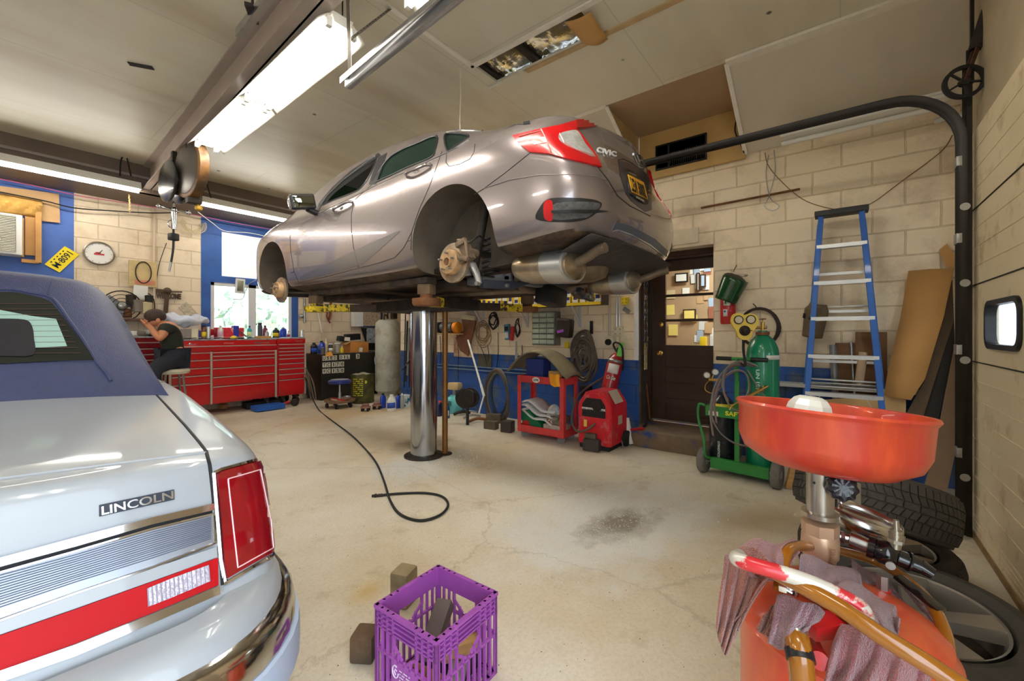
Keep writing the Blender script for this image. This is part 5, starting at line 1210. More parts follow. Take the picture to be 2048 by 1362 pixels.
# purple crate with wood blocks
m_crate=M('purple_plastic',(154,76,164),.45,var=.14,vs=10,bump=.05)
cz=.285
K=[W(875,1132,Z=cz),W(985,1190,Z=cz),W(880,1275,Z=cz),W(757,1205,Z=cz)]
kc=sum(K,V(0,0,0))/4
ex=((K[1]-K[2])+(K[0]-K[3]));ex.z=0;ex.normalize();ey=V(-ex.y,ex.x,0);hw=.147
cr=thing('milk_crate','purple plastic milk crate holding wooden blocks on the floor','crate',(kc.x,kc.y,0))
def kp(a,b,z):return V(kc.x,kc.y,0)+ex*a+ey*b+V(0,0,z)
def kbox(f,a0,a1,b0,b1,z0,z1):
 f.box(kp((a0+a1)/2,(b0+b1)/2,(z0+z1)/2),(abs(a1-a0),abs(b1-b0),z1-z0),Matrix((ex,ey,V(0,0,1))).transposed())
def side(sg,axis,logo=False):
 f=MB()
 def q(t0,t1,z0,z1,d0=0.,d1=.012):
  lo,hi=hw-d1,hw-d0
  if sg<0:lo,hi=-hi,-lo
  if axis=='b':kbox(f,t0,t1,lo,hi,z0,z1)
  else:kbox(f,lo,hi,t0,t1,z0,z1)
 q(-hw,hw,cz-.010,cz,-.004,.012)
 for z in(cz-.024,cz-.040,cz-.056,cz-.068):q(-hw,hw,z,z+.005,0,.010)
 q(-hw,hw,.0,.012,0,.012);q(-hw,hw,.138,.146,0,.010)
 q(-hw,hw,cz-.068,cz-.004,.009,.0115)
 n_=11
 for i in range(n_):
  t=lerp(-hw+.008,hw-.008,i/(n_-1))
  hand=abs(t)<.048
  if hand:top=.152+(abs(t)/.048)*.028
  else:top=cz
  q(t-.0035,t+.0035,0.0,top,0,.009)
 if logo:q(-.062,.062,.058,.138,.001,.006)
 for sg2 in(-1,1):
  t0,z0,t1,z1=sg2*.012,.150,sg2*.056,.186
  if axis=='b':a_,b_=kp(t0,sg*(hw-.005),z0),kp(t1,sg*(hw-.005),z1)
  else:a_,b_=kp(sg*(hw-.005),t0,z0),kp(sg*(hw-.005),t1,z1)
  f.bar(a_,b_,.009,.006,up=(ex if axis=='a' else ey))
  q(sg2*.056-.003,sg2*.056+.003,.182,cz-.055)
 f.build('side',m_crate,cr)
side(-1,'b');side(1,'b');side(-1,'a',True);side(1,'a')
for sx in(-1,1):
 for sy in(-1,1):
  f=MB();kbox(f,sx*hw-sx*.016,sx*hw,sy*hw-sy*.003,sy*hw,0,cz);kbox(f,sx*hw-sx*.003,sx*hw,sy*hw-sy*.016,sy*hw,0,cz);f.build('corner',m_crate,cr)
f=MB()
for i in range(9):t=lerp(-hw+.01,hw-.01,i/8);kbox(f,-hw,hw,t-.004,t+.004,.004,.012);kbox(f,t-.004,t+.004,-hw,hw,.004,.012)
f.build('bottom_grid',m_crate,cr)
m_prn=M('print_white',(226,214,232),.5)
f=MB();oc_=kp(-hw-.0002,.040,.108);ring_=[]
for i in range(25):a=R(300*i/24+60);ring_.append(oc_-ey*math.cos(a)*.014+V(0,0,1)*math.sin(a)*.019)
f.tube(ring_,.0022,5);f.tube([oc_-ey*.008+V(0,0,.004),oc_+V(0,0,.008),oc_+ey*.006,oc_-ey*.002-V(0,0,.01)],.0018,5);f.build('printed_mark',m_prn,cr)
for i,tx in enumerate(('-- --- -','- -- ---','--- - --','-- --')):text('small_print',tx,kp(-hw-.0002,.020,.118-i*.010),-ey,(0,0,1),.05-(.02 if i==3 else 0),.004,m_prn,cr,th=.0006,bold=.02)
m_blk=M('old_dark_timber',(92,80,66),.75,var=.35,vs=12,bump=.35,bs=40)
def block(label,c,d,rot,mat=None,bev=.008,name='wood_block',group=None):
 f=MB();f.box((0,0,0),d,None,bev,seg=2);o=f.build(name,mat or m_blk);o.location=c;o.rotation_euler=[R(a)for a in rot];tag(o,label,'block',group);return o
kx_=math.degrees(math.atan2(ex.y,ex.x))
block('dark brown timber leaning up inside the purple crate',kp(.02,.03,.145),(.06,.20,.05),(32,0,-68),M('brown_rubber_block',(84,70,66),.6,var=.15,vs=9),group='blocks in the crate')
block('pale freshly cut timber offcut lying in the crate',kp(.06,-.045,.10),(.15,.06,.05),(0,10,kx_-18),m_wood,group='blocks in the crate')
block('black block under the pale offcut in the crate',kp(.05,-.05,.045),(.14,.09,.06),(0,0,kx_+5),M('black_block',(34,30,28),.7),group='blocks in the crate')
block('grey perforated block low at the front left inside the crate',kp(-.02,-.10,.055),(.10,.06,.075),(12,0,kx_+30),M('grey_rubber_block',(128,124,116),.7,var=.1),.015,group='blocks in the crate')
block('reddish wood strip standing at the left inside the crate',kp(-.10,-.04,.07),(.03,.14,.10),(0,8,kx_+8),M('reddish_wood',(140,92,60),.7,var=.3),group='blocks in the crate')
b_=W(808,1160,Z=.10);block('tall square timber block standing behind the crate',(b_.x,b_.y,.075),(.095,.085,.15),(0,0,20),M('olive_timber',(142,124,92),.75,var=.35,vs=12,bump=.35,bs=40),.014)
b_=W(741,1290,Z=.05);block('split timber block lying left of the purple crate',(b_.x-.005,b_.y+.025,.048),(.085,.085,.095),(0,0,33),M('split_wood',(112,84,56),.8,var=.5,vs=14,bump=.5,bs=30,col2=(66,56,46),mix=.5,ms=4),.012)
# air hose on the floor
pts=[(610,748),(622,790),(638,820),(665,842),(700,868),(728,895),(752,925),(768,962),(780,1000),(800,1028),(840,1041),(880,1030),(896,1010),(884,993),(850,986),(800,987),(765,990)]
P3=[]
for i,(u,v)in enumerate(pts):
 if i==0:P3.append(W(u,v,Y=7.0))
 elif i==1:P3.append(W(u,v,Y=6.6))
 else:P3.append(W(u,v,Z=.011))
P3[0].z=.45;P3[1].z=max(.1,P3[1].z)
f=MB();f.tube(smoothpts(P3,8),.0085,10);ho=thing('air_hose','dark air hose running across the floor to a loop near the lift','hose',P3[-1])
f.build('hose',m_dark,ho)
e_=P3[-1];dr_=(P3[-1]-P3[-2]).normalized();f=MB();f.cyl(e_,e_+dr_*.03,.011);f.cyl(e_+dr_*.03,e_+dr_*.075,.009);f.cyl(e_+dr_*.04,e_+dr_*.055,.013);f.build('coupler',m_grime,ho)
f=MB();rg=random.Random(4)
for(u,v,sx,sy,n_)in((1230,1035,.42,.25,1500),(870,925,.42,.26,900),(1100,965,.5,.2,400)):
 c=W(u,v,Z=0)
 for _ in range(n_):
  x=c.x+rg.gauss(0,sx);y=c.y+rg.gauss(0,sy)
  s_=rg.uniform(.0018,.005)
  if x>4.2:continue
  if math.hypot(x-LX,y-LY)<.2:continue
  f._add([V(x-s_,y,.0005),V(x+s_*.5,y+s_,.0005),V(x+s_*.5,y-s_,.0005),V(x,y,s_*1.2)],[(0,1,2),(0,1,3),(1,2,3),(2,0,3)])
tag(f.build('oil_absorbent',M('absorbent_granules',(206,202,194),.9,var=.3,vs=90)),'scattered pale oil-absorbent granules round the lift and the oil spot','granules',kind='stuff')
f=MB();rg=random.Random(9)
for _ in range(420):
 u=rg.uniform(420,1900);v=rg.uniform(830,1360);p=W(u,v,Z=0);s_=rg.uniform(.001,.0035)
 if math.hypot(p.x-LX,p.y-LY)<.2 or p.y<YG+.05 or p.x>4.2:continue
 f._add([V(p.x-s_,p.y,.0005),V(p.x+s_,p.y+s_,.0005),V(p.x+s_*.5,p.y-s_,.0005),V(p.x,p.y,s_)],[(0,1,2),(0,1,3),(1,2,3),(2,0,3)])
tag(f.build('floor_grit',M('dark_grit',(90,78,62),.9)),'dark specks of grit spread over the concrete floor','grit',kind='stuff')
# right-hand block wall: ladder, boards, gas cart, masks
m_lblue=M('ladder_blue',(28,98,186),.4,var=.1,coat=.2)
lt=thing('step_ladder','tall blue fibreglass step ladder with aluminium treads leaning by the block wall','ladder',(4.2,.0,0))
ztop=W(1684,428,X=4.36).z
tl_,tr_=W(1638,430,X=4.36),W(1728,422,X=4.36)
bl_,br_=W(1598,950,X=4.12),W(1790,905,X=4.05)
bl_.z=br_.z=.0
tl_.z=tr_.z=2.16
bl_=V(4.10,W(1597,960,X=4.10).y,0);br_=V(4.10,W(1779,830,X=4.14).y-.02,0)
up_=(tl_-bl_).normalized()
def railpt(t,k):return(bl_ if k==0 else br_).lerp(tl_ if k==0 else tr_,t)
for k in(0,1):
 f=MB();a,b=railpt(0,k),railpt(1,k);sgn=1 if k==0 else-1
 f.bar(a+V(0,0,.0),b,.008,.075);f.bar(a+V(-.036,-sgn*.014,0),b+V(-.036,-sgn*.014,0),.035,.006,up=(1,0,0));f.bar(a+V(.036,-sgn*.014,0),b+V(.036,-sgn*.014,0),.035,.006,up=(1,0,0))
 f.build('front_rail',m_lblue,lt)
for v_,nm in((493,0),(565,0),(635,0),(709,0),(782,0),(880,0)):
 best=min(range(0,1000),key=lambda i:abs((CV-FPX*(railpt(i/1000,0).z-CH)/(railpt(i/1000,0).x*C38+railpt(i/1000,0).y*S38))-v_))/1000
 a,b=railpt(best,0),railpt(best,1);b.z=a.z
 f=MB();f.bar(a+V(.0,0,0),b,.08,.004);f.bar(a+V(-.04,0,-.014),b+V(-.04,0,-.014),.004,.03);f.bar(a+V(.04,0,-.012),b+V(.04,0,-.012),.004,.025);f.build('tread',m_alu,lt)
 if v_==782:
  for sg,q in((1,a),(-1,b)):
   g=MB();q0=q+(b-a)*(.22 if sg>0 else-.22);g.bar(q0+V(-.03,0,-.01),railpt(best-.12,0 if sg>0 else 1),.02,.004);g.build('brace',m_alu,lt)
f=MB();f.bar(tl_+V(.03,.03,.03),tr_+V(.03,-.03,.03),.13,.045,bev=.008);f.build('top_cap',M('ladder_cap',(46,46,48),.5,var=.2),lt)
for k in(0,1):
 f=MB();a=V(XA-.09,railpt(.02,k).y+(-.03 if k else .03),0);b=V(XA-.16,railpt(1,k).y,2.12);f.bar(a,b,.03,.045);f.build('rear_rail',m_lblue,lt)
for t in(.25,.45,.65,.8):
 f=MB();a=V(lerp(XA-.09,XA-.16,t),lerp(railpt(.02,0).y+.03,railpt(1,0).y,t),2.12*t);b=V(a.x,lerp(railpt(.02,1).y-.03,railpt(1,1).y,t),a.z);f.bar(a,b,.02,.022);f.build('rear_bar',m_alu,lt)
f=MB()
for k in(0,1):a=railpt(.0,k);f.bx(a.x-.05,a.x+.05,a.y-.02,a.y+.02,0,.03)
f.bm.free()
f=MB();z_=W(1700,773,X=4.5).z;f.bx(4.44,XA,-.55,.62,z_-.03,z_,.003);tag(f.build('wall_ledge',M('pale_ledge',(206,204,196),.5,var=.1)),'narrow pale ledge along the foot of the wall behind the ladder','ledge')
def lean(name,label,cat,u0,v0,u1,v1,x0,x1,r=None,wd=None,th=.018,mat=None,group=None,z0=0.):
 a=W(u0,v0,X=x0);b=W(u1,v1,X=x1)
 f=MB()
 if r:f.cyl(a,b,r,n=16)
 else:f.bar(a,b,th,wd,up=(0,1,0))if False else f.bar(a,b,wd,th,up=(1,0,0))
 return tag(f.build(name,mat),label,cat,group)
lean('grey_pipe','grey pipe with a capped head standing behind the ladder','pipe',1675,870,1666,690,4.52,4.58,r=.026,mat=M('grey_conduit',(150,154,158),.4,.3,var=.1))
lean('thin_rod','thin metal rod standing behind the ladder beside the grey pipe','rod',1714,870,1702,684,4.50,4.59,r=.011,mat=m_steel)
lean('brown_board','brown board standing behind the ladder left of the thin rod','board',1694,880,1694,686,4.56,4.60,wd=.16,mat=M('brown_board_a',(116,82,52),.7,var=.25,vs=5))
lean('brown_board','wide darker brown board standing behind the right side of the ladder','board',1742,880,1742,664,4.54,4.59,wd=.20,mat=M('brown_board_b',(132,92,58),.7,var=.25,vs=5))
lean('paper_roll','rolled paper cone standing between the boards behind the ladder','paper roll',1718,770,1726,705,4.46,4.50,r=.03,mat=M('roll_paper',(186,160,130),.8))
f=MB()
for i,(v_,c)in enumerate(((757,0),(764,1),(771,0))):
 g=MB();a=W(1622,v_,X=4.44);b=W(1756,v_+8,X=4.44);g.bar(a,b,.05,.012,bev=.003);tag(g.build('metal_strip',m_alu if c==0 else m_steel),['topmost of the metal strips lying behind the lower treads','middle of the metal strips lying behind the lower treads','lowest of the metal strips lying behind the lower treads'][i],'metal strip')
f.bm.free()
for i,(v_)in enumerate((612,622)):
 g=MB();a=W(1628,v_+4,X=4.5);b=W(1744,v_-1,X=4.5);g.bar(a,b,.05,.012,bev=.003);tag(g.build('metal_strip',m_alu if i else m_steel),['upper thin metal strip resting across the ladder back bars','lower thin metal strip resting across the ladder back bars'][i],'metal strip')
m_card2=M('tan_cardboard',(190,142,82),.75,var=.12,vs=2,stretch=(1,1,2))
def sheet(name,label,cat,pts,mat,th=.006):
 P_=[W(u,v,X=x)for u,v,x in pts];f=MB();n_=(P_[1]-P_[0]).cross(P_[2]-P_[0]).normalized()
 f.poly3(P_,n_*th);return tag(f.build(name,mat),label,cat)
a_=thing('cardboard_sheet','big bent sheet of tan cardboard leaning beside the garage door track','cardboard',(4.3,-.4,0))
f=MB();rows=[[W(1817,542,X=4.56),W(1862,538,X=4.54),W(1908,537,X=4.50)],[W(1800,640,X=4.52),W(1845,636,X=4.49),W(1888,632,X=4.45)],[W(1776,740,X=4.44),W(1812,748,X=4.42),W(1850,758,X=4.38)],[W(1768,790,X=4.34),W(1792,796,X=4.32),W(1822,800,X=4.30)]]
f.grid(rows,smooth=False);f.build('sheet',m_card2,a_,solid=.006)
sheet('cardboard_flap','folded cardboard flap standing under the bent sheet behind the ladder foot','cardboard',[(1640,800,4.45),(1780,790,4.40),(1812,800,4.38),(1810,900,4.38),(1640,900,4.45)],M('tan_cardboard_b',(206,170,118),.75,var=.1))
sheet('cardboard_curl','small curled cardboard piece above the bent sheet near the track','cardboard',[(1878,500,4.56),(1894,487,4.56),(1909,510,4.54),(1908,535,4.54),(1892,534,4.55)],m_card2)
sheet('plywood_sheet','dark brown sheet leaning behind the tan cardboard by the track','board',[(1905,560,4.58),(1908,640,4.56),(1835,870,4.34),(1790,870,4.34),(1850,760,4.44)],M('dark_board',(92,72,50),.7,var=.3))
sheet('plank','black plank leaning in the corner behind the tan cardboard','board',[(1908,640,4.56),(1910,700,4.54),(1862,900,4.30),(1840,880,4.32)],M('black_board',(42,38,34),.6,var=.3),.02)
sheet('hardboard_sheet','brown hardboard sheet leaning between the planks and the garage door track','board',[(1911,690,4.5),(1912,900,4.36),(1890,1000,4.2),(1845,990,4.2),(1870,900,4.3)],M('hardboard',(124,98,72),.7,var=.12))
def helmet(label,c,face,shell,lens,sc=1.,tilt=0.):
 """curved face shield: open shell with a visor window and head band"""
 t=thing('welding_helmet',label,'welding helmet',c);fd=Vector(face).normalized();rt2=fd.cross(V(0,0,1)).normalized();up2=rt2.cross(fd).normalized()
 if tilt:q=Matrix.Rotation(R(tilt),3,fd);rt2=q@rt2;up2=q@up2
 rows=[]
 for j in range(13):
  tj=j/12;z=lerp(.17,-.17,tj)*sc;wr=lerp(.115,.09,tj)*(1 if tj>.2 else lerp(.72,1,tj/.2))*sc;dp=lerp(.085,.075,tj)*sc*(1 if tj>.12 else .55)
  rows.append([c+up2*z+rt2*math.sin(a)*wr+fd*math.cos(a)*dp*1.3 for a in[R(x)for x in range(-100,101,12)]])
 g=MB();g.grid(rows);g.build('shell',shell,t,solid=.003)
 g=MB();g.box(c+up2*.04*sc+fd*.098*sc,(.115*sc,.012,.052*sc),Matrix((rt2,fd,up2)).transposed(),.004);g.build('visor',lens,t)
 g=MB();g.tube([c+up2*.10*sc+rt2*math.cos(a)*.085*sc-fd*math.sin(a)*.07*sc for a in[R(x)for x in range(0,181,15)]],.008,8,flat=1.8);g.build('head_band',m_dark,t)
 return t
m_hgreen=M('translucent_green',(20,70,34),.15,coat=.6,spec=.6)
gs=W(1462,578,X=XA-.13);g=thing('face_shield','dark green curved face shield hanging on the wall above a red extinguisher','face shield',gs)
axd=(W(1480,545,X=XA-.13)-W(1455,600,X=XA-.13)).normalized();sd=V(-.75,-.66,0);sd=(sd-axd*sd.dot(axd)).normalized();tg=axd.cross(sd)
rows=[]
for j in range(9):
 t_=j/8;rows.append([gs+axd*lerp(.105,-.125,t_)*(1 if True else 1)+(sd*math.cos(a)*.105+tg*math.sin(a)*.12)*lerp(1.,.86,t_)for a in[R(x)for x in range(-112,113,14)]])
f=MB();f.grid(rows);f.build('visor',m_hgreen,g,solid=.003)
f=MB();f.lathe([(.0,.035),(.06,.03),(.10,.012),(.112,-.002)],gs+axd*.10,(axd+sd*.35).normalized(),n=26);f.build('crown',M('shield_crown',(70,60,50),.5,var=.2),g)
f=MB();q=gs+axd*.155;f.tube([q+(sd*math.cos(a)+tg*math.sin(a))*.075+axd*.012*math.sin(a*2)for a in[R(x)for x in range(0,361,15)]],.013,8,flat=.5);f.build('head_band',M('head_band_white',(216,206,184),.6,var=.15),g)
f=MB();f.cyl(W(1466,545,X=XA),W(1473,530,X=XA-.16),.004,n=8);f.build('wall_hook',m_rust,g)
helmet('olive welding helmet with dark visor hanging behind the ladder',W(1632,640,X=XA-.12),(-.72,.68,-.05),M('olive_helmet',(112,96,68),.5,var=.25,vs=9),M('dark_visor',(34,42,52),.15,coat=.5),.86,tilt=-14)
ex0=W(1456,648,X=XA-.075);ex1=W(1460,598,X=XA-.075)
t_=thing('fire_extinguisher','red fire extinguisher with white labels on the wall below the green face shield','fire extinguisher',ex0)
hz=(ex1.z-ex0.z);f=MB();f.lathe([(0,0),(.06,0),(.068,.012),(.068,hz),(.05,hz+.06),(.02,hz+.085),(0,hz+.085)],ex0,n=30);f.build('cylinder',m_red,t_)
f=MB();lw=V(-1,-.55,0).normalized();lr=V(lw.y,-lw.x,0)
def curved(f,c,r,a0,a1,z0,z1,base=lw):
 rr_=V(base.y,-base.x,0);f.grid([[c+(base*math.cos(R(a))+rr_*math.sin(R(a)))*r+V(0,0,z)for a in[lerp(a0,a1,i/8)for i in range(9)]]for z in(z0,z1)])
curved(f,ex0,.0688,0,52,hz*.72,hz*.98);f.build('label',m_white,t_,solid=.0008)
f=MB();curved(f,ex0,.0688,22,55,hz*.30,hz*.58);f.build('label',m_white,t_,solid=.0008)
f=MB();curved(f,ex0,.0692,30,44,hz*.80,hz*.92);f.build('label_mark',M('label_green',(20,130,80),.5),t_,solid=.0008)
f=MB();curved(f,ex0,.0692,34,50,hz*.46,hz*.53);f.build('label_mark',M('label_blue',(40,60,150),.5),t_,solid=.0008)
f=MB();f.cyl(ex0+V(0,0,hz+.08),ex0+V(0,0,hz+.11),.014);f.box(ex0+V(-.02,.0,hz+.125),(.09,.02,.018),None,.004);f.build('valve',m_black,t_)
hc=W(1518,655,X=XA-.05)
f=MB();rg=random.Random(2)
for k in range(5):
 f.tube([hc+V(-.006*k,math.cos(a)*(.165-.004*k+.006*rg.random()),math.sin(a)*(.185-.003*k))for a in[R(x)for x in range(0,360,12)]],.008,8,closed=True)
t_=tag(f.build('rubber_hose',M('hose_brown_black',(52,40,34),.5,var=.2)),'coiled dark rubber hose hanging on a hook above the gas cylinders','hose')
f=MB();hk=W(1517,618,X=XA);f.tube(smoothpts([hk,hk+V(-.05,0,-.01),hk+V(-.06,.02,.03),hk+V(-.04,.04,.05)],5),.004,8);tag(f.build('wall_hook',m_grime),'bent metal hook holding the coiled rubber hose','hook')
# oxy-acetylene cart
m_cgreen=M('cylinder_green',(12,128,92),.28,coat=.5,var=.12,vs=4,col2=(40,104,80),mix=.64,ms=5)
m_cblack=M('cylinder_black',(28,30,38),.35,coat=.3,var=.3,vs=6,col2=(70,74,84),mix=.68,ms=22)
m_kart=M('cart_green',(44,132,58),.4,coat=.25,var=.2,vs=6)
wA=W(1406,945,Z=.0);wB=W(1553,978,Z=.0)
cd=(wB-wA).normalized();cn=V(cd.y,-cd.x,0)
if cn.x<0:cn=-cn
ct=thing('cylinder_cart','green two-wheeled cart carrying gas cylinders beside the door step','cart',(wA+wB)/2)
base_z=.075
for k,q in enumerate((wA,wB)):
 c=q+V(0,0,.105)+cn*.02;f=MB();f.lathe([(.06,-.028),(.095,-.03),(.105,-.02),(.105,.02),(.095,.03),(.06,.028)],c,cd,n=36);wl_=f.build('wheel',M('grey_rubber_tyre',(112,108,102),.8,var=.2,vs=20),ct)
 f=MB();f.lathe([(0,-.02),(.03,-.03),(.035,-.018),(.06,-.018),(.06,.018),(.035,.018),(.03,.03),(0,.03)],c,cd,n=26);f.build('wheel_disc',m_steel,wl_)
a,b=wA+cd*.06+cn*.0,wB-cd*.05
f=MB();f.bar(a+V(0,0,.10),b+V(0,0,.10),.006,.085);f.bar(a+cn*.02+V(0,0,.142),b+cn*.02+V(0,0,.142),.035,.006);f.bar(a+cn*.14+V(0,0,.08),b+cn*.14+V(0,0,.08),.26,.008);f.build('foot_plate',m_kart,ct)
f=MB();f.cyl(wA+V(0,0,.105)+cn*.02,wB+V(0,0,.105)+cn*.02,.010,n=12);f.build('axle',m_steel,ct)
pk=W(1478,960,Z=.0)+cn*.04;pk.z=0
mid=a.lerp(b,.46)+cn*.03
f=MB();f.bar(mid+V(0,0,.09),mid+V(0,0,.80),.035,.03,up=(1,0,0));hz0=W(1475,718,X=mid.x).z;f.tube(smoothpts([mid+V(0,0,.78),mid+V(0,0,.95)-cn*.03,mid+V(0,0,hz0-.08)-cn*.02,mid+V(0,0,hz0)],6),.017,12);f.build('mast',m_kart,ct)
hc_=mid+V(0,0,hz0);f=MB();f.cyl(hc_-cd*.04,hc_+cd*.10,.014);f.build('crossbar',m_kart,ct)
for sg,d0,d1 in((-1,.04,.16),(1,.10,.22)):f=MB();f.cyl(hc_+cd*sg*d0,hc_+cd*sg*d1,.017);f.build('hand_grip',m_black,ct)
ty=W(1450,822,X=mid.x).z
tray0=a+cd*.06+V(0,0,ty)-cn*.05
f=MB();f.bar(tray0-cd*.08,tray0+cd*.40,.006,.085);f.bar(tray0-cd*.08+cn*.10+V(0,0,-.04),tray0+cd*.40+cn*.10+V(0,0,-.04),.2,.005)
for q in(tray0-cd*.08,tray0+cd*.4):f.bar(q,q+cn*.2,.005,.085)
f.build('tool_tray',m_kart,ct)
rd=cd
text('tray_lettering','SAFTCART',tray0+cd*.075-cn*.0036+V(0,0,-.022),cd,V(0,0,1),.27,.036,M('decal_yellow',(236,226,40),.5),ct,th=.0015,bold=.03)
f=MB();f.bar(tray0-cd*.055-cn*.0036+V(0,0,-.018),tray0+cd*.02-cn*.0036+V(0,0,-.018),.001,.035);f.build('tray_sticker',m_white,ct)
f=MB()
q=tray0-cd*.085;f.tube(smoothpts([q+V(0,0,.04),q-cd*.05+V(0,0,.04),q-cd*.055-V(0,0,.08),q-cd*.01-V(0,0,.25),q+cd*.0-V(0,0,.38),a+V(0,0,.14)],6),.011,10);f.build('side_loop',m_kart,ct)
cg=W(1510,955,Z=base_z+.0);cg=mid+cd*.155+cn*.12;cg.z=.085
gtop=W(1515,676,F=(cg.x*C38+cg.y*S38)).z
gc=thing('gas_cylinder','tall green oxygen cylinder standing on the cart','gas cylinder',cg,'gas cylinders on the cart');rg_=.118
Hc=gtop-cg.z+.03
f=MB();f.lathe([(0,0),(rg_-.01,0),(rg_,.015),(rg_,Hc-.17),(rg_*.93,Hc-.11),(rg_*.72,Hc-.05),(rg_*.42,Hc-.012),(.035,Hc),(.035,Hc+.03),(0,Hc+.03)],cg,n=44);f.build('cylinder_body',m_cgreen,gc)
f=MB();f.lathe([(.036,0),(.05,0),(.05,.025),(.036,.025)],cg+V(0,0,Hc-.005),n=24);f.build('neck_ring',m_rust,gc)
f=MB();f.cyl(cg+V(0,0,Hc+.03),cg+V(0,0,Hc+.10),.014);f.cyl(cg+V(-.0,0,Hc+.055)-cd*.05,cg+V(0,0,Hc+.055)+cd*.03,.011);f.cyl(cg+V(0,0,Hc+.1),cg+V(0,0,Hc+.125),.005);f.lathe([(.02,-.006),(.03,0),(.02,.006)],cg+V(0,0,Hc+.125),n=20);f.build('valve',m_brass,gc)
bs_=V(-.88,-.47,0)
f=MB();curved(f,cg,rg_+.0008,-58,8,Hc-.20,Hc-.165,bs_);f.build('label',m_white,gc,solid=.0006)
def vtext(txt,c,r,base,ang,z0,z1,h,mat,par,up=True):
 vs,fs=textbm(txt,z1-z0,h,.02);rr_=V(base.y,-base.x,0);g=MB()
 P_=[]
 for(aa,bb)in vs:
  an=R(ang)+(bb if up else-bb)/r;zz=z0+(aa if up else(z1-z0)-aa)
  P_.append(c+(base*math.cos(an)+rr_*math.sin(an))*(r+.001)+V(0,0,zz))
 g._add(P_,fs);return g.build('stencil_lettering',mat,par)
m_sten=M('stencil_pale',(206,226,216),.6)
vtext('UN 1072 OXYGEN',cg,rg_,bs_,44,.40,Hc-.28,.028,m_sten,gc,False)
ca=mid-cd*.15+cn*.12;ca.z=.085;Ha=W(1452,790,F=(ca.x*C38+ca.y*S38)).z-ca.z
ac=thing('gas_cylinder','shorter black acetylene cylinder standing on the left of the cart','gas cylinder',ca,'gas cylinders on the cart');ra=.105
f=MB();f.lathe([(0,0),(ra-.01,0),(ra,.015),(ra,Ha-.14),(ra*.9,Ha-.08),(ra*.6,Ha-.03),(.03,Ha),(.03,Ha+.03),(0,Ha+.03)],ca,n=40);f.build('cylinder_body',m_cblack,ac)
f=MB();f.lathe([(.103,-.0),(.106,.0),(.096,.055),(.07,.09),(.033,.105)],ca+V(0,0,Ha-.135),n=40,caps=False);f.build('yellow_shoulder',M('shoulder_yellow',(222,206,40),.35,coat=.4),ac)
f=MB();f.lathe([(ra+.001,0),(ra+.002,.001),(ra+.001,.003)],ca+V(0,0,.44),n=40,caps=False);f.build('weld_line',m_steel,ac)
vtext('OTRNO7VCO',ca,ra,bs_,38,.06,Ha-.38,.018,m_sten,ac,False)
m_gface=M('gauge_face',(196,186,160),.4)
rgp=W(1487,650,F=(cg.x*C38+cg.y*S38)-.12)
rt3=thing('regulator','yellow twin-gauge regulator guard on the green cylinder','regulator',rgp)
fx=V(-.9,-.42,0).normalized();fr_=V(fx.y,-fx.x,0)
pl=smooth2([(-.095,.02),(-.085,.075),(-.045,.095),(0,.078),(.045,.09),(.09,.062),(.095,.005),(.06,-.05),(.045,-.10),(0,-.118),(-.045,-.095),(-.06,-.05)],4)
f=MB();f.prism(pl,-fx*.03,rgp+fx*.03,-fr_,(0,0,1));f.build('guard',M('regulator_yellow',(226,196,84),.45,var=.08),rt3)
for(a_,b_,r_)in((-.045,.04,.034),(.042,.042,.034)):
 f=MB();q=rgp-fr_*a_+V(0,0,b_)+fx*.03;f.lathe([(0,.008),(r_*.8,.009),(r_,.012),(r_,0)],q,fx,n=26);f.build('gauge',m_grime,rt3);f=MB();f.lathe([(0,.0095),(r_*.8,.0098)],q,fx,n=26,caps=False);f.build('dial',m_gface,rt3)
f=MB();q=rgp+fx*.03-V(0,0,.045);f.lathe([(.04,0),(.04,.004),(.025,.01),(.022,.05),(0,.052)],q,fx,n=24);f.cyl(q+fx*.05,q+fx*.085,.006);f.cyl(q+fx*.08-fr_*.03,q+fx*.08+fr_*.03,.003);f.build('adjusting_screw',m_grime,rt3)
f=MB();f.tube(smoothpts([rgp-V(0,0,.11),rgp-V(.0,0,.2),rgp+fr_*-.01-V(0,0,.32),V(mid.x,mid.y,.98)],6),.010,10);f.build('outlet_hose',m_dark,rt3)
q0=W(1413,750,F=(ca.x*C38+ca.y*S38)-.05);q1=W(1430,744,F=(ca.x*C38+ca.y*S38)-.05)
rt4=thing('regulator','brass twin-gauge regulator poking out left of the cart','regulator',q0)
for q in(q0,q1):
 f=MB();f.lathe([(0,.012),(.022,.012),(.027,.016),(.027,-.004),(0,-.004)],q,fx,n=24);f.build('gauge',m_steel,rt4);f=MB();f.lathe([(0,.013),(.022,.0135)],q,fx,n=24,caps=False);f.build('dial',m_white,rt4)
f=MB();qb=q0.lerp(q1,.6)-V(0,0,.055);f.cyl(q0,qb,.006);f.cyl(q1,qb,.006);f.cyl(qb-cd*.02,qb+cd*.09,.013);f.tube(smoothpts([qb-cd*.01,qb-cd*.05-V(0,0,.05),qb-cd*.045-V(0,0,.10),qb+cd*.03-V(0,0,.11),qb+cd*.10-V(0,0,.02)],6),.004,8);f.build('body',m_brass,rt4)
m_hg=M('hose_grey_green',(120,128,120),.45,var=.15);m_hr=M('hose_dull_red',(136,92,92),.45,var=.15)
Fh=mid.x*C38+mid.y*S38-.07
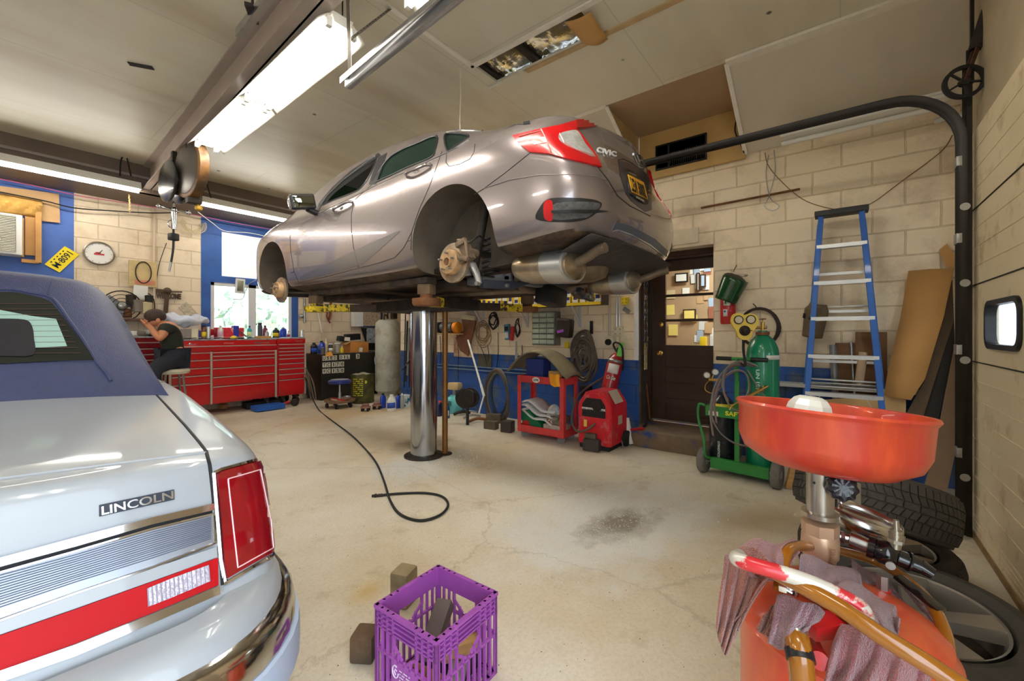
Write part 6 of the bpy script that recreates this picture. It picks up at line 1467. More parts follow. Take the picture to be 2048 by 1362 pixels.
loops=[[(1425,870),(1420,820),(1430,770),(1455,735),(1490,728),(1520,740),(1536,765),(1528,790)],[(1432,845),(1428,800),(1442,760),(1470,740),(1492,748),(1497,780),(1484,805),(1480,822)],[(1455,800),(1444,770),(1452,738),(1478,722),(1515,732),(1537,758),(1534,775),(1515,782)],[(1426,790),(1422,830),(1440,865),(1470,886),(1500,890),(1510,880)],[(1448,742),(1446,780),(1462,815),(1486,822),(1500,812)],[(1495,740),(1510,765),(1528,790),(1533,800)]]
for i,lp in enumerate(loops):
 t_=None
 for j,m_ in enumerate((m_hg,m_hr)):
  f=MB();P_=smoothpts([W(u+2.2*j,v+2.2*j,F=Fh-.012*i+.006*math.sin(q*1.3))for q,(u,v)in enumerate(lp)],7);f.tube(P_,.0048,8)
  if t_ is None:t_=thing('welding_hose',['outermost twin hose loop draped over the cart handle','inner twin hose loop left of the mast','upper twin hose loop round the handle','lowest twin hose loop under the tray','short twin hose loop beside the mast','twin hose end running to the torch'][i],'hose',P_[0],'twin hoses looped on the cylinder cart')
  f.build('red_line' if j else 'green_line',m_,t_)
f=MB();t0,t1=W(1470,808,F=Fh-.09),W(1536,772,F=Fh-.09);td=(t1-t0).normalized()
f.cyl(t0,t0.lerp(t1,.35),.006,.008);f.cyl(t0.lerp(t1,.35),t0.lerp(t1,.8),.012);f.cyl(t0.lerp(t1,.8),t1,.009);f.tube([t0,t0-td*.03,t0-td*.05-V(0,0,.02)],.006,8)
for s_ in(.7,.85):q=t0.lerp(t1,s_);f.cyl(q-V(0,0,.02),q+V(0,0,.025),.007)
tag(f.build('cutting_torch',m_brass),'brass welding torch hooked across the hoses above the pan','torch')
f=MB();q=tray0+cn*.06+cd*.14+V(0,0,-.02);f.lathe([(0,0),(.03,0),(.034,.04),(.02,.06),(0,.06)],q,n=20);tag(f.build('torch_cap',m_brass),'small brass cap lying in the cart tray','cap')if False else f.bm.free()
block('small pale wood wedge behind the right wheel of the gas cart',W(1578,965,Z=.08)+V(.12,-.02,0),(.03,.09,.16),(12,0,30),m_wood,.003)
f=MB();X_=XA-.012
f.tube(smoothpts([W(1530,305,X=X_),W(1536,330,X=X_),W(1560,360,X=X_),W(1600,395,X=X_),W(1640,412,X=X_),W(1690,420,X=X_),W(1740,408,X=X_),W(1800,365,X=X_),W(1880,305,X=X_),W(1905,270,X=X_)],6),.003,6)
tag(f.build('wall_wire',m_rust),'thin brown wire drooping across the block wall above the ladder','wire')
f=MB();f.tube(smoothpts([W(1548,300,X=X_),W(1550,345,X=X_),W(1538,392,X=X_),W(1530,412,X=X_),W(1545,421,X=X_),W(1558,412,X=X_),W(1540,395,X=X_),W(1532,350,X=X_),W(1537,310,X=X_)],6),.004,6);tag(f.build('wall_wire',m_steel),'looped wire hanging down from the track above the lintel','wire')
f=MB();f.bar(W(1402,416,X=X_),W(1600,378,X=X_),.02,.006,up=(1,0,0));tag(f.build('wall_rod',m_rust),'thin rusty bar fixed along the block wall right of the raised car','bar')
f=MB();f.bx(XA-.012,XA+.005,DY1,DY1+.055,.885,2.05,.004);struct(f.build('trim_13',M('flaking_white_paint',(236,232,226),.6,var=.1,bump=.8,bs=40)))
f=MB();f.bx(XA+.01,XD-.07,DY1-.045,DY1-.022,.95,2.0);tag(f.build('key_board',m_dkwood),'narrow dark board full of keys in the reveal left of the door','key board')
rk=random.Random(5)
mk=[m_steel,m_brass,m_alu,M('key_tag_white',(228,226,220),.5),M('key_tag_blue',(40,110,200),.5),M('key_tag_yellow',(220,180,40),.5)]
for i in range(12):
 for j in range(2):
  x=XA+.035+.075*j;z=1.95-.078*i;y=DY1-.047
  t_=thing('key_bunch','bunch of keys beside the door, %s from the top in the %s column'%(ordn(i),'outer' if j==0 else 'inner'),'keys',(x,y,z),'keys hanging beside the door')
  f=MB();f.tube([V(x+math.cos(a)*.012,y-.005,z-.012+math.sin(a)*.014)for a in[R(q)for q in range(0,361,40)]],.0015,5);f.build('ring',m_steel,t_)
  for k in range(rk.randint(1,3)):
   f=MB();an=R(rk.uniform(-30,30));q=V(x,y-.006-.004*k,z-.02);d_=V(math.sin(an),0,-math.cos(an));f.lathe([(0,0),(.011,0),(.011,.002),(0,.002)],q+d_*.01,(0,-1,0),n=12);f.bar(q+d_*.015,q+d_*.05,.007,.002,up=(0,1,0));f.build('key',mk[rk.randint(0,5)],t_)
f=MB();q=W(1272,718,X=XA+.02);f.bx(XA+.03,XA+.12,DY1-.052,DY1-.046,.78,1.08);tag(f.build('rusty_plate',M('perforated_plate',(206,186,140),.5,var=.5,vs=20,col2=(90,60,40),mix=.58,ms=14,sharp=.03)),'pale perforated metal plate hanging under the keys','plate')
def outlet(label,u,v,nm='wall_outlet',mat=None,s=.055):
 c=W(u,v,X=XA-.02);t_=thing(nm,label,'outlet',c);f=MB();f.box(c,(.04,s*2,s*2.1),None,.006);f.build('cover',mat or M('cream_enamel',(226,214,184),.4,var=.15,vs=20),t_)
 for dy in(-.5,.5):
  for dz in(-.5,.5):
   g=MB();q=c+V(-.0205,dy*s,dz*s);g.bx(q.x-.001,q.x+.001,q.y-.008,q.y-.004,q.z-.007,q.z+.007);g.bx(q.x-.001,q.x+.001,q.y+.004,q.y+.008,q.z-.007,q.z+.007);g.build('socket',m_black,t_)
 return t_
outlet('cream four-way outlet box on the block wall left of the white corner trim',1237,663)
c=W(1221,684,X=XA-.05);t_=thing('wall_socket','round-faced grey power socket above the leaning extinguisher','outlet',c);f=MB();f.box(c,(.10,.10,.11),None,.01);f.build('box',M('cream_enamel',(226,214,184)),t_);f=MB();f.lathe([(.036,0),(.036,.03),(.03,.03),(.028,.01),(0,.01)],c+V(-.05,-.0,0),(-1,-.1,0),n=26);f.build('socket_ring',m_dark,t_)
f=MB();q=W(1219,672,X=XA-.02);f.cyl((q.x,q.y,q.z),(q.x,q.y,2.6),.012,n=10);tag(f.build('conduit',M('painted_conduit',(206,196,176),.5,var=.1)),'pale vertical conduit rising from the round power socket','conduit')
f=MB();q=W(1233,655,X=XA-.02);f.cyl((q.x,q.y,q.z),(q.x,q.y,2.6),.010,n=10);f.cyl((q.x,q.y-.035,q.z),(q.x,q.y-.035,2.6),.008,n=10);tag(f.build('conduit',m_alu),'twin metal conduit rising from the cream outlet box','conduit')
outlet('small yellow outlet box beside the white corner trim',1250,602,mat=m_yel,s=.04)
f=MB();q=W(1252,620,X=XA-.04);f.bar(q+V(0,.03,.02),q+V(0,-.04,-.03),.03,.05,bev=.006);tag(f.build('hand_tool',m_steel),'small grey tool hanging by the white corner trim','tool')
for i,(u,v,l_,a_,m_,lab)in enumerate(((1288,835,.20,20,m_dark,'black rubber strip lying on the door step by the reveal'),(1275,858,.16,-30,m_red,'red-handled tool lying on the left end of the door step'),(1290,850,.14,10,m_grime,'dark greasy tool lying on the left end of the door step'))):
 q=W(u,v,Z=.185);q.x=min(q.x,XA+.18);f=MB();d_=V(math.cos(R(a_)),math.sin(R(a_)),0)*l_/2;f.bar(q-d_,q+d_,.03,.022,bev=.005);tag(f.build('floor_tool',m_),lab,'tool')
f=MB();f.cyl(W(1300,838,X=XD-.1),W(1293,768,X=XD-.08),.010,n=10);tag(f.build('leaning_stick',m_rust),'thin rusty stick leaning in the reveal beside the door','stick')
# helpers for small goods
def bottle(label,base,h,r,mat,capm=None,labm=None,kind='round',neck=.35,name='bottle',group=None,facing=None,cat='bottle',capr=None):
 base=Vector(base);t=thing(name,label,cat,base,group)
 f=MB();nr=r*neck
 if kind=='round':f.lathe([(0,0),(r*.92,0),(r,h*.03),(r,h*.62),(r*.9,h*.72),(nr*1.2,h*.84),(nr,h*.9),(0,h*.9)],base,n=20)
 elif kind=='spray':f.lathe([(0,0),(r,0),(r,h*.80),(r*.8,h*.87),(nr,h*.9),(0,h*.9)],base,n=20)
 elif kind=='jug':f.lathe([(0,0),(r*.96,0),(r,h*.03),(r,h*.55),(r*.92,h*.66),(r*.5,h*.83),(nr,h*.9),(0,h*.9)],base,n=24,sy=.75)
 elif kind=='flat':f.lathe([(0,0),(r*.95,0),(r,h*.04),(r,h*.70),(r*.8,h*.8),(nr,h*.88),(0,h*.88)],base,n=4*5,sy=.55)
 f.build('body',mat,t)
 f=MB();cr_=capr or nr*1.15;f.lathe([(0,0),(cr_,0),(cr_,h*.10),(cr_*.8,h*.115),(0,h*.115)],base+V(0,0,h*.885),n=16)
 if kind=='spray' and capr:pass
 f.build('cap',capm or m_white,t)
 if labm:
  f=MB();fd=(V(0,0,0)-base);fd.z=0;fd.normalize();rr_=V(fd.y,-fd.x,0);sy={'jug':.75,'flat':.55}.get(kind,1.)
  f.grid([[base+V(math.cos(a)*r*1.015,math.sin(a)*r*1.015*sy,z)for a in[math.atan2(fd.y,fd.x)+R(q)for q in range(-60,61,15)]]for z in(h*.18,h*.52)]);f.build('label',labm,t,solid=.0008)
 if kind=='jug':
  f=MB();rr_=V(1,0,0);f.tube(smoothpts([base+rr_*nr+V(0,0,h*.84),base+rr_*r*.8+V(0,0,h*.8),base+rr_*r*.92+V(0,0,h*.62)],5),r*.12,8);f.build('handle',mat,t)
 return t
def carton(label,c,d,mat,rotz=0.,name='box',cat='box',bev=.003,top=None,group=None,rot=None):
 f=MB();f.box((0,0,0),d,None,bev,seg=1);o=f.build(name,mat);o.location=c;o.rotation_euler=rot or(0,0,R(rotz));return tag(o,label,cat,group)
 # tool cabinets along the window wall
m_tred=M('cabinet_red',(196,14,22),.3,coat=.6,var=.06);m_tdk=M('cabinet_dark_red',(130,12,22),.35,coat=.4)
m_dtrim=M('drawer_trim',(206,186,180),.3,.6)
TY_=7.15;TD=.55
def cabinet(name,label,x0,x1,z0,z1,banks,posts,mat=m_tred,lid=.0,y=TY_,d=TD,feet=True):
 t=thing(name,label,'tool cabinet',((x0+x1)/2,y+d/2,z0))
 f=MB();f.bx(x0,x1,y+.012,y+d,z0,z1,.004);f.build('body',mat,t)
 f=MB();f.bx(x0-.006,x1+.006,y-.004,y+d,z1,z1+.018,.004);f.build('top_mat',M('cluttered_mat',(176,176,184),.6,var=.4,vs=12,col2=(60,60,66),mix=.6,ms=9),t)
 for(a,b,hs)in banks:
  z=z1-lid-.01
  tot=sum(hs);sc=(z-z0-.03)/tot
  for hh in hs:
   zb=z-hh*sc
   f=MB();f.bx(a+.006,b-.006,y-.012,y+.012,zb+.004,z-.004,.003);dr=f.build('drawer',mat,t)
   f=MB();f.bx(a+.010,b-.010,y-.026,y-.010,z-.020,z-.006,.003);f.build('drawer_handle',m_dtrim,dr)
   z=zb
 for px in posts:
  f=MB();f.bx(px-.013,px+.013,y-.022,y+.01,z0+.0,z1-lid-.01,.003);f.build('post',M('post_grey',(196,184,172),.4,.3),t)
 if feet:
  for fx_ in(x0+.12,x1-.12):
   for fy in(y+.09,y+d-.09):
    f=MB();f.lathe([(.02,-.018),(.062,-.02),(.068,-.012),(.068,.012),(.062,.02),(.02,.018)],(fx_,fy,.068),(1,.3,0),n=22);f.bx(fx_-.04,fx_+.04,fy-.04,fy+.04,.125,z0);f.build('caster',m_grime,t)
 return t
xa_,xb_,xc_,xd_=1.62,2.10,2.985,3.455
zb_,zt2=.165,1.085
mc=cabinet('tool_cabinet','long glossy red roller tool cabinet under the window',xa_,xc_,zb_,zt2,[(xa_+.02,xb_-.01,[1.1,1.15,1.1,1.2,3.0]),(xb_+.01,xc_-.015,[.55,.6,1.3,1.35,1.45,2.4])],[xa_+.008,xb_,xc_-.008],lid=.155)
f=MB();f.bx(xa_,xc_,TY_-.006,TY_+.012,zt2-.15,zt2-.004,.003);f.build('fascia',m_tred,mc)
f=MB();f.bx(xa_,xc_,TY_-.018,TY_-.004,zt2-.092,zt2-.076,.002);f.build('fascia_trim',m_dtrim,mc)
f=MB();q=W(380,683,Y=TY_);f.lathe([(0,.004),(.012,.004),(.018,0)],(q.x,TY_-.008,zt2-.045),(0,-1,0),n=18);f.build('lock',m_chrome,mc)
q=W(508,687,Y=TY_);text('brand_lettering','Snap-on',(q.x,TY_-.0065,zt2-.062),(1,0,0),(0,0,1),.22,.036,m_silv,mc,th=.002,bold=.03,shear=.3)
q=W(447,690,Y=TY_);f=MB();f.bx(q.x,q.x+.13,TY_-.008,TY_-.005,zt2-.05,zt2-.035);f.build('name_strip',M('strip_dull',(206,120,110),.4),mc)
rc=cabinet('tool_locker','narrow red roller cabinet with many drawers at the right end of the tool bench',xc_+.012,xd_,zb_,zt2+.012,[(xc_+.03,xd_-.02,[.8,.75,.75,.8,1.1,1.15,1.15,1.2,3.2])],[xd_-.008],lid=.07)
f=MB();f.bx(xc_+.012,xd_,TY_-.006,TY_+.012,zt2-.058,zt2+.008,.003);f.build('fascia',m_tred,rc)
text('brand_lettering','Snap-on',(xd_-.17,TY_-.0065,zt2-.04),(1,0,0),(0,0,1),.12,.022,m_silv,rc,th=.002,bold=.03,shear=.3)
q0,q1=W(262,665,Y=TY_-.05),W(338,665,Y=TY_-.05)
oc2=cabinet('tool_chest','darker red older tool chest behind the seated person',.75,1.58,.165,1.13,[(.78,1.55,[1,.9,.9,1,1,1.3,1.6,3])],[],mat=m_tdk,lid=.04,y=TY_+.02)
q=W(538,818,Z=.04);carton('flat blue case lying on the floor under the red cabinet',(2.80,6.98,.05),(.42,.22,.075),M('case_blue',(28,92,180),.4,coat=.2),2,'flat_case','case',.006)
o_=COL.objects[-1]
carton('black case pushed under the red cabinet behind the blue one',(2.85,7.35,.055),(.5,.2,.10),m_dark,0,'black_case','case',.006)
f=MB();q=V(3.22,7.02,.06);f.lathe([(.02,-.02),(.05,-.022),(.06,-.012),(.06,.012),(.05,.022),(.02,.02)],q,(.3,1,0),n=24);f.lathe([(0,-.026),(.022,-.026),(.022,.026),(0,.026)],q,(.3,1,0),n=16);tag(f.build('dolly_wheel',m_grime),'small dusty wheel on the floor under the right end of the tool bench','wheel')
f=MB();f.box((3.0,7.0,.045),(.10,.08,.06),None,.02);f.cyl((3.04,7.0,.06),(3.12,6.98,.09),.02);tag(f.build('hand_pump',m_red),'small red pump on the floor between the blue case and the dusty wheel','pump')
for i,(u,v,w_)in enumerate(((432,812,.12),(450,816,.08))):
 q=W(u,v,Z=.04);carton(['grey carton under the left part of the red cabinet','small brown block beside the grey carton under the red cabinet'][i],(q.x,q.y+.1,.052),(w_,.12,.10-.03*i),[M('grey_carton',(150,130,116),.8),m_wood][i],12)
 # goods on top of the cabinets: measured foot points on the bench top
zT=zt2+.02
def bt(u,y=7.3):return V(W(u,680,Y=y).x,y,zT)
m_wh=m_white;m_lred=M('label_red',(200,40,40),.5);m_ly=M('label_yellow',(236,200,40),.5);m_lb=M('label_blue2',(40,80,180),.5);m_blc=M('bottle_blue',(24,60,170),.3,coat=.4);m_teal=M('bottle_teal',(60,170,176),.35,coat=.3);m_blk2=M('bottle_black',(26,26,30),.35,coat=.3)
bottle('brown aerosol can on the red cabinet beside a pale can',bt(408),.20,.033,M('can_brown',(110,60,44),.35,coat=.4),m_black,m_ly,'spray',capr=.026)
bottle('pale silver can on the red cabinet right of the brown aerosol',bt(417,7.25),.18,.022,m_alu,m_white,None,'spray',capr=.018)
bottle('cream canister on the red cabinet left of the brown aerosol',bt(389),.18,.045,M('cream_canister',(226,218,190),.5),m_white,None,'spray',capr=.04)
bottle('small purple tin behind the cream canister',bt(400,7.4),.14,.028,M('purple_tin',(110,90,180),.4),m_white,None,'spray',capr=.02)
bottle('white plastic bottle on the red cabinet in front of the red box',bt(441),.20,.036,m_white,m_white,M('label_pink',(206,160,190),.5),'round')
bottle('teal bottle with pale lower half in front of the window',bt(499),.20,.034,m_teal,m_black,M('label_pale_yellow',(206,210,140),.5),'round')
bottle('tall dark grey bottle standing before the window mullion',bt(520),.25,.034,M('bottle_grey',(62,66,78),.4),m_black,None,'spray',capr=.028)
bottle('clear squat bottle beside the tall dark grey one',bt(534,7.25),.13,.03,M('bottle_clear',(206,200,206),.2,trans=.4),m_white,None,'round')
bottle('yellow-labelled black flask on the red locker',bt(552),.17,.052,m_blk2,m_black,m_ly,'flat')
bottle('blue jug behind the yellow-labelled flask',bt(566,7.45),.19,.06,m_blc,m_white,None,'jug')
bottle('pink and white bottle at the right of the locker top',bt(577),.12,.03,m_white,m_lred,M('label_violet',(130,50,110),.5),'round')
bottle('silver cylinder standing at the right end of the locker',bt(605),.14,.024,m_alu,m_alu,None,'spray',capr=.022)
bottle('dark red spray bottle with trigger on the red cabinet',bt(530,7.42),.21,.04,M('bottle_maroon',(120,30,60),.35,coat=.3),m_black,None,'round')
f=MB();q=bt(398,7.5);f.box(q+V(0,0,.09),(.34,.16,.1),Euler((0,R(-4),R(6))),.03);tag(f.build('red_case',m_red),'red rounded case on the red cabinet behind the cans','case')
carton('red and blue printed box on the red cabinet under the window',bt(455,7.45)+V(.02,0,.085),(.36,.18,.17),M('box_red_print',(206,30,50),.5,col2=(230,230,236),mix=.6,ms=14,sharp=.02),-6)
carton('blue end panel box beside the printed red box',bt(470,7.42)+V(0,0,.10),(.07,.16,.20),M('box_deep_blue',(30,40,150),.5),-6)
carton('open dark tray tilted against the printed box',bt(483,7.40)+V(0,0,.085),(.20,.16,.012),M('dark_tray',(80,80,88),.5),0,'tray','tray',.002,rot=(R(8),R(38),0))
carton('small brown cardboard tray on the front of the cabinet',bt(526,7.20)+V(0,0,.02),(.22,.08,.04),m_card,0)
f=MB();q=bt(468,7.25);f.lathe([(0,0),(.05,.004),(.055,.02),(.02,.045),(0,.05)],q,n=18);tag(f.build('yellow_sponge',m_ly),'yellow and black round pad on the red cabinet before the tray','pad')
rg=random.Random(11)
for i in range(9):
 u=365+i*20;q=bt(u,7.22+.04*(i%3));s_=rg.uniform(.035,.07)
 f=MB();rows=[[q+V(x*s_*1.6,y*s_,.006+.02*abs(math.sin(x*4+y*3+i))+.01*rg.random())for x in(-1,-.6,-.2,.2,.6,1)]for y in(-1,-.4,.2,.8)]
 f.grid(rows);tag(f.build('crumpled_paper',m_white,solid=.002,sub=1),'crumpled white paper on the red cabinet, %s from the left'%ordn(i),'paper','crumpled papers on the tool cabinets')
for i in range(12):
 u=rg.uniform(430,606);q=bt(u,rg.uniform(7.19,7.5));f=MB();a=rg.uniform(-.6,.6);d_=V(math.cos(a),math.sin(a),0)*rg.uniform(.04,.08);f.cyl(q-d_+V(0,0,.009),q+d_+V(0,0,.009),.008,n=10);f.cyl(q+d_*.4+V(0,0,.011),q+d_+V(0,0,.011),.0105,n=10)
 tag(f.build('hand_tool',[m_steel,m_chrome,m_black][i%3]),'hand tool lying on the red cabinets, %s one placed along the bench'%ordn(i),'tool','hand tools on the tool cabinets')
f=MB();q=W(480,572,Y=YB-.025);t_=thing('inspection_mirror','pale framed rectangular mirror on a bent rod hanging before the window','mirror',q);f.box(q,(.14,.03,.24),Euler((0,R(3),0)),.015);f.build('frame',m_frame,t_);f=MB();f.box(q+V(0,-.017,-.0),(.085,.004,.17),Euler((0,R(3),0)));f.build('mirror_glass',M('dim_mirror',(110,112,100),.15,.8),t_)
f=MB();f.tube(smoothpts([W(466,598,Y=YB-.03),W(484,598,Y=YB-.03),W(490,585,Y=YB-.03),W(498,568,Y=YB-.03),W(512,560,Y=YB-.03)],5),.006,8);f.build('rod',m_steel,t_)
m_sack=M('white_sack',(206,214,232),.3,coat=.3,var=.2,vs=6,col2=(226,160,70),mix=.66,ms=5,bump=.2,bs=30)
f=MB();q=W(368,638,Y=7.35);f.sph(q,.20,26,sc=(1.5,.7,.36),rot=Matrix.Rotation(R(6),3,'Y'))
for v_ in f.bm.verts:v_.co+=V(0,0,.035*math.sin(v_.co.x*23)*math.sin(v_.co.y*31)+.03*math.sin(v_.co.x*9+1));v_.co.y+=.02*math.sin(v_.co.x*17)
f;tag(f.build('plastic_sack',m_sack),'white plastic sack with orange print lying above the tool cabinet beside the person','sack')
f=MB();q=W(368,665,Y=7.4);f.bx(q.x-.22,q.x+.12,7.28,7.6,zT,q.z+.05,.02);tag(f.build('carton',M('carton_grey',(150,140,136),.7,var=.2)),'grey carton under the white plastic sack','box')
sheet('leaning_box','newspaper-covered board leaning on the wall beside the window frame','board',[(358,612,YB),(374,604,YB),(402,630,YB),(406,640,YB),(385,646,YB)],m_card)if False else None
P_=[W(u,v,Y=YB-.014)for u,v in((357,614),(373,604),(406,638),(398,646),(385,645))];f=MB();f.poly3(P_,(0,.012,0));tag(f.build('newspaper_board',M('newsprint',(196,184,156),.8,var=.5,vs=40,stretch=(1,1,3))),'newspaper-covered board leaning on the wall beside the blue window frame','board')
# wall items, left
f=MB();c=W(198,507,Y=YB-.02);rC=.155
t_=thing('wall_clock','round white wall clock with a small red picture on its face','clock',c)
f.lathe([(rC-.02,.0),(rC,.0),(rC,.025),(rC-.012,.032),(rC-.02,.02),(rC-.02,0)],c,(0,-1,0),n=44,caps=False);f.build('bezel',M('clock_bezel',(150,136,120),.3,.7),t_)
f=MB();f.lathe([(0,.012),(rC-.018,.012)],c,(0,-1,0),n=44,caps=False);f.build('dial',m_white,t_)
f=MB();f.box(c+V(0,-.0135,-.012),(.10,.002,.022),None,.0);f.box(c+V(-.01,-.0135,.006),(.05,.002,.018),None,.0);f.build('red_car_picture',M('clock_red',(190,60,70),.5),t_)
f=MB();f.box(c+V(.012,-.016,.02),(.006,.002,.07),Euler((0,R(35),0)));f.box(c+V(.0,-.017,.0),(.05,.002,.004),Euler((0,R(10),0)));f.build('hands',m_black,t_)
f=MB()
for k in range(12):a=R(30*k);f.box(c+V(math.sin(a),0,math.cos(a))*(rC-.032)+V(0,-.0135,0),(.004,.001,.014),Euler((0,a,0)))
f.build('hour_marks',m_black,t_)
pq=[W(u,v,Y=YB-.012)for u,v in((91,529),(119,543),(155,507),(131,496))]
t_=thing('licence_plate','yellow licence plate tilted on the blue panel above the old car roof','licence plate',pq[0])
axp=(pq[1]-pq[0]);f=MB();c=sum(pq,V(0,0,0))/4;ux=((pq[2]-pq[1])+(pq[3]-pq[0])).normalized();uz=V(0,-1,0).cross(ux).normalized()
if uz.z<0:uz=-uz
f.box(c,(.305,.003,.155),Matrix((ux,V(0,1,0),uz)).transposed(),.0);f.build('plate',M('plate_bright_yellow',(240,214,10),.4),t_)
text('plate_characters','M·8091',c-ux*.12-uz*.04-V(0,.002,0),ux,uz,.24,.07,m_black,t_,th=.001,bold=.02);text('plate_small_print','- - - - -',c-ux*.10+uz*.045-V(0,.002,0),ux,uz,.20,.012,m_black,t_,th=.001)
x1=W(45,470,Y=YB-.25).x;za,zb3=W(20,508,Y=YB-.25).z,W(20,427,Y=YB-.25).z
t_=thing('air_conditioner','white window air conditioner at the far left','air conditioner',(x1-.3,YB-.12,za));f=MB();f.bx(x1-.62,x1,YB-.25,YB,za,zb3,.012);f.build('case',M('ac_white',(232,230,222),.45),t_)
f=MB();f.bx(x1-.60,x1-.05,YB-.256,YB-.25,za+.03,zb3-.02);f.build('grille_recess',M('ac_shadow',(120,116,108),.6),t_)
f=MB()
for i in range(22):z=lerp(za+.035,zb3-.035,i/21);f.box((x1-.325,YB-.262,z),(.54,.014,.006),Euler((R(-30),0,0)))
f.build('louvres',M('ac_louvre',(226,222,206),.5),t_)
f=MB();xs=W(78,460,Y=YB-.06).x;zt4=W(60,440,Y=YB).z+.05
f.bx(xs-.03,xs+.02,YB-.08,YB,za-.05,zb3+.1);f.bx(x1+.0,xs,YB-.06,YB,za-.06,za-.02);f.bx(x1,x1+.02,YB-.08,YB,za,zb3);struct(f.build('trim_14',M('bare_timber',(196,146,86),.7,var=.2,vs=5)))
sheetY=lambda name,label,cat,uv,mat,y=YB-.02,th=.008:tag((lambda f:(f.poly3([W(u,v,Y=y)for u,v in uv],(0,-th,0)),f.build(name,mat))[1])(MB()),label,cat)
sheetY('plywood_filler','tan plywood strip beside the air conditioner','board',[(50,430),(76,434),(76,512),(50,510)],m_card,YB-.03)
sheetY('cardboard_sheet','tan cardboard taped above the blue panel at the top left','cardboard',[(0,372),(118,388),(120,446),(84,442),(84,402),(0,386)],M('tan_cardboard_c',(196,158,112),.75,var=.1),YB-.025)
rows=[]
for i in range(9):
 rows.append([W(lerp(-10,84,j/14),lerp(lerp(386,400,j/14),lerp(424,436,j/14),i/8),Y=YB-.04)+V(0,-.07*math.sin(math.pi*i/8)*(.7+.3*math.sin(j*1.3+i)),0)for j in range(15)])
g=MB();g.grid(rows);tag(g.build('insulation_batt',M('yellow_insulation',(206,160,84),.85,var=.3,vs=9,bump=.8,bs=20),solid=.01),'yellow insulation stuffed above the air conditioner','insulation')
f=MB();q=W(308,560,Y=YB-.02);f.cyl((q.x,q.y,1.0),(q.x,q.y,SZ),.017,n=12);tag(f.build('conduit',M('wall_conduit',(206,186,158),.5)),'pale vertical pipe on the wall left of the blue window frame','conduit')
f=MB();y_=SY-.0
a=W(258,384,Y=7.3);b=W(260,424,Y=7.3);f.tube([a+V(.004*math.sin(i*2.4),.004*math.cos(i*2.4),0)+(b-a)*(i/16)for i in range(17)],.009,8);tag(f.build('rope_end',M('rope',(190,160,108),.9,bump=.5)),'short frayed rope hanging from the soffit left of the beam','rope')
m_pw=M('pink_wire',(196,96,130),.5)
f=MB();f.tube(smoothpts([W(0,358,Y=7.6),W(80,374,Y=7.6),W(160,392,Y=7.6),W(240,404,Y=7.6),W(330,418,Y=7.6),W(400,432,Y=7.6),W(470,446,Y=7.6),W(550,460,Y=7.6)],6),.006,6);tag(f.build('pink_cable',m_pw),'pink cable strung along the soffit across the window wall','cable')
f=MB();f.tube(smoothpts([W(0,384,Y=7.65),W(90,402,Y=7.65),W(150,416,Y=7.65),W(230,422,Y=7.65),W(310,426,Y=7.65),W(380,424,Y=7.5)],6),.008,6);tag(f.build('black_cable',m_dark),'black cable strung below the pink one across the window wall','cable')
f=MB();f.tube(smoothpts([W(396,424,Y=7.4),W(425,446,Y=7.5),W(450,462,Y=7.6),W(500,466,Y=7.6),W(545,476,Y=7.6)],6),.005,6);tag(f.build('white_cable',m_white),'thin white cable sagging over the blue window panel','cable')
f=MB();rg=random.Random(3);c=W(388,448,Y=YB-.09)
for k in range(7):f.tube([c+V(math.cos(a)*(.16-.012*k),0+.012*k,math.sin(a)*(.13-.01*k)-.02*rg.random())for a in[R(q)for q in range(150,391,15)]],.004,6)
tag(f.build('wire_bundle',M('cream_wire',(206,190,150),.6)),'bundle of cream wires hanging left of the blue window frame','wire bundle')
f=MB();f.tube(smoothpts([W(333,486,Y=YB-.02),W(326,505,Y=YB-.02),W(318,530,Y=YB-.02),W(313,560,Y=YB-.02)],5),.005,6);tag(f.build('drooping_cable',m_grime),'thin cord hanging beside the vertical pipe','cord')
for(u0,v0,u1,v1,lb)in((240,330,262,352,'curved dark cable under the ceiling left of the beam end'),(403,365,422,396,'curved dark cable under the ceiling right of the hanging reels')):
 f=MB();f.tube(smoothpts([W(u0,v1,Y=7.0),W(u0+2,v0-8,Y=7.0),W((u0+u1)/2,v0-22 if u0<300 else v0+0,Y=7.0),W(u1,v1,Y=7.0)],6),.008,8);tag(f.build('loose_cable',m_dark),lb,'cable')
t_=thing('welcome_sign','dark metal hammer-shaped welcome sign on the block wall','sign',W(335,600,Y=YB-.03));Yw=YB-.03
f=MB();f.bar(W(335,580,Y=Yw),W(331,628,Y=Yw),.05,.02,up=(0,1,0));a=W(312,583,Y=Yw);b=W(364,584,Y=Yw);f.bar(a,b,.02,.02,up=(0,1,0));f.bar(W(312,581,Y=Yw),W(326,582,Y=Yw),.05,.03,up=(0,1,0),bev=.008);f.lathe([(0,.0),(.045,0),(.05,.015),(.03,.03),(0,.035)],W(334,582,Y=Yw),(0,-1,0),n=18);f.build('bracket',M('sign_iron',(86,66,50),.6,.4,var=.3),t_)
q=W(312,596.5,Y=Yw);text('welcome_lettering','WELCOME',q,(1,0,0),(0,0,1),W(362,596,Y=Yw).x-q.x,.085,M('sign_iron',(86,66,50)),t_,th=.012,bold=.05)
q=W(286,548,Y=YB-.04);t_=thing('notice_board','small tan board with a looped cord and paper on the block wall','board',q);f=MB();f.box(q,(.30,.03,.36),None,.004);f.build('panel',M('board_tan',(196,172,120),.7,var=.2),t_)
f=MB();f.tube([q+V(.0+math.cos(a)*.085,-.025,.02+math.sin(a)*.15)for a in[R(x)for x in range(0,361,20)]],.007,6);f.build('cord_loop',m_grime,t_);f=MB();f.box(q+V(.02,-.018,-.12),(.22,.004,.06));f.build('red_label',M('label_dull_red',(206,130,100),.6),t_)
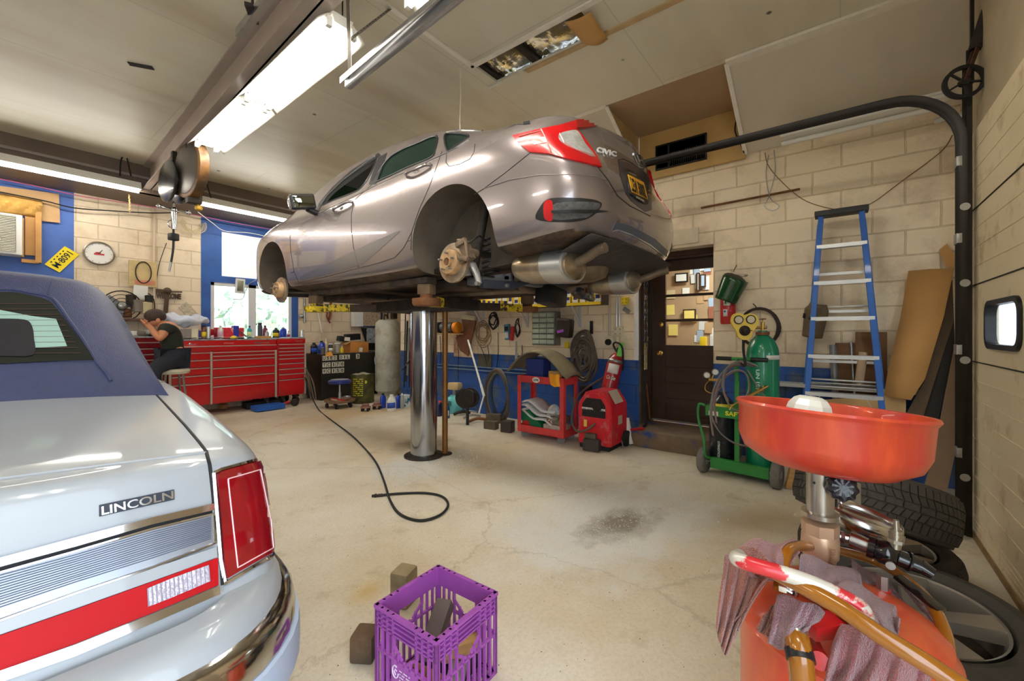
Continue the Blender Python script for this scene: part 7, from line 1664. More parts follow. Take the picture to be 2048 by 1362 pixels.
q=W(281,584,Y=YB-.12);f=MB();f.box(q,(.15,.01,.18),Euler((0,R(4),0)));tag(f.build('paper_tag',m_white),'white paper tag hanging below the tan board','paper')
f=MB();f.bx(.5,1.62,YB-.30,YB,1.36,1.39);tag(f.build('wall_shelf',M('shelf_brown',(96,66,50),.6,var=.3)),'brown wall shelf behind the seated person','shelf')
c=W(243,612,Y=YB-.2);t_=thing('desk_fan','round wire-guard fan on the shelf above the old car','fan',c)
for k in range(4):
 f=MB();f.tube([c+V(math.cos(a)*(.20-.05*k),-.02-.012*k,math.sin(a)*(.20-.05*k))for a in[R(x)for x in range(0,361,15)]],.005 if k else .009,6);f.build('guard_ring',m_grime,t_)
f=MB();f.sph(c+V(0,-.02,0),.06,16,sc=(1,.6,1));f.build('hub',m_steel,t_)
f=MB()
for k in range(3):a=R(120*k+20);f.box(c+V(math.cos(a)*.1,.01,math.sin(a)*.1),(.16,.006,.08),Euler((R(25),-a,0)),.002)
f.build('blades',M('fan_blade',(120,124,130),.4,.3),t_)
for i,(u,v,s_,m_)in enumerate(((262,600,.06,m_grime),(275,612,.08,M('motor_grey',(120,110,98),.5,.3)),(292,616,.075,M('filter_can',(196,180,140),.5)),(255,628,.05,m_rust),(298,600,.05,m_dark))):
 q=W(u,v,Y=YB-.18);f=MB();f.cyl(q-V(0,0,s_),q+V(0,0,s_),s_*.9,n=20);f.lathe([(s_*.5,0),(s_*.95,.01),(s_*.95,.03),(s_*.4,.04)],q+V(0,0,s_*.6),n=20);tag(f.build('machine_part',m_),['dark machine part right of the round fan','grey motor part on the shelf by the fan','cream canister part below the paper tag','rusty part below the fan','small dark part above the cream canister'][i],'machine part')
f=MB();q=W(305,612,Y=YB-.1);f.tube([q+V(math.cos(a)*.075-.05,0,math.sin(a)*.17+.0)for a in[R(x)for x in range(-90,91,15)]],.007,6);tag(f.build('wire_arc',m_grime),'dark curved wire beside the vertical pipe over the shelf','wire')
for i,(u,v)in enumerate(((262,672),(282,668),(300,664))):
 q=W(u,v,Y=7.3);q.z=1.16;f=MB();f.box(q+V(0,0,.03),(.13,.1,.06),Euler((0,R(8*i),R(20*i))),.015);tag(f.build('parts_box',[m_white,M('mud_grey',(120,112,100),.7),m_steel][i]),['white packet on the dark red chest','grey box on the dark red chest','silvery part on the dark red chest beside the person'][i],'box')
 # two hanging reels and the air line
rc1=W(383,340,F=4.2);rc2=W(348,365,F=4.35)
t_=thing('cable_reel','big brown round reel hanging from the beam under the strip lights','reel',rc1)
ax1=V(1,.12,0).normalized()
f=MB();f.lathe([(0,-.048),(.10,-.05),(.27,-.045),(.285,-.04),(.285,.04),(.27,.045),(.10,.05),(0,.048)],rc1,ax1,n=48);f.build('drum',M('reel_brown',(126,88,46),.45,.4,var=.3,vs=8,col2=(70,56,44),mix=.55,ms=6),t_)
f=MB();f.lathe([(0,-.052),(.24,-.050),(.25,-.046)],rc1,ax1,n=40,caps=False);f.lathe([(0,.052),(.24,.05),(.25,.046)],rc1,ax1,n=40,caps=False);f.build('face_plate',M('reel_face',(84,76,68),.35,.5,var=.2),t_)
f=MB();f.box(rc1+V(.02,0,-.29),(.12,.1,.09),None,.015);f.bx(rc1.x-.05,rc1.x+.05,rc1.y-.03,rc1.y+.03,rc1.z+.2,ZC-.30);f.build('bracket',m_grime,t_)
f=MB();q=rc1+V(.06,0,-.37);f.cyl(q,q+V(0,0,.05),.018);f.lathe([(0,-.02),(.03,-.015),(.035,0),(.03,.02),(0,.025)],q,n=14);f.build('cord_stop',M('amber_stop',(206,160,50),.5),t_)
t_=thing('hose_reel','black narrow reel beside the brown one with a hanging air line','reel',rc2)
f=MB()
for dx in(-.05,.05):f.lathe([(0,-.012),(.20,-.014),(.215,-.006),(.215,.006),(.20,.014),(0,.012)],rc2+V(dx,0,0),ax1,n=44)
f.lathe([(.12,-.05),(.12,.05)],rc2,ax1,n=30);f.build('drum',M('reel_black',(30,30,32),.25,.3,coat=.4),t_)
f=MB();f.bx(rc2.x-.02,rc2.x+.02,rc2.y-.03,rc2.y+.03,rc2.z-.1,ZC-.3);f.build('bracket',m_grime,t_)
f=MB();z2=W(348,420,F=4.35).z;f.tube([rc2+V(0,0,-.2),V(rc2.x,rc2.y,z2+.02)],.012,10);q=V(rc2.x,rc2.y,z2);f.cyl(q+V(-.14,0,.01),q+V(.14,0,-.01),.014,n=12);f.sph(q,.03,12);f.sph(q+V(-.12,0,.01),.025,10);f.sph(q+V(.12,0,0),.028,10);f.cyl(q+V(0,0,-.02),q+V(0,0,-.2),.024,n=18);f.tube([q+V(-.02+math.cos(a)*.03,0,-.15+math.sin(a)*.04)for a in[R(x)for x in range(0,361,30)]],.006,6);f.build('air_fittings',m_chrome,t_)
q2=W(347,474,F=4.35);f=MB();f.box(q2,(.075,.07,.075),Euler((0,0,R(20))),.014);f.cyl(q2+V(0,0,.03),V(q2.x,q2.y,z2-.18),.010);f.build('hose_stop',m_black,t_)
f=MB();f.tube(smoothpts([q2,W(346,500,F=4.35),W(342,525,F=4.35)],6),.010,10);f.build('air_line',m_black,t_)
f=MB();f.cyl(W(342,524,F=4.35),W(338,543,F=4.35),.011,.009,12);f.build('blow_nozzle',m_alu,t_)
f=MB();q=W(417,190,F=3.9);f.tube(smoothpts([W(410,152,F=3.9),W(416,180,F=3.9),W(408,205,F=3.9),W(420,230,F=3.9)],6),.006,8);tag(f.build('beam_cord',m_dark),'short dark cord hanging off the beam left of the far strip light','cord')
# used-oil tank and what stands on it
ox0,oy0=3.74,7.17;zo=W(642,709,Y=oy0).z
m_tank=M('tank_black',(50,46,40),.35,.3,coat=.2,var=.3,vs=3)
tk=thing('used_oil_tank','black steel used-oil tank with stick-on lettering in the far corner','tank',(4.4,7.3,0))
f=MB();f.bx(ox0,5.0,oy0,YB-.02,.06,zo,.01);f.bx(ox0+.02,4.98,oy0+.02,YB-.04,0,.06);f.build('body',m_tank,tk)
f=MB();f.bx(ox0-.006,5.0,oy0-.006,YB-.02,zo,zo+.006);f.build('worn_top',M('tank_top_steel',(130,118,104),.4,.6,var=.3),tk)
m_ltr=M('letter_card',(214,208,188),.6)
def sticker(ch,u0,u1,v0,v1):
 a=W(u0,v1,Y=oy0-.001);b=W(u1,v0,Y=oy0-.001);f=MB();f.bx(a.x,b.x,oy0-.002,oy0-.001,a.z,b.z);o=f.build('letter_card',m_ltr,tk)
 wq=b.x-a.x;hq=b.z-a.z;text('stencil_letter',ch,(a.x+wq*(.18 if ch not in '1I' else .36),oy0-.0022,a.z+hq*.14),(1,0,0),(0,0,1),wq*(.62 if ch not in '1I' else .26),hq*.72,m_black,o,th=.001,bold=.03)
for i,ch in enumerate('USED'):sticker(ch,645+i*7.3,652+i*7.3,711.5-i*.3,721.5-i*.4)
for i,ch in enumerate('OIL'):sticker(ch,678.5+i*7.1,685.5+i*7.1,709.5-i*.2,719-i*.3)
sticker('3',712,719,707.5,717.5)
for i,ch in enumerate(('T','C','1','7','0')):sticker(ch,645+i*8.5+(1.5 if i>1 else 0),652.5+i*8.5+(1.5 if i>1 else 0),725-i*.5,735-i*.5)
for i,ch in enumerate(('W','C','1','5','0')):sticker(ch,645+i*8.5+(1.5 if i>1 else 0),652.5+i*8.5+(1.5 if i>1 else 0),737.5-i*.5,747.5-i*.5)
def ot(u,y=7.35):return V(W(u,700,Y=y).x,y,zo+.006)
bottle('black oil bottle with blue label on the used-oil tank',ot(628),.20,.062,m_blk2,m_black,m_lb,'flat')
bottle('blue oil jug on the used-oil tank',ot(643),.23,.066,m_blc,m_blk2,m_lb,'jug')
bottle('small grey cup at the front edge of the used-oil tank',ot(645,7.2),.12,.03,M('cup_grey',(90,84,76),.5),m_steel,None,'spray',capr=.028)
bottle('pale funnel-shaped bottle on the used-oil tank',ot(652,7.4),.27,.04,M('funnel_cream',(206,180,146),.5),m_white,None,'round',neck=.2)
bottle('black and white can on the used-oil tank',ot(661),.18,.04,m_blk2,m_white,m_white,'spray',capr=.035)
bottle('clear wide jar on the used-oil tank',ot(675),.19,.055,M('jar_clear',(196,190,176),.15,trans=.5),m_white,None,'spray',capr=.05)
bottle('yellow bottle on the used-oil tank beside the cardboard box',ot(684,7.28),.13,.03,m_yel,m_white,None,'round')
f=MB();q=ot(712,7.38);t_=thing('cardboard_box','open orange-brown cardboard box on the used-oil tank','box',q);f.bx(q.x-.19,q.x+.19,q.y-.13,q.y+.13,q.z,q.z+.20,.004);f.build('carton',M('orange_card',(206,136,64),.7,var=.2,vs=4),t_)
f=MB();f.poly3([q+V(-.19,-.132,.2),q+V(-.19,.13,.2),q+V(-.27,.10,.16),q+V(-.27,-.10,.15)],(0,0,.004));f.build('flap',m_card,t_);f=MB();f.box(q+V(.02,-.134,.05),(.07,.004,.08),Euler((0,R(10),0)));f.build('torn_label',m_white,t_)
f=MB();q=ot(696,7.42);q.z=zo+.26;t_=thing('battery_charger','black power unit with a white label resting on the box and jars','power unit',q);f.box(q+V(-.10,0,.0),(.20,.14,.10),Euler((0,R(10),0)),.02);f.box(q+V(.10,.02,.04),(.28,.14,.12),Euler((0,R(-3),0)),.012);f.build('case',m_black,t_);f=MB();f.box(q+V(-.06,-.075,.0),(.11,.006,.07),Euler((0,R(5),0)));f.build('label',m_white,t_)
f=MB();q=ot(657,7.19);rows=[[q+V(x*.07,-.0-.03*y,.03-.05*y+.02*math.sin(x*3+y))for x in(-1,-.5,0,.5,1)]for y in(0,.5,1,1.5)];f.grid(rows);tag(f.build('orange_cloth',M('orange_cloth',(226,160,60),.8),solid=.006,sub=1),'orange cloth hanging over the edge of the used-oil tank','cloth')
f=MB();a=W(634,612,Y=YB-.05);b=W(644,665,Y=YB-.05);f.cyl(a,b,.011,n=10);tag(f.build('white_stick',m_white),'thin white stick leaning on the block wall above the used-oil tank','stick')
f=MB();q=W(657,620,Y=YB-.05);f.tube(smoothpts([W(662,600,Y=YB-.05),W(661,628,Y=YB-.05),W(658,640,Y=YB-.05)],4),.035,10,flat=.5);f.tube(smoothpts([W(655,622,Y=YB-.05),W(654,634,Y=YB-.05),W(660,646,Y=YB-.05)],4),.022,8,flat=.6);tag(f.build('pipe_wrench',M('wrench_red_rust',(136,70,50),.6,.3,var=.3)),'rusty red pipe wrench hanging on the wall above the used-oil tank','wrench')
yb_=YB-.04
P_=[(702,610),(720,610),(720,653),(702,653)];sheetY('appliance_cover','white appliance panel on the wall beside the blue-edged chart','panel',P_,M('panel_white',(226,226,226),.4),yb_,.12)
t_=thing('tool_chart','blue-edged wall chart covered with small drawings in the far corner','chart',W(740,630,Y=yb_));f=MB();f.poly3([W(u,v,Y=yb_)for u,v in((720,606),(764,606),(764,656),(720,654))],(0,-.02,0));f.build('backing',M('chart_blue',(36,48,104),.5),t_)
f=MB();f.poly3([W(u,v,Y=yb_-.021)for u,v in((727,606),(761,606),(761,652),(727,652))],(0,-.002,0));f.build('sheet',M('chart_print',(206,190,164),.6,var=.3,vs=20,col2=(150,90,80),mix=.62,ms=22,sharp=.03),t_)
text('chart_lettering','MAC',W(723.5,640,Y=yb_-.0215),(0,0,1),(-1,0,0),.22,.045,m_white,t_,th=.001,bold=.02)
f=MB();a=W(726,655,Y=yb_);f.poly3([W(u,v,Y=yb_)for u,v in((722,656),(757,658),(757,700),(735,700))],(0,-.02,0));tag(f.build('black_cabinet_side',m_black),'black metal board under the wall chart','board')
f=MB();f.poly3([W(u,v,Y=yb_-.025)for u,v in((733,656),(753,658),(753,686),(733,686))],(0,-.003,0));tag(f.build('pale_poster',M('pale_poster',(176,186,200),.5,var=.5,vs=16,col2=(40,44,50),mix=.6,ms=14,sharp=.03)),'pale poster with dark shapes below the wall chart','poster')
f=MB();q=W(607,585,Y=YB-.03);f.cyl((W(609,600,Y=YB-.03).x,YB-.03,W(609,645,Y=YB-.03).z),(W(609,600,Y=YB-.03).x,YB-.03,W(609,596,Y=YB-.03).z),.02,n=10);f.sph(W(603,632,Y=YB-.05),.04,12);tag(f.build('door_closer',m_steel),'grey bracket with a round knob on the blue frame right of the window','bracket')
f=MB()
for k,(u0,u1,u2)in enumerate(((612,620,628),(614,626,632),(611,617,622))):f.tube(smoothpts([W(u0,735+6*k,Y=7.12),W(u1,765,Y=7.05),W(u2,800,Y=7.0)],6),.011,8)
tag(f.build('cable_bundle',M('dusty_cable',(110,92,76),.7)),'bundle of dusty cables hanging down beside the red locker','cables')
# stool on a round dolly, drum, tank, jugs
sc_=W(683,815,Z=0)+V(.0,.05,0);zs_=W(683,762,F=sc_.x*C38+sc_.y*S38).z
t_=thing('shop_stool','round blue-topped stool on a low caster dolly before the used-oil tank','stool',sc_)
f=MB();f.lathe([(0,.0),(.155,.0),(.175,.015),(.175,.045),(.15,.062),(0,.068)],sc_+V(0,0,zs_-.04),n=34);f.build('seat',M('stool_blue',(36,48,120),.35,coat=.3),t_)
f=MB();f.lathe([(0,0),(.14,0),(.11,.004)],sc_+V(0,0,zs_+.027),n=30,caps=False);f.build('pale_seat_top',M('seat_top_pale',(150,150,160),.7),t_)  # flat paler disc covering most of the blue seat
f=MB();f.cyl(sc_+V(0,0,.10),sc_+V(0,0,zs_-.04),.014);f.cyl(sc_+V(0,0,.10),sc_+V(0,0,.24),.022);f.build('post',m_alu,t_)
f=MB();f.lathe([(0,.085),(.20,.085),(.23,.10),(.24,.125),(.225,.125),(.2,.105),(0,.10)],sc_,n=36);f.build('tray',M('tray_rust',(150,120,96),.6,.3,var=.3),t_)
for k in range(5):
 a=R(72*k+10);q=sc_+V(math.cos(a)*.19,math.sin(a)*.19,.036);f=MB();f.cyl(q-V(.012,0,0),q+V(.012,0,0),.036,n=20);f.cyl(q+V(0,0,.03),q+V(0,0,.06),.01);f.build('caster',m_dark,t_)
rg=random.Random(6)
for k in range(7):
 a=R(50*k);q=sc_+V(math.cos(a)*.13,math.sin(a)*.13,.135);f=MB();d_=V(rg.uniform(-1,1),rg.uniform(-1,1),.1).normalized()*.05;f.bar(q-d_,q+d_,.03,.02,bev=.006);tag(f.build('scrap_part',[m_rust,M('rag_tan',(196,160,126),.8),m_red][k%3]),'odd part in the stool tray, %s going round'%ordn(k),'part','odd parts in the stool tray')
f=MB();q=sc_+V(.10,-.04,.15);f.lathe([(0,-.02),(.05,-.02),(.055,.02),(.05,.02),(.045,-.01),(0,-.01)],q,n=22);tag(f.build('metal_dish',m_alu),'small shiny dish in the stool tray','dish')
dc=W(733,806,Z=0)+V(0,.12,0);zd=W(733,748,F=dc.x*C38+dc.y*S38).z
t_=thing('waste_bin','dark green drum with yellow lettering full of scrap beside the stool','bin',dc);rd_=.19
f=MB();f.lathe([(rd_*.97,0),(rd_,.01),(rd_,zd),(rd_-.006,zd),(rd_-.01,.02),(0,.02)],dc,n=36,caps=False);f.build('drum',M('drum_green',(74,74,34),.5,.2,var=.4,vs=5,col2=(120,104,60),mix=.62,ms=7),t_)
bsd=V(-.62,-.78,0).normalized();rr2=V(bsd.y,-bsd.x,0)
m_dy=M('drum_yellow_print',(186,180,30),.5,var=.3,vs=30)
for i in range(9):
 vs_,fs_=textbm(['-- ---','- --- -','--- --'][i%3],.18,.018,.03);g=MB();z0_=zd-.08-i*.034
 g._add([dc+(bsd*math.cos(a)+rr2*math.sin(a))*(rd_+.001)+V(0,0,z0_+b)for a,b in[((-x)/-rd_-.15,y)for x,y in vs_]],fs_);g.build('drum_print',m_dy,t_)
f=MB();f.lathe([(0,.002),(.028,.002),(.028,0)],dc+(bsd*math.cos(-.35)+rr2*math.sin(-.35))*(rd_+.0)+V(0,0,zd-.12),bsd,n=20);f.build('drum_emblem',M('drum_disc',(206,196,40),.5),t_)
f=MB();rows=[[dc+V(x*rd_*.9,y*rd_*.9,zd-.01+.03*rg.random())for x in[-.7,-.35,0,.35,.7]]for y in[-.7,-.35,0,.35,.7]];f.grid(rows);tag(f.build('crumpled_foil',M('scrap_paper',(170,160,140),.6,var=.3),solid=.004),'crumpled scrap paper filling the green drum','paper')
for k,(u,v)in enumerate(((731,822),(754,818))):
 q=W(u,v,Z=0);t_=thing('small_dolly',['little rusty caster dolly left of the other before the green drum','little rusty caster dolly nearest the blue bottles'][k],'dolly',q,'little caster dollies');f=MB();f.lathe([(0,.05),(.075,.05),(.08,.06),(.075,.07),(0,.07)],q,n=24);f.lathe([(0,.07),(.05,.07),(.055,.10),(.04,.11),(0,.11)],q,n=20);f.build('plate',M('pinkish_rust',(150,110,96),.6,.3,var=.2),t_)
 for a in range(4):g=MB();p_=q+V(math.cos(a*1.57)*.06,math.sin(a*1.57)*.06,.022);g.cyl(p_-V(.008,0,0),p_+V(.008,0,0),.022,n=14);g.bx(p_.x-.012,p_.x+.012,p_.y-.006,p_.y+.006,.02,.052);g.build('caster',m_dark,t_)
gq=V(4.93,6.91,0);
zg=W(781,638,F=gq.x*C38+gq.y*S38).z
t_=thing('pressure_tank','tall dusty grey-green cylindrical tank in the far corner','tank',gq);rt5=.232
f=MB();f.lathe([(rt5*.8,0),(rt5*.8,.05),(rt5,.09),(rt5,zg-.16),(rt5*.96,zg-.08),(rt5*.75,zg-.025),(.06,zg),(0,zg)],gq,n=44);f.build('shell',M('tank_dusty',(206,204,188),.6,.1,var=.2,vs=3,col2=(158,140,110),mix=.6,ms=4,bump=.15),t_)
f=MB();f.cyl(gq+V(0,0,zg-.01),gq+V(0,0,zg+.2),.016,n=12);f.tube(smoothpts([gq+V(-.02,-.05,zg+.02),gq+V(-.12,-.08,zg+.08),gq+V(-.15,-.1,zg-.02)],5),.012,8);f.box(gq+V(.07,-.1,zg+.06),(.1,.1,.12),None,.02);f.build('fittings',m_grime,t_)
f=MB();f.tube(smoothpts([W(757,705,F=8.0),W(750,715,F=8.0),W(751,728,F=8.0),W(757,742,F=8.0)],6),.012,8);tag(f.build('hose_loop',m_steel),'small hose loop on the left of the grey tank','hose')
jx=[(766,816,'blue pleated oil bottle left of the white jug',m_blc,'flat',.235,.052,None),(783,821,'white plastic jug with blue label and yellow liquid on the floor before the grey tank',m_white,'jug',.245,.075,m_lb),(797,816,'blue oil jug right of the white jug',m_blc,'flat',.23,.055,None),(804,817,'slim clear bottle with white cap beside the carton',M('clear_grey',(196,196,186),.2,trans=.3),'round',.24,.03,None)]
for(u,v,lb,m_,kd,h_,r_,lm)in jx:
 q=W(u,v,Z=0);t_=bottle(lb,q,h_,r_,m_,m_white if m_ is not m_blc else m_blk2,lm,kind=kd,name='oil_bottle' if m_ is m_blc else 'bottle')
q=W(813,815,Z=0);carton('white and teal carton on the floor left of the lift ram',q+V(.0,.04,.10),(.12,.1,.20),M('carton_teal',(226,230,226),.5,col2=(30,110,140),mix=.55,ms=8,sharp=.02),10)
q=W(880,832,Z=0);bottle('dark blue jug right of the lift ram',q,.22,.06,M('jug_navy',(20,30,70),.35,coat=.3),m_lred,None,'flat',name='oil_bottle');q=W(884,836,Z=0);bottle('teal-blue jug with white label beside the brown guide rod',q+V(.03,-.07,0),.21,.05,M('jug_cobalt',(10,90,160),.35,coat=.3),m_blk2,m_white,'flat',name='oil_bottle')
for k in range(7):
 u=808+k*3.5;a=W(u,775-12*(k%3),X=XA-.1);b=W(u+3,628+14*(k%4),X=XA-.05);f=MB();f.cyl(a,b,.010+.004*(k%3),n=8);tag(f.build('hanging_bar',[m_grime,m_dark,m_steel][k%3]),'greasy bar hanging behind the lift ram, %s from the left'%ordn(k),'bar','bars hanging behind the lift ram')
f=MB();q=W(815,620,X=XA-.05);f.box(q,(.04,.10,.14),None,.01);tag(f.build('red_wall_box',m_red),'red box on the wall just left of the lift ram','box')
f=MB();q=W(806,750,X=XA-.12);f.bar(W(803,742,X=4.5),W(822,718,X=4.5),.03,.012,bev=.004);tag(f.build('spanner',m_chrome),'silver spanner hanging slanted left of the lift ram','spanner')
# shelf wall: filters, hoses, cart, welder
YS0=2.15;zs_s=1.525
sh=thing('wall_shelf','yellow-edged shelf of filter boxes along the block wall under the raised car','shelf',(4.5,3.9,zs_s))
f=MB();f.bx(4.40,XA,YS0,5.9,zs_s,zs_s+.022);f.build('board',M('shelf_board',(120,84,60),.6),sh)
f=MB();f.bx(4.392,4.402,YS0,5.9,zs_s-.004,zs_s+.03);f.build('edge_strip',m_yel,sh)
f=MB();f.bx(4.41,XA,YS0-.005,YS0+.004,zs_s,zs_s+.19);f.build('end_panel',M('end_panel',(96,84,78),.6),sh)
for y in(2.55,3.35,4.15):f=MB();f.bar((4.44,y,zs_s-.01),(XA-.01,y-.02,zs_s-.24),.02,.02);f.bx(XA-.012,XA,y-.03,y+.01,zs_s-.26,zs_s);f.build('bracket',m_frame,sh)
fb=thing('filter_box','yellow-edged oil filter box, bottom of the stack nearest the door end of the shelf','box',(0,0,0),'filter boxes on the yellow shelf')
f=MB();f.bx(0,.12,-.045,.045,0,.09,.001);f.build('carton',m_yel,fb);f=MB();f.bx(-.001,.0,-.043,.036,.002,.05);f.build('white_panel',m_white,fb);f=MB();f.bx(-.0015,.0,-.030,.020,.045,.086);f.build('blue_panel',M('filter_blue',(38,44,130),.5),fb)
rg=random.Random(8);first=True;nst=0;y=YS0+.06
while y<5.75:
 n_=rg.choice((1,2,2,2))if y>3.2 else 2;z=zs_s+.024
 for k in range(n_):
  s_=(rg.uniform(.9,1.2),rg.uniform(.75,1.05),rg.uniform(.85,1.05)if n_>1 else rg.uniform(1.,1.5));loc=(4.415+rg.uniform(0,.02),y,z)
  if first:fb.location=loc;first=False
  else:o=dup(fb,loc,label='yellow-edged oil filter box, %s level of the %s stack from the door end'%(['bottom','top'][k],ordn(nst)));o.scale=s_
  z+=.09*(s_[2]if not(y==YS0+.06 and k==0)else 1)+.001
 y+=.098;nst+=1
def wc(label,name,cat,u,v,ry,rz,n_,r_,mat,x=XA-.06,jit=.012,a0=0,a1=360,group=None):
 c=W(u,v,X=x);f=MB();rg=random.Random(int(u))
 for k in range(n_):
  sy=1-.07*k+rg.uniform(-.05,.05);dz=rg.uniform(-jit,jit)*3;f.tube([c+V(-.008*(k%4)-.004,math.cos(R(a))*ry*sy+jit*math.sin(3*R(a)+k),math.sin(R(a))*rz*sy+dz)for a in range(a0,a1,15)],r_,7,closed=(a1-a0==360))
 return tag(f.build(name,mat),label,cat,group)
m_tanc=M('tan_cable',(150,122,84),.6,var=.2);m_dkc=M('dirty_cable',(92,80,66),.65,var=.3)
wc('coil of tan cable hanging on the wall beneath the yellow shelf','cable_coil','cable',967,667,.14,.17,6,.006,m_tanc)
wc('dark coil hanging above right of the tan cable coil','cable_coil','cable',988,642,.08,.11,4,.009,m_dark)
wc('thin black cable loop hanging beside the blue battery tester','cable_coil','cable',1036,658,.035,.13,3,.006,m_black)
wc('big coil of brown welding cable hanging above the red welder','cable_coil','cable',1168,715,.165,.31,13,.014,m_dkc,x=XA-.10,jit=.018)
for k in range(3):wc(['outer big hose loop leaning on the wall left of the red cart','middle big hose loop leaning left of the red cart','inner big hose loop leaning left of the red cart'][k],'air_hose','hose',993+3*k,795-4*k,.21-.035*k,.40-.05*k,2,.016,[m_dkc,M('grey_hose',(120,112,98),.6,var=.2),M('dark_blue_hose',(60,70,80),.6)][k],x=4.35+.05*k,jit=.01)
f=MB();c=W(898,655,X=4.48);t_=thing('bench_grinder','grey bench grinder with an orange guard on a wall bracket','grinder',c);f.cyl(c+V(0,.14,0),c+V(0,-.10,0),.075,n=26);f.build('motor',M('grinder_grey',(96,100,102),.4,.4),t_)
for sg,m_ in((1,m_dark),(-1,M('guard_orange',(216,130,30),.5))):f=MB();q=c+V(0,-.17 if sg<0 else .2,0);f.cyl(q-V(0,.03,0),q+V(0,.03,0),.085,n=26);f.build('wheel_guard',m_,t_)
f=MB();f.bx(c.x-.1,XA,c.y-.25,c.y+.28,c.z-.11,c.z-.09);f.build('bracket_plate',m_wood,t_)
def ws(name,label,cat,uv,mat,x=XA-.03,th=.01):P_=[W(u,v,X=x)for u,v in uv];f=MB();f.poly3(P_,(-th,0,0));return tag(f.build(name,mat),label,cat)
ws('paper_sheet','pale sheet hanging below the leather strips on the shelf wall','paper',[(908,674),(944,676),(946,715),(908,713)],M('stained_sheet',(226,206,180),.7,col2=(170,110,70),mix=.55,ms=5),XA-.015,.003)
ws('leather_strip','brown leather-like strips hanging beneath the shelf','strips',[(924,632),(955,634),(950,660),(941,690),(938,712),(922,700),(914,676),(930,660)],M('brown_leather',(122,78,50),.5,var=.4,vs=8,coat=.2),XA-.05,.03)
ws('cloth_cap','beige folded cloth on top of the leather strips','cloth',[(922,628),(954,632),(953,641),(926,638)],M('beige_cloth',(190,178,150),.8),XA-.08,.05)
ws('wall_plate','dark olive plate on the blue dado behind the hanging cords','plate',[(958,708),(984,710),(984,737),(958,734)],M('olive_plate',(84,78,60),.6,var=.2),XA-.005,.02)
c=W(1015,664,X=XA-.05);t_=thing('battery_tester','blue and white handheld battery tester hanging on the shelf wall','tester',c);f=MB();f.box(c,(.05,.085,.22),Euler((R(-5),0,0)),.012);f.build('case',M('tester_blue',(90,130,150),.4),t_);f=MB();f.box(c+V(-.027,.004,-.045),(.004,.07,.08),Euler((R(-5),0,0)));f.build('keypad',m_white,t_);f=MB();f.box(c+V(-.027,0,.045),(.004,.06,.06),Euler((R(-5),0,0)));f.build('screen',m_dark,t_)
f=MB();f.box(c+V(0,-.085,-.02),(.04,.05,.2),Euler((R(8),0,0)),.012);tag(f.build('red_clamp',m_red),'red and black clamp hanging right of the battery tester','clamp')
f=MB();q=W(1033,700,X=XA-.05);f.bar(q+V(0,0,.12),q+V(0,.01,-.16),.02,.03,bev=.008);f.bar(q+V(0,-.02,-.04),q+V(0,.02,-.26),.014,.02,bev=.005);tag(f.build('pliers',m_alu),'long silvery gripping pliers hanging below the black cable loop','pliers')
for i,(u0,v0,u1,v1)in enumerate(((880,672,880,730),(914,665,916,760),(975,690,976,725),(960,690,975,735),(996,665,993,738),(1044,690,1042,720))):f=MB();f.tube([W(u0,v0,X=XA-.02),W((u0+u1)/2+2,(v0+v1)/2,X=XA-.03),W(u1,v1,X=XA-.02)],.005,6);tag(f.build('drop_line',m_dark),'thin dark cord hanging down the shelf wall, %s from the left'%ordn([0,1,3,2,4,5][i]),'cord','cords hanging on the shelf wall')
a=W(1064,690,X=4.48);b=W(1110,622,X=4.48);t_=thing('parts_organizer','grey cabinet of small clear drawers on the shelf wall','drawer cabinet',a);y1_,y0_=a.y,b.y;f=MB();f.bx(4.48,XA-.005,y0_,y1_,a.z,b.z,.004);f.build('cabinet',M('organizer_grey',(120,120,108),.5,.2),t_)
m_drw=M('dusty_clear_drawer',(176,186,168),.25,trans=.1,var=.3,vs=9)
for i in range(6):
 for j in range(3):
  ya=lerp(y0_+.008,y1_-.008,j/3);yb2=lerp(y0_+.008,y1_-.008,(j+1)/3);za=lerp(a.z+.01,b.z-.01,i/6);zb2=lerp(a.z+.01,b.z-.01,(i+1)/6);f=MB();f.bx(4.468,4.49,ya+.005,yb2-.005,za+.009,zb2-.009,.003);f.build('drawer',m_drw,t_)
c=W(1129,656,X=4.46);t_=thing('tool_case','black rounded tool case with a purple sticker hanging on the wall','case',c);f=MB();f.box(c,(.13,.21,.235),Euler((R(6),0,0)),.05,seg=4);f.build('shell',M('case_black_brown',(46,36,32),.35,coat=.3),t_);f=MB();f.box(c+V(-.067,.02,-.04),(.004,.09,.032),Euler((R(-12),0,0)));f.build('sticker',M('purple_sticker',(160,80,190),.5),t_)
f=MB();f.box(W(1134,690,X=XA-.03),(.03,.06,.08),None,.006);tag(f.build('yellow_holder',m_yel),'small yellow holder under the black tool case','holder')
f=MB();f.bar(W(1183,642,X=XA-.02),W(1183,668,X=XA-.02),.03,.03);tag(f.build('iron_hook',m_black),'black iron bar hook holding the big cable coil','hook')
f=MB();z_=W(1000,738,X=XA-.04).z;f.bx(XA-.04,XA,2.9,5.9,z_,z_+.012);f.bx(XA-.03,XA,2.9,5.9,z_-.05,z_-.035);tag(f.build('wall_rail',M('rail_blue_grey',(120,146,170),.5,var=.2)),'pale blue double rail along the blue dado','rail')
f=MB();f.cyl(W(936,680,X=4.50),W(962,770,X=4.35),.014,n=10);f.cyl(W(962,770,X=4.35),W(968,792,X=4.3),.018,n=10);f.cyl(W(968,790,X=4.3),W(958,826,X=4.2),.012,n=10);tag(f.build('broom_handle',m_white),'white broom handle leaning on the blue dado','handle')
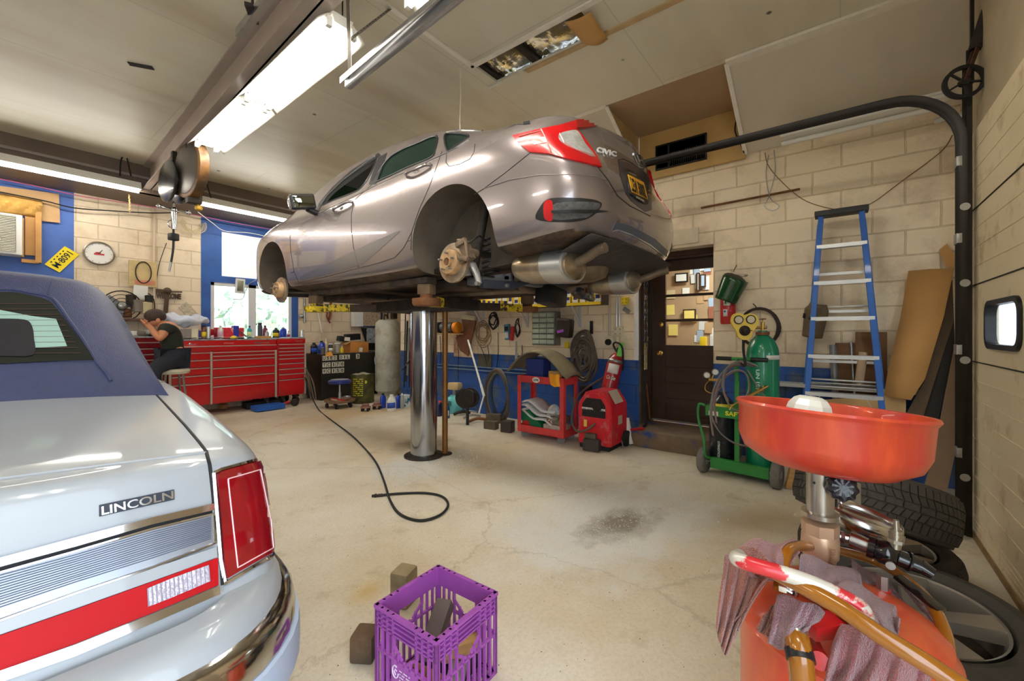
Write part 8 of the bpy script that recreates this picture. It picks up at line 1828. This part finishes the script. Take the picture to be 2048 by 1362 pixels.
q=W(909,828,Z=0)+V(.05,.05,0);F_=q.x*C38+q.y*S38;zt6=W(909,789,F=F_).z;t_=thing('propane_cylinder','turquoise propane cylinder with a tan heater head','propane cylinder',q);f=MB();f.lathe([(.08,0),(.09,.02),(.11,.05),(.118,.12),(.118,zt6-.10),(.10,zt6-.04),(.05,zt6),(0,zt6)],q,n=32);f.build('cylinder',M('propane_turquoise',(110,206,206),.35,coat=.3,var=.08),t_);f=MB();f.cyl(q+V(0,0,zt6),q+V(0,0,zt6+.07),.03);f.build('valve',m_steel,t_);f=MB();f.box(q+V(-.0,-.01,zt6+.125),(.17,.17,.11),Euler((0,R(6),R(20))),.03);f.build('heater_head',M('heater_tan',(206,180,126),.6),t_)
f=MB();f.box(q+V(-.118,-.02,.16),(.002,.07,.07));f.build('outline_label',M('label_outline',(60,120,130),.5),t_)
c=W(935,796,X=3.95);t_=thing('cord_reel','round black cord reel standing beside the propane cylinder','reel',c)
for dx in(-.05,.05):f=MB();f.lathe([(0,-.006),(.125,-.006),(.13,0),(.125,.006),(0,.006)],c+V(dx,0,0),(1,.5,0),n=30);f.build('disc',m_grime,t_)
f=MB()
for k in range(4):f.tube([c+V(-.04+.025*k,0,0)+V(.3,-.9,0).normalized()*math.cos(R(a_))*.1+V(0,0,math.sin(R(a_))*.1)for a_ in range(0,360,24)],.009,6,closed=True)
f.cyl(c+V(.0,0,-.12),V(c.x,c.y,0),.02);f.build('cord',m_black,t_)
for i,(u,v,w_,lb)in enumerate(((925,828,.05,'flat'),(945,835,.04,'round'),(957,842,.05,'bent'),(938,826,.03,'shiny'))):q=W(u,v,Z=.02);f=MB();f.tube(smoothpts([q+V(-.1,.08,0),q+V(0,.02,.03),q+V(.1,-.06,.01)],5),w_*.4,8);tag(f.build('scrap_metal',[m_grime,m_steel,m_rust,m_alu][i]),lb+' scrap metal part on the floor left of the hose loops','scrap')
def bat(label,u,v,d,rz,mat):q=W(u,v,Z=0);return block(label,(q.x,q.y+.02,d[2]/2),d,(0,0,rz),mat,.014)
m_bk=M('grimy_block',(96,84,66),.7,var=.3,vs=9,bump=.3);m_bk2=M('dark_block',(66,58,52),.7,var=.2)
bat('low olive wooden block on the floor left of the red cart',985,858,(.10,.17,.10),10,m_bk);bat('dark cube block on the floor touching the red cart',1018,864,(.12,.14,.135),10,m_bk2);bat('brown block behind the low olive one under the hose loops',990,846,(.09,.2,.12),25,m_bk)
q=W(1190,902,Z=0);block('black battery-like block on the floor before the red welder',(q.x,q.y+.03,.06),(.12,.17,.12),(0,0,8),m_bk2,.02);block('smaller olive block on top of the battery-like block before the welder',(q.x+.01,q.y+.05,.146),(.07,.12,.05),(0,0,8),m_bk,.012)
ka=W(1037,872,Z=0);kb=W(1127,893,Z=0);kw=.30;KX0=3.86;ky0,ky1=W(1145,800,X=KX0+.02).y,W(1036,800,X=KX0).y
ky0=W(1127,800,X=KX0).y;kzt=W(1036,750,X=KX0).z;kzb=W(1036,858,X=KX0).z
m_cr=M('cart_faded_red',(206,62,60),.45,var=.2,vs=9);t_=thing('service_cart','faded red two-shelf service cart against the blue dado','cart',(KX0+kw/2,(ky0+ky1)/2,0))
for nm,z0,z1 in(('top_tray',kzt-.08,kzt),('bottom_tray',kzb-.02,kzb+.06)):
 f=MB();f.bx(KX0,KX0+kw,ky0,ky1,z0,z0+.008);f.bx(KX0,KX0+.006,ky0,ky1,z0,z1);f.bx(KX0+kw-.006,KX0+kw,ky0,ky1,z0,z1);f.bx(KX0,KX0+kw,ky0,ky0+.006,z0,z1);f.bx(KX0,KX0+kw,ky1-.006,ky1,z0,z1);f.build(nm,m_cr,t_)
for x in(KX0,KX0+kw):
 for y in(ky0,ky1):sy=1 if y==ky0 else-1;sx=1 if x==KX0 else-1;f=MB();f.bx(x-.004*sx,x+sx*.045,y-.004*sy,y,kzb-.02,kzt);f.bx(x-.004*sx,x,y,y+sy*.045,kzb-.02,kzt);f.build('leg',m_cr,t_);f=MB();q=V(x+sx*.05,y+sy*.06,.042);f.cyl(q-V(.013,.008,0),q+V(.013,.008,0),.042,n=20);f.bx(q.x-.02,q.x+.02,q.y-.015,q.y+.015,.05,kzb-.01);f.build('caster',M('caster_grey',(110,106,102),.6),t_)
q=W(1072,760,X=KX0-.003);f=MB();f.lathe([(0,0),(.05,0),(.05,.002),(0,.002)],q,(-1,0,0),n=28,xdir=(0,1,0),sy=.62);f.build('sticker',m_white,t_);text('sticker_lettering','LOVE',q+V(-.0025,.033,-.012),(0,-1,0),(0,0,1),.066,.024,m_black,t_,th=.001,bold=.04)
xm=KX0+kw/2;ym=(ky0+ky1)/2
f=MB();f.box((xm,ym+.12,kzt+.06),(.16,.24,.26),None,.01);tag(f.build('blue_toolbox',M('toolbox_blue',(40,56,120),.45)),'dark blue metal box standing on the red cart under the curved fender','box')
rows=[]
for j in range(13):
 t=j/12;y=lerp(ky1+.14,ky0-.05,t);z=kzt+.04+.25*math.sin(math.pi*min(1,t*1.05))**.8-.04*t
 rows.append([V(KX0-.02+.36*i/5,y,z+.03*math.sin(i/5*math.pi))for i in range(6)])
g=MB();g.grid(rows);tag(g.build('car_fender',M('fender_brown',(128,116,88),.6,.1,var=.3,vs=5),solid=.014),'curved dusty brown fender lying over the red cart','fender')
f=MB();rows=[[V(KX0-.014-.02*math.sin(i*1.4),ky0+.03+.035*i+.01*math.sin(j),kzt+.045-.035*j+.01*math.sin(i*2))for i in range(5)]for j in range(5)];f.grid(rows);tag(f.build('work_glove',M('glove_orange',(236,160,30),.7),solid=.014,sub=1),'orange-yellow work glove draped over the front edge of the red cart','glove')
f=MB();f.box((xm-.03,ky0+.16,kzt+.03),(.1,.16,.07),Euler((0,0,R(12))),.01);tag(f.build('tan_block',m_card),'tan block beside the orange glove on the red cart','block')
zz=kzb+.01
f=MB();rows=[]
for k in range(3):
 rows=[[V(lerp(KX0+.03,KX0+kw-.03,j/4),lerp(ky1-.03,ky0+.16,i/8),zz+.30-.055*k+.03*math.sin(i*.9+k)-.10*(i/8)**2-.02*k*i/8)for j in range(5)]for i in range(9)]
 g=MB();g.grid(rows);tag(g.build('folded_cloth',M('dirty_white_cloth',(214,210,206),.85,var=.12),solid=.02),['topmost fold of white cloth inside the red cart','middle fold of white cloth inside the red cart','lowest fold of white cloth inside the red cart'][k],'cloth')
f=MB();f.prism([(ky1-.03,zz),(ky1-.03,zz+.20),(ky1-.12,zz+.22),(ky1-.30,zz+.05),(ky1-.33,zz)],(kw-.08,0,0),(KX0+.04,0,0),(0,1,0),(0,0,1));tag(f.build('green_case',M('case_green',(24,110,70),.5,var=.15)),'green sloping metal case on the lower shelf of the red cart','case')
f=MB();f.cyl((KX0+.03,ky1-.09,zz+.05),(KX0+.06,ky1-.09,zz+.05),.05,n=24);tag(f.build('red_reel',m_red),'red round lid at the left of the lower cart shelf','lid')
f=MB();q=V(KX0+.08,ky0+.13,zz+.20);f.lathe([(0,.0),(.05,.0),(.09,.03),(.105,.06),(.10,.06),(.05,.01),(0,.01)],q,(-1,.3,.3),n=30);tag(f.build('fluted_pan',m_chrome),'shiny fluted metal bowl leaning inside the red cart','bowl')
f=MB();f.bx(KX0+.03,KX0+.24,ky0+.05,ky0+.24,zz+.10,zz+.18,.02);tag(f.build('drip_pan',M('pan_dull',(130,124,108),.5,.4)),'dull oval pan under the fluted bowl in the cart','pan')
f=MB();f.bx(KX0+.03,KX0+.22,ky0+.04,ky0+.28,zz,zz+.09,.01);tag(f.build('dirty_box',M('dirty_white_box',(190,170,156),.7,col2=(120,70,60),mix=.6,ms=9)),'dirty white box at the right of the lower cart shelf','box')
wx0=3.90;wy0,wy1=W(1222,880,X=wx0).y,W(1156,870,X=wx0).y;wzt=W(1190,784,X=wx0).z;wd_=.40
t_=thing('arc_welder','dusty red arc welder with a black dial panel on the floor','welder',(wx0+wd_/2,(wy0+wy1)/2,0));m_wr=M('welder_red',(206,22,40),.4,coat=.2,var=.15,vs=6,col2=(190,120,120),mix=.66,ms=9)
yy=[wy0,wy0,wy0+.09,wy1-.09,wy1,wy1];zz2=[.05,wzt-.13,wzt,wzt,wzt-.13,.05]
f=MB();f.prism(list(zip(yy,zz2)),(wd_,0,0),(wx0,0,0),(0,1,0),(0,0,1));bmesh.ops.bevel(f.bm,geom=list(f.bm.edges),offset=.012,segments=2,affect='EDGES');f.build('case',m_wr,t_)
pz0,pz1=W(1190,835,X=wx0).z,W(1190,797,X=wx0).z;pa,pb2=wy0+.06,wy1-.05
f=MB();f.prism([(pa,pz0),(pa,pz1-.07),(pa+.05,pz1),(pb2-.05,pz1),(pb2,pz1-.07),(pb2,pz0)],(-.004,0,0),(wx0,0,0),(0,1,0),(0,0,1));pn2=f.build('dial_panel',M('panel_black',(34,32,34),.4,var=.5,vs=60),t_)
f=MB();f.bx(wx0-.006,wx0-.004,pa,pb2,pz0+.075,pz0+.095);f.build('white_stripe',m_white,pn2)
text('panel_lettering','-- --- -- ---',V(wx0-.006,pb2-.01,pz0+.078),(0,-1,0),(0,0,1),(pb2-pa)*.9,.006,m_dark,pn2,th=.001)
f=MB();f.lathe([(0,.01),(.05,.01),(.055,0)],(wx0-.004,lerp(pa,pb2,.35),pz1-.08),(-1,0,0),n=26);f.build('dial',m_grime,pn2)
f=MB();f.box((wx0-.006,wy1-.09,pz0-.07),(.004,.035,.07));f.build('warning_label',M('warn_yellow',(226,196,90),.5),t_)
f=MB();f.poly3([(wx0+.1,wy0+.001,wzt-.12),(wx0+.3,wy0+.001,wzt-.12),(wx0+.3,wy0+.075,wzt+.003),(wx0+.1,wy0+.075,wzt+.003)],(0,-.004,.004));f.build('top_label',M('dusty_label',(186,170,150),.7),t_)
f=MB();f.box((wx0+.22,wy0-.001,wzt*.5),(.10,.003,.09));f.build('side_label',M('dusty_label',(186,170,150)),t_)
f=MB();f.cyl((wx0+.33,wy0-.035,.085),(wx0+.33,wy0-.005,.085),.082,n=26);f.build('wheel',m_dark,t_)
f=MB();f.bx(wx0+.02,wx0+wd_-.02,wy0+.03,wy1-.01,0,.05);f.build('base',m_dark,t_)
f=MB();c0=V(wx0-.005,wy0+.17,pz0-.06)
for k in range(2):f.tube(smoothpts([c0+V(0,.01*k,-.012*k),c0+V(-.05,.08,-.07),c0+V(-.06,.18,-.09),V(wx0-.04,wy1+.05,pz0-.06),V(wx0+.05,wy1+.07,pz0+.1),V(wx0+.2,wy1+.05,wzt-.03),V(XA-.1,wy1-.02,wzt+.1)],6),.011,8)
f.build('cable',m_dkc,t_)
e0,e1=W(1217,782,X=4.42),W(1235,706,X=4.50);ed=(e1-e0).normalized();el=(e1-e0).length
t_=thing('fire_extinguisher','large dirty red fire extinguisher with a green tag standing tilted above the welder','fire extinguisher',e0);f=MB();f.lathe([(0,0),(.07,0),(.088,.015),(.088,el*.78),(.07,el*.9),(.03,el),(0,el)],e0,ed,n=32);f.build('cylinder',M('old_ext_red',(170,30,36),.35,coat=.4,col2=(110,60,44),mix=.58,ms=4),t_)
ef=V(-1,-.35,0).normalized();ef=(ef-ed*ef.dot(ed)).normalized();er=ed.cross(ef)
if er.dot(V(0,1,0))>0:er=-er
f=MB();f.grid([[e0+ed*z+(ef*math.cos(a)+er*math.sin(a))*.0895 for a in[R(x)for x in range(-42,43,12)]]for z in(el*.46,el*.56,el*.70)]);f.build('white_label',m_white,t_,solid=.001)
f=MB();f.grid([[e0+ed*z+(ef*math.cos(a)+er*math.sin(a))*.0895 for a in[R(x)for x in range(-70,71,14)]]for z in(el*.74,el*.82)]);f.build('strap',m_steel,t_,solid=.002)
text('script_lettering','Co Gas',e0+ed*el*.30+ef*.092-er*.05,er,ed,.10,.045,M('pale_green_letters',(206,226,206),.5),t_,th=.002,bold=.02,shear=.3)
f=MB();g0=e0+ed*el*.92+ef*.06;f.poly3([g0,g0+er*.05,g0+er*.055+ed*.16,g0+er*.0+ed*.15],ef*.003);f.build('green_tag',M('tag_green',(110,206,80),.6),t_)
f=MB();f.tube(smoothpts([e1,e1+V(0,.05,.09),e1+V(-.03,.0,.12),e1+V(-.05,-.08,.06),e0+ed*el*.6+er*.1],5),.011,8);f.cyl(e1,e1+ed*.06,.02);f.build('valve_hose',m_dark,t_)
f=MB();a=W(1252,836,X=4.33);b=W(1262,893,X=4.30);b.z=.015;f.cyl(a,b,.033,n=20);tag(f.build('white_tube',M('dirty_white_tube',(226,220,214),.6,var=.12,vs=12)),'dirty white tube leaning at the foot of the blue column','tube')
f=MB();a=W(1234,842,X=4.30);b=W(1247,893,X=4.1);b.z=.006;f.cyl(a,b,.006,n=8);tag(f.build('thin_rod',m_alu),'thin pale rod leaning between the welder and the white tube','rod')
f=MB();a=W(1050,868,Z=.006);b=W(1078,871,Z=.006);f.cyl(a,b,.006,n=8);tag(f.build('thin_rod',m_alu),'short pale rod lying on the floor before the red cart','rod')
f=MB();q=W(1172,776,X=4.35);f.cyl(q-V(0,0,.09),q+V(0,0,.03),.07,.075,24);f.cyl(q-V(0,0,.9),q-V(0,0,.09),.03);tag(f.build('dark_funnel',m_black),'black drum on a stand behind the welder under the cable coil','drum')
# seated person bent forward at the bench
def skin(name,nodes_,edges,mat,parent,sub=2,root=0):
 me=bpy.data.meshes.new(name);ks=list(nodes_);me.from_pydata([nodes_[k][0]for k in ks],[(ks.index(a),ks.index(b))for a,b in edges],[]);me.materials.append(mat)
 o=bpy.data.objects.new(name,me);COL.objects.link(o);md=o.modifiers.new('s','SKIN');md.use_smooth_shade=True
 for i,k in enumerate(ks):me.skin_vertices[0].data[i].radius=nodes_[k][1];me.skin_vertices[0].data[i].use_root=(i==root)
 m2=o.modifiers.new('u','SUBSURF');m2.levels=m2.render_levels=sub;bake(o);o.parent=parent;o.location=-Vector(parent.location);return o
Yp=6.62
def pp(u,v,dy=0.):return W(u,v,Y=Yp+dy)
pel=pp(345,712);per=thing('person','person in dark shirt and trousers sitting bent forward with hands raised to the head','person',V(pel.x,pel.y,0))
N_={'pel':(pel,(.13,.11)),'wai':(pp(346,692),(.12,.10)),'che':(pp(341,670),(.15,.12)),'sho':(pp(333,655),(.12,.10)),'nec':(pp(324,648),(.052,.052)),'hd0':(pp(316,643),(.075,.08)),'hd1':(pp(308,638),(.085,.09)),'hd2':(pp(302,635),(.05,.055))}
E_=[('pel','wai'),('wai','che'),('che','sho'),('sho','nec'),('nec','hd0'),('hd0','hd1'),('hd1','hd2')]
for k,dy in(('l',-.2),('r',.2)):
 s_=pp(332,656,dy*.9);el_=pp(319,680,dy*1.1)if k=='l' else pp(322,676,dy);wr_=pp(301,655,dy*.6);hn_=pp(296,649,dy*.5)
 N_.update({'s'+k:(s_,(.065,.065)),'e'+k:(el_,(.045,.045)),'w'+k:(wr_,(.03,.03)),'h'+k:(hn_,(.042,.025))});E_+=[('sho','s'+k),('s'+k,'e'+k),('e'+k,'w'+k),('w'+k,'h'+k)]
 for j in range(5):fb_=hn_+V(-.02+.0*j,(-.03+.017*j),.015);dd_=V(-.05,0,.03)if j else V(-.01,-.04,.02);N_.update({'f%s%d'%(k,j):(fb_+dd_*.5,(.010,.010)),'g%s%d'%(k,j):(fb_+dd_*(1.2-.08*abs(j-2))+V(.01,0,.012),(.008,.008))});E_+=[('h'+k,'f%s%d'%(k,j)),('f%s%d'%(k,j),'g%s%d'%(k,j))]
 hp=pel+V(0,dy*.5,-.02);kn_=pp(306,740,dy*.8);an_=V(kn_.x+.06,kn_.y,.10);to_=V(an_.x-.14,an_.y,.045)
 N_.update({'p'+k:(hp,(.10,.10)),'k'+k:(kn_,(.065,.065)),'a'+k:(an_,(.045,.045)),'t'+k:(to_,(.045,.03))});E_+=[('pel','p'+k),('p'+k,'k'+k),('k'+k,'a'+k),('a'+k,'t'+k)]
m_skin=M('skin',(206,140,104),.55,var=.06)
skin('body',N_,E_,m_skin,per)
g_=lambda ks,s:{k:(N_[k][0],tuple(x*s+.012 for x in N_[k][1]))for k in ks}
Ns=g_(('pel','wai','che','sho','sl','sr'),1.06)
for k in 'lr':Ns['m'+k]=(N_['s'+k][0].lerp(N_['e'+k][0],.55),(.066,.066))
skin('shirt',Ns,[('pel','wai'),('wai','che'),('che','sho'),('sho','sl'),('sho','sr'),('sl','ml'),('sr','mr')],M('shirt_dark_green',(44,48,40),.85),per)
skin('trousers',g_(('pel','pl','pr','kl','kr','al','ar'),1.08),[('pel','pl'),('pel','pr'),('pl','kl'),('pr','kr'),('kl','al'),('kr','ar')],M('trousers_navy',(40,42,52),.85),per)
hc2=N_['hd1'][0];hd_=(N_['hd2'][0]-N_['nec'][0]).normalized()
f=MB();f.sph(hc2+V(.012,0,.035),.105,18,sc=(1.05,.9,.85));f.build('hair',M('brown_hair',(70,50,42),.6,var=.4,vs=30,bump=.6),per)
fc=hc2+hd_*.07+V(0,0,-.05);f=MB();f.sph(fc+V(-.025,0,-.01),.018,10,sc=(1.2,.8,1));f.build('nose',m_skin,per)
for sg in(-1,1):f=MB();f.sph(fc+V(-.012,sg*.032,.012),.011,10);f.build('eye',m_white,per);f=MB();f.sph(hc2+V(.02,sg*.088,-.02),.025,10,sc=(.9,.4,1.2));f.build('ear',m_skin,per)
f=MB();f.box(fc+V(-.012,0,-.045),(.01,.045,.008),None,.003);f.build('mouth',M('lips',(160,84,76),.5),per)
for k in 'lr':q=N_['a'+k][0];f=MB();f.box(V(q.x-.06,q.y,.045),(.27,.1,.09),None,.035,seg=3);f.build('shoe',m_black,per)
zsx=pel.z-.16;t_=thing('work_stool','tall stool carrying the seated person, mostly hidden by the old car','stool',(pel.x,pel.y,0));f=MB();f.lathe([(0,zsx-.06),(.17,zsx-.06),(.18,zsx-.03),(.16,zsx),(0,zsx)],(pel.x,pel.y,0),n=28);f.build('seat',M('stool_cream',(206,200,180),.5),t_)
for k in range(4):a=R(45+90*k);f=MB();f.cyl((pel.x+math.cos(a)*.12,pel.y+math.sin(a)*.12,zsx-.06),(pel.x+math.cos(a)*.2,pel.y+math.sin(a)*.2,0),.012,n=10);f.build('leg',m_steel,t_)
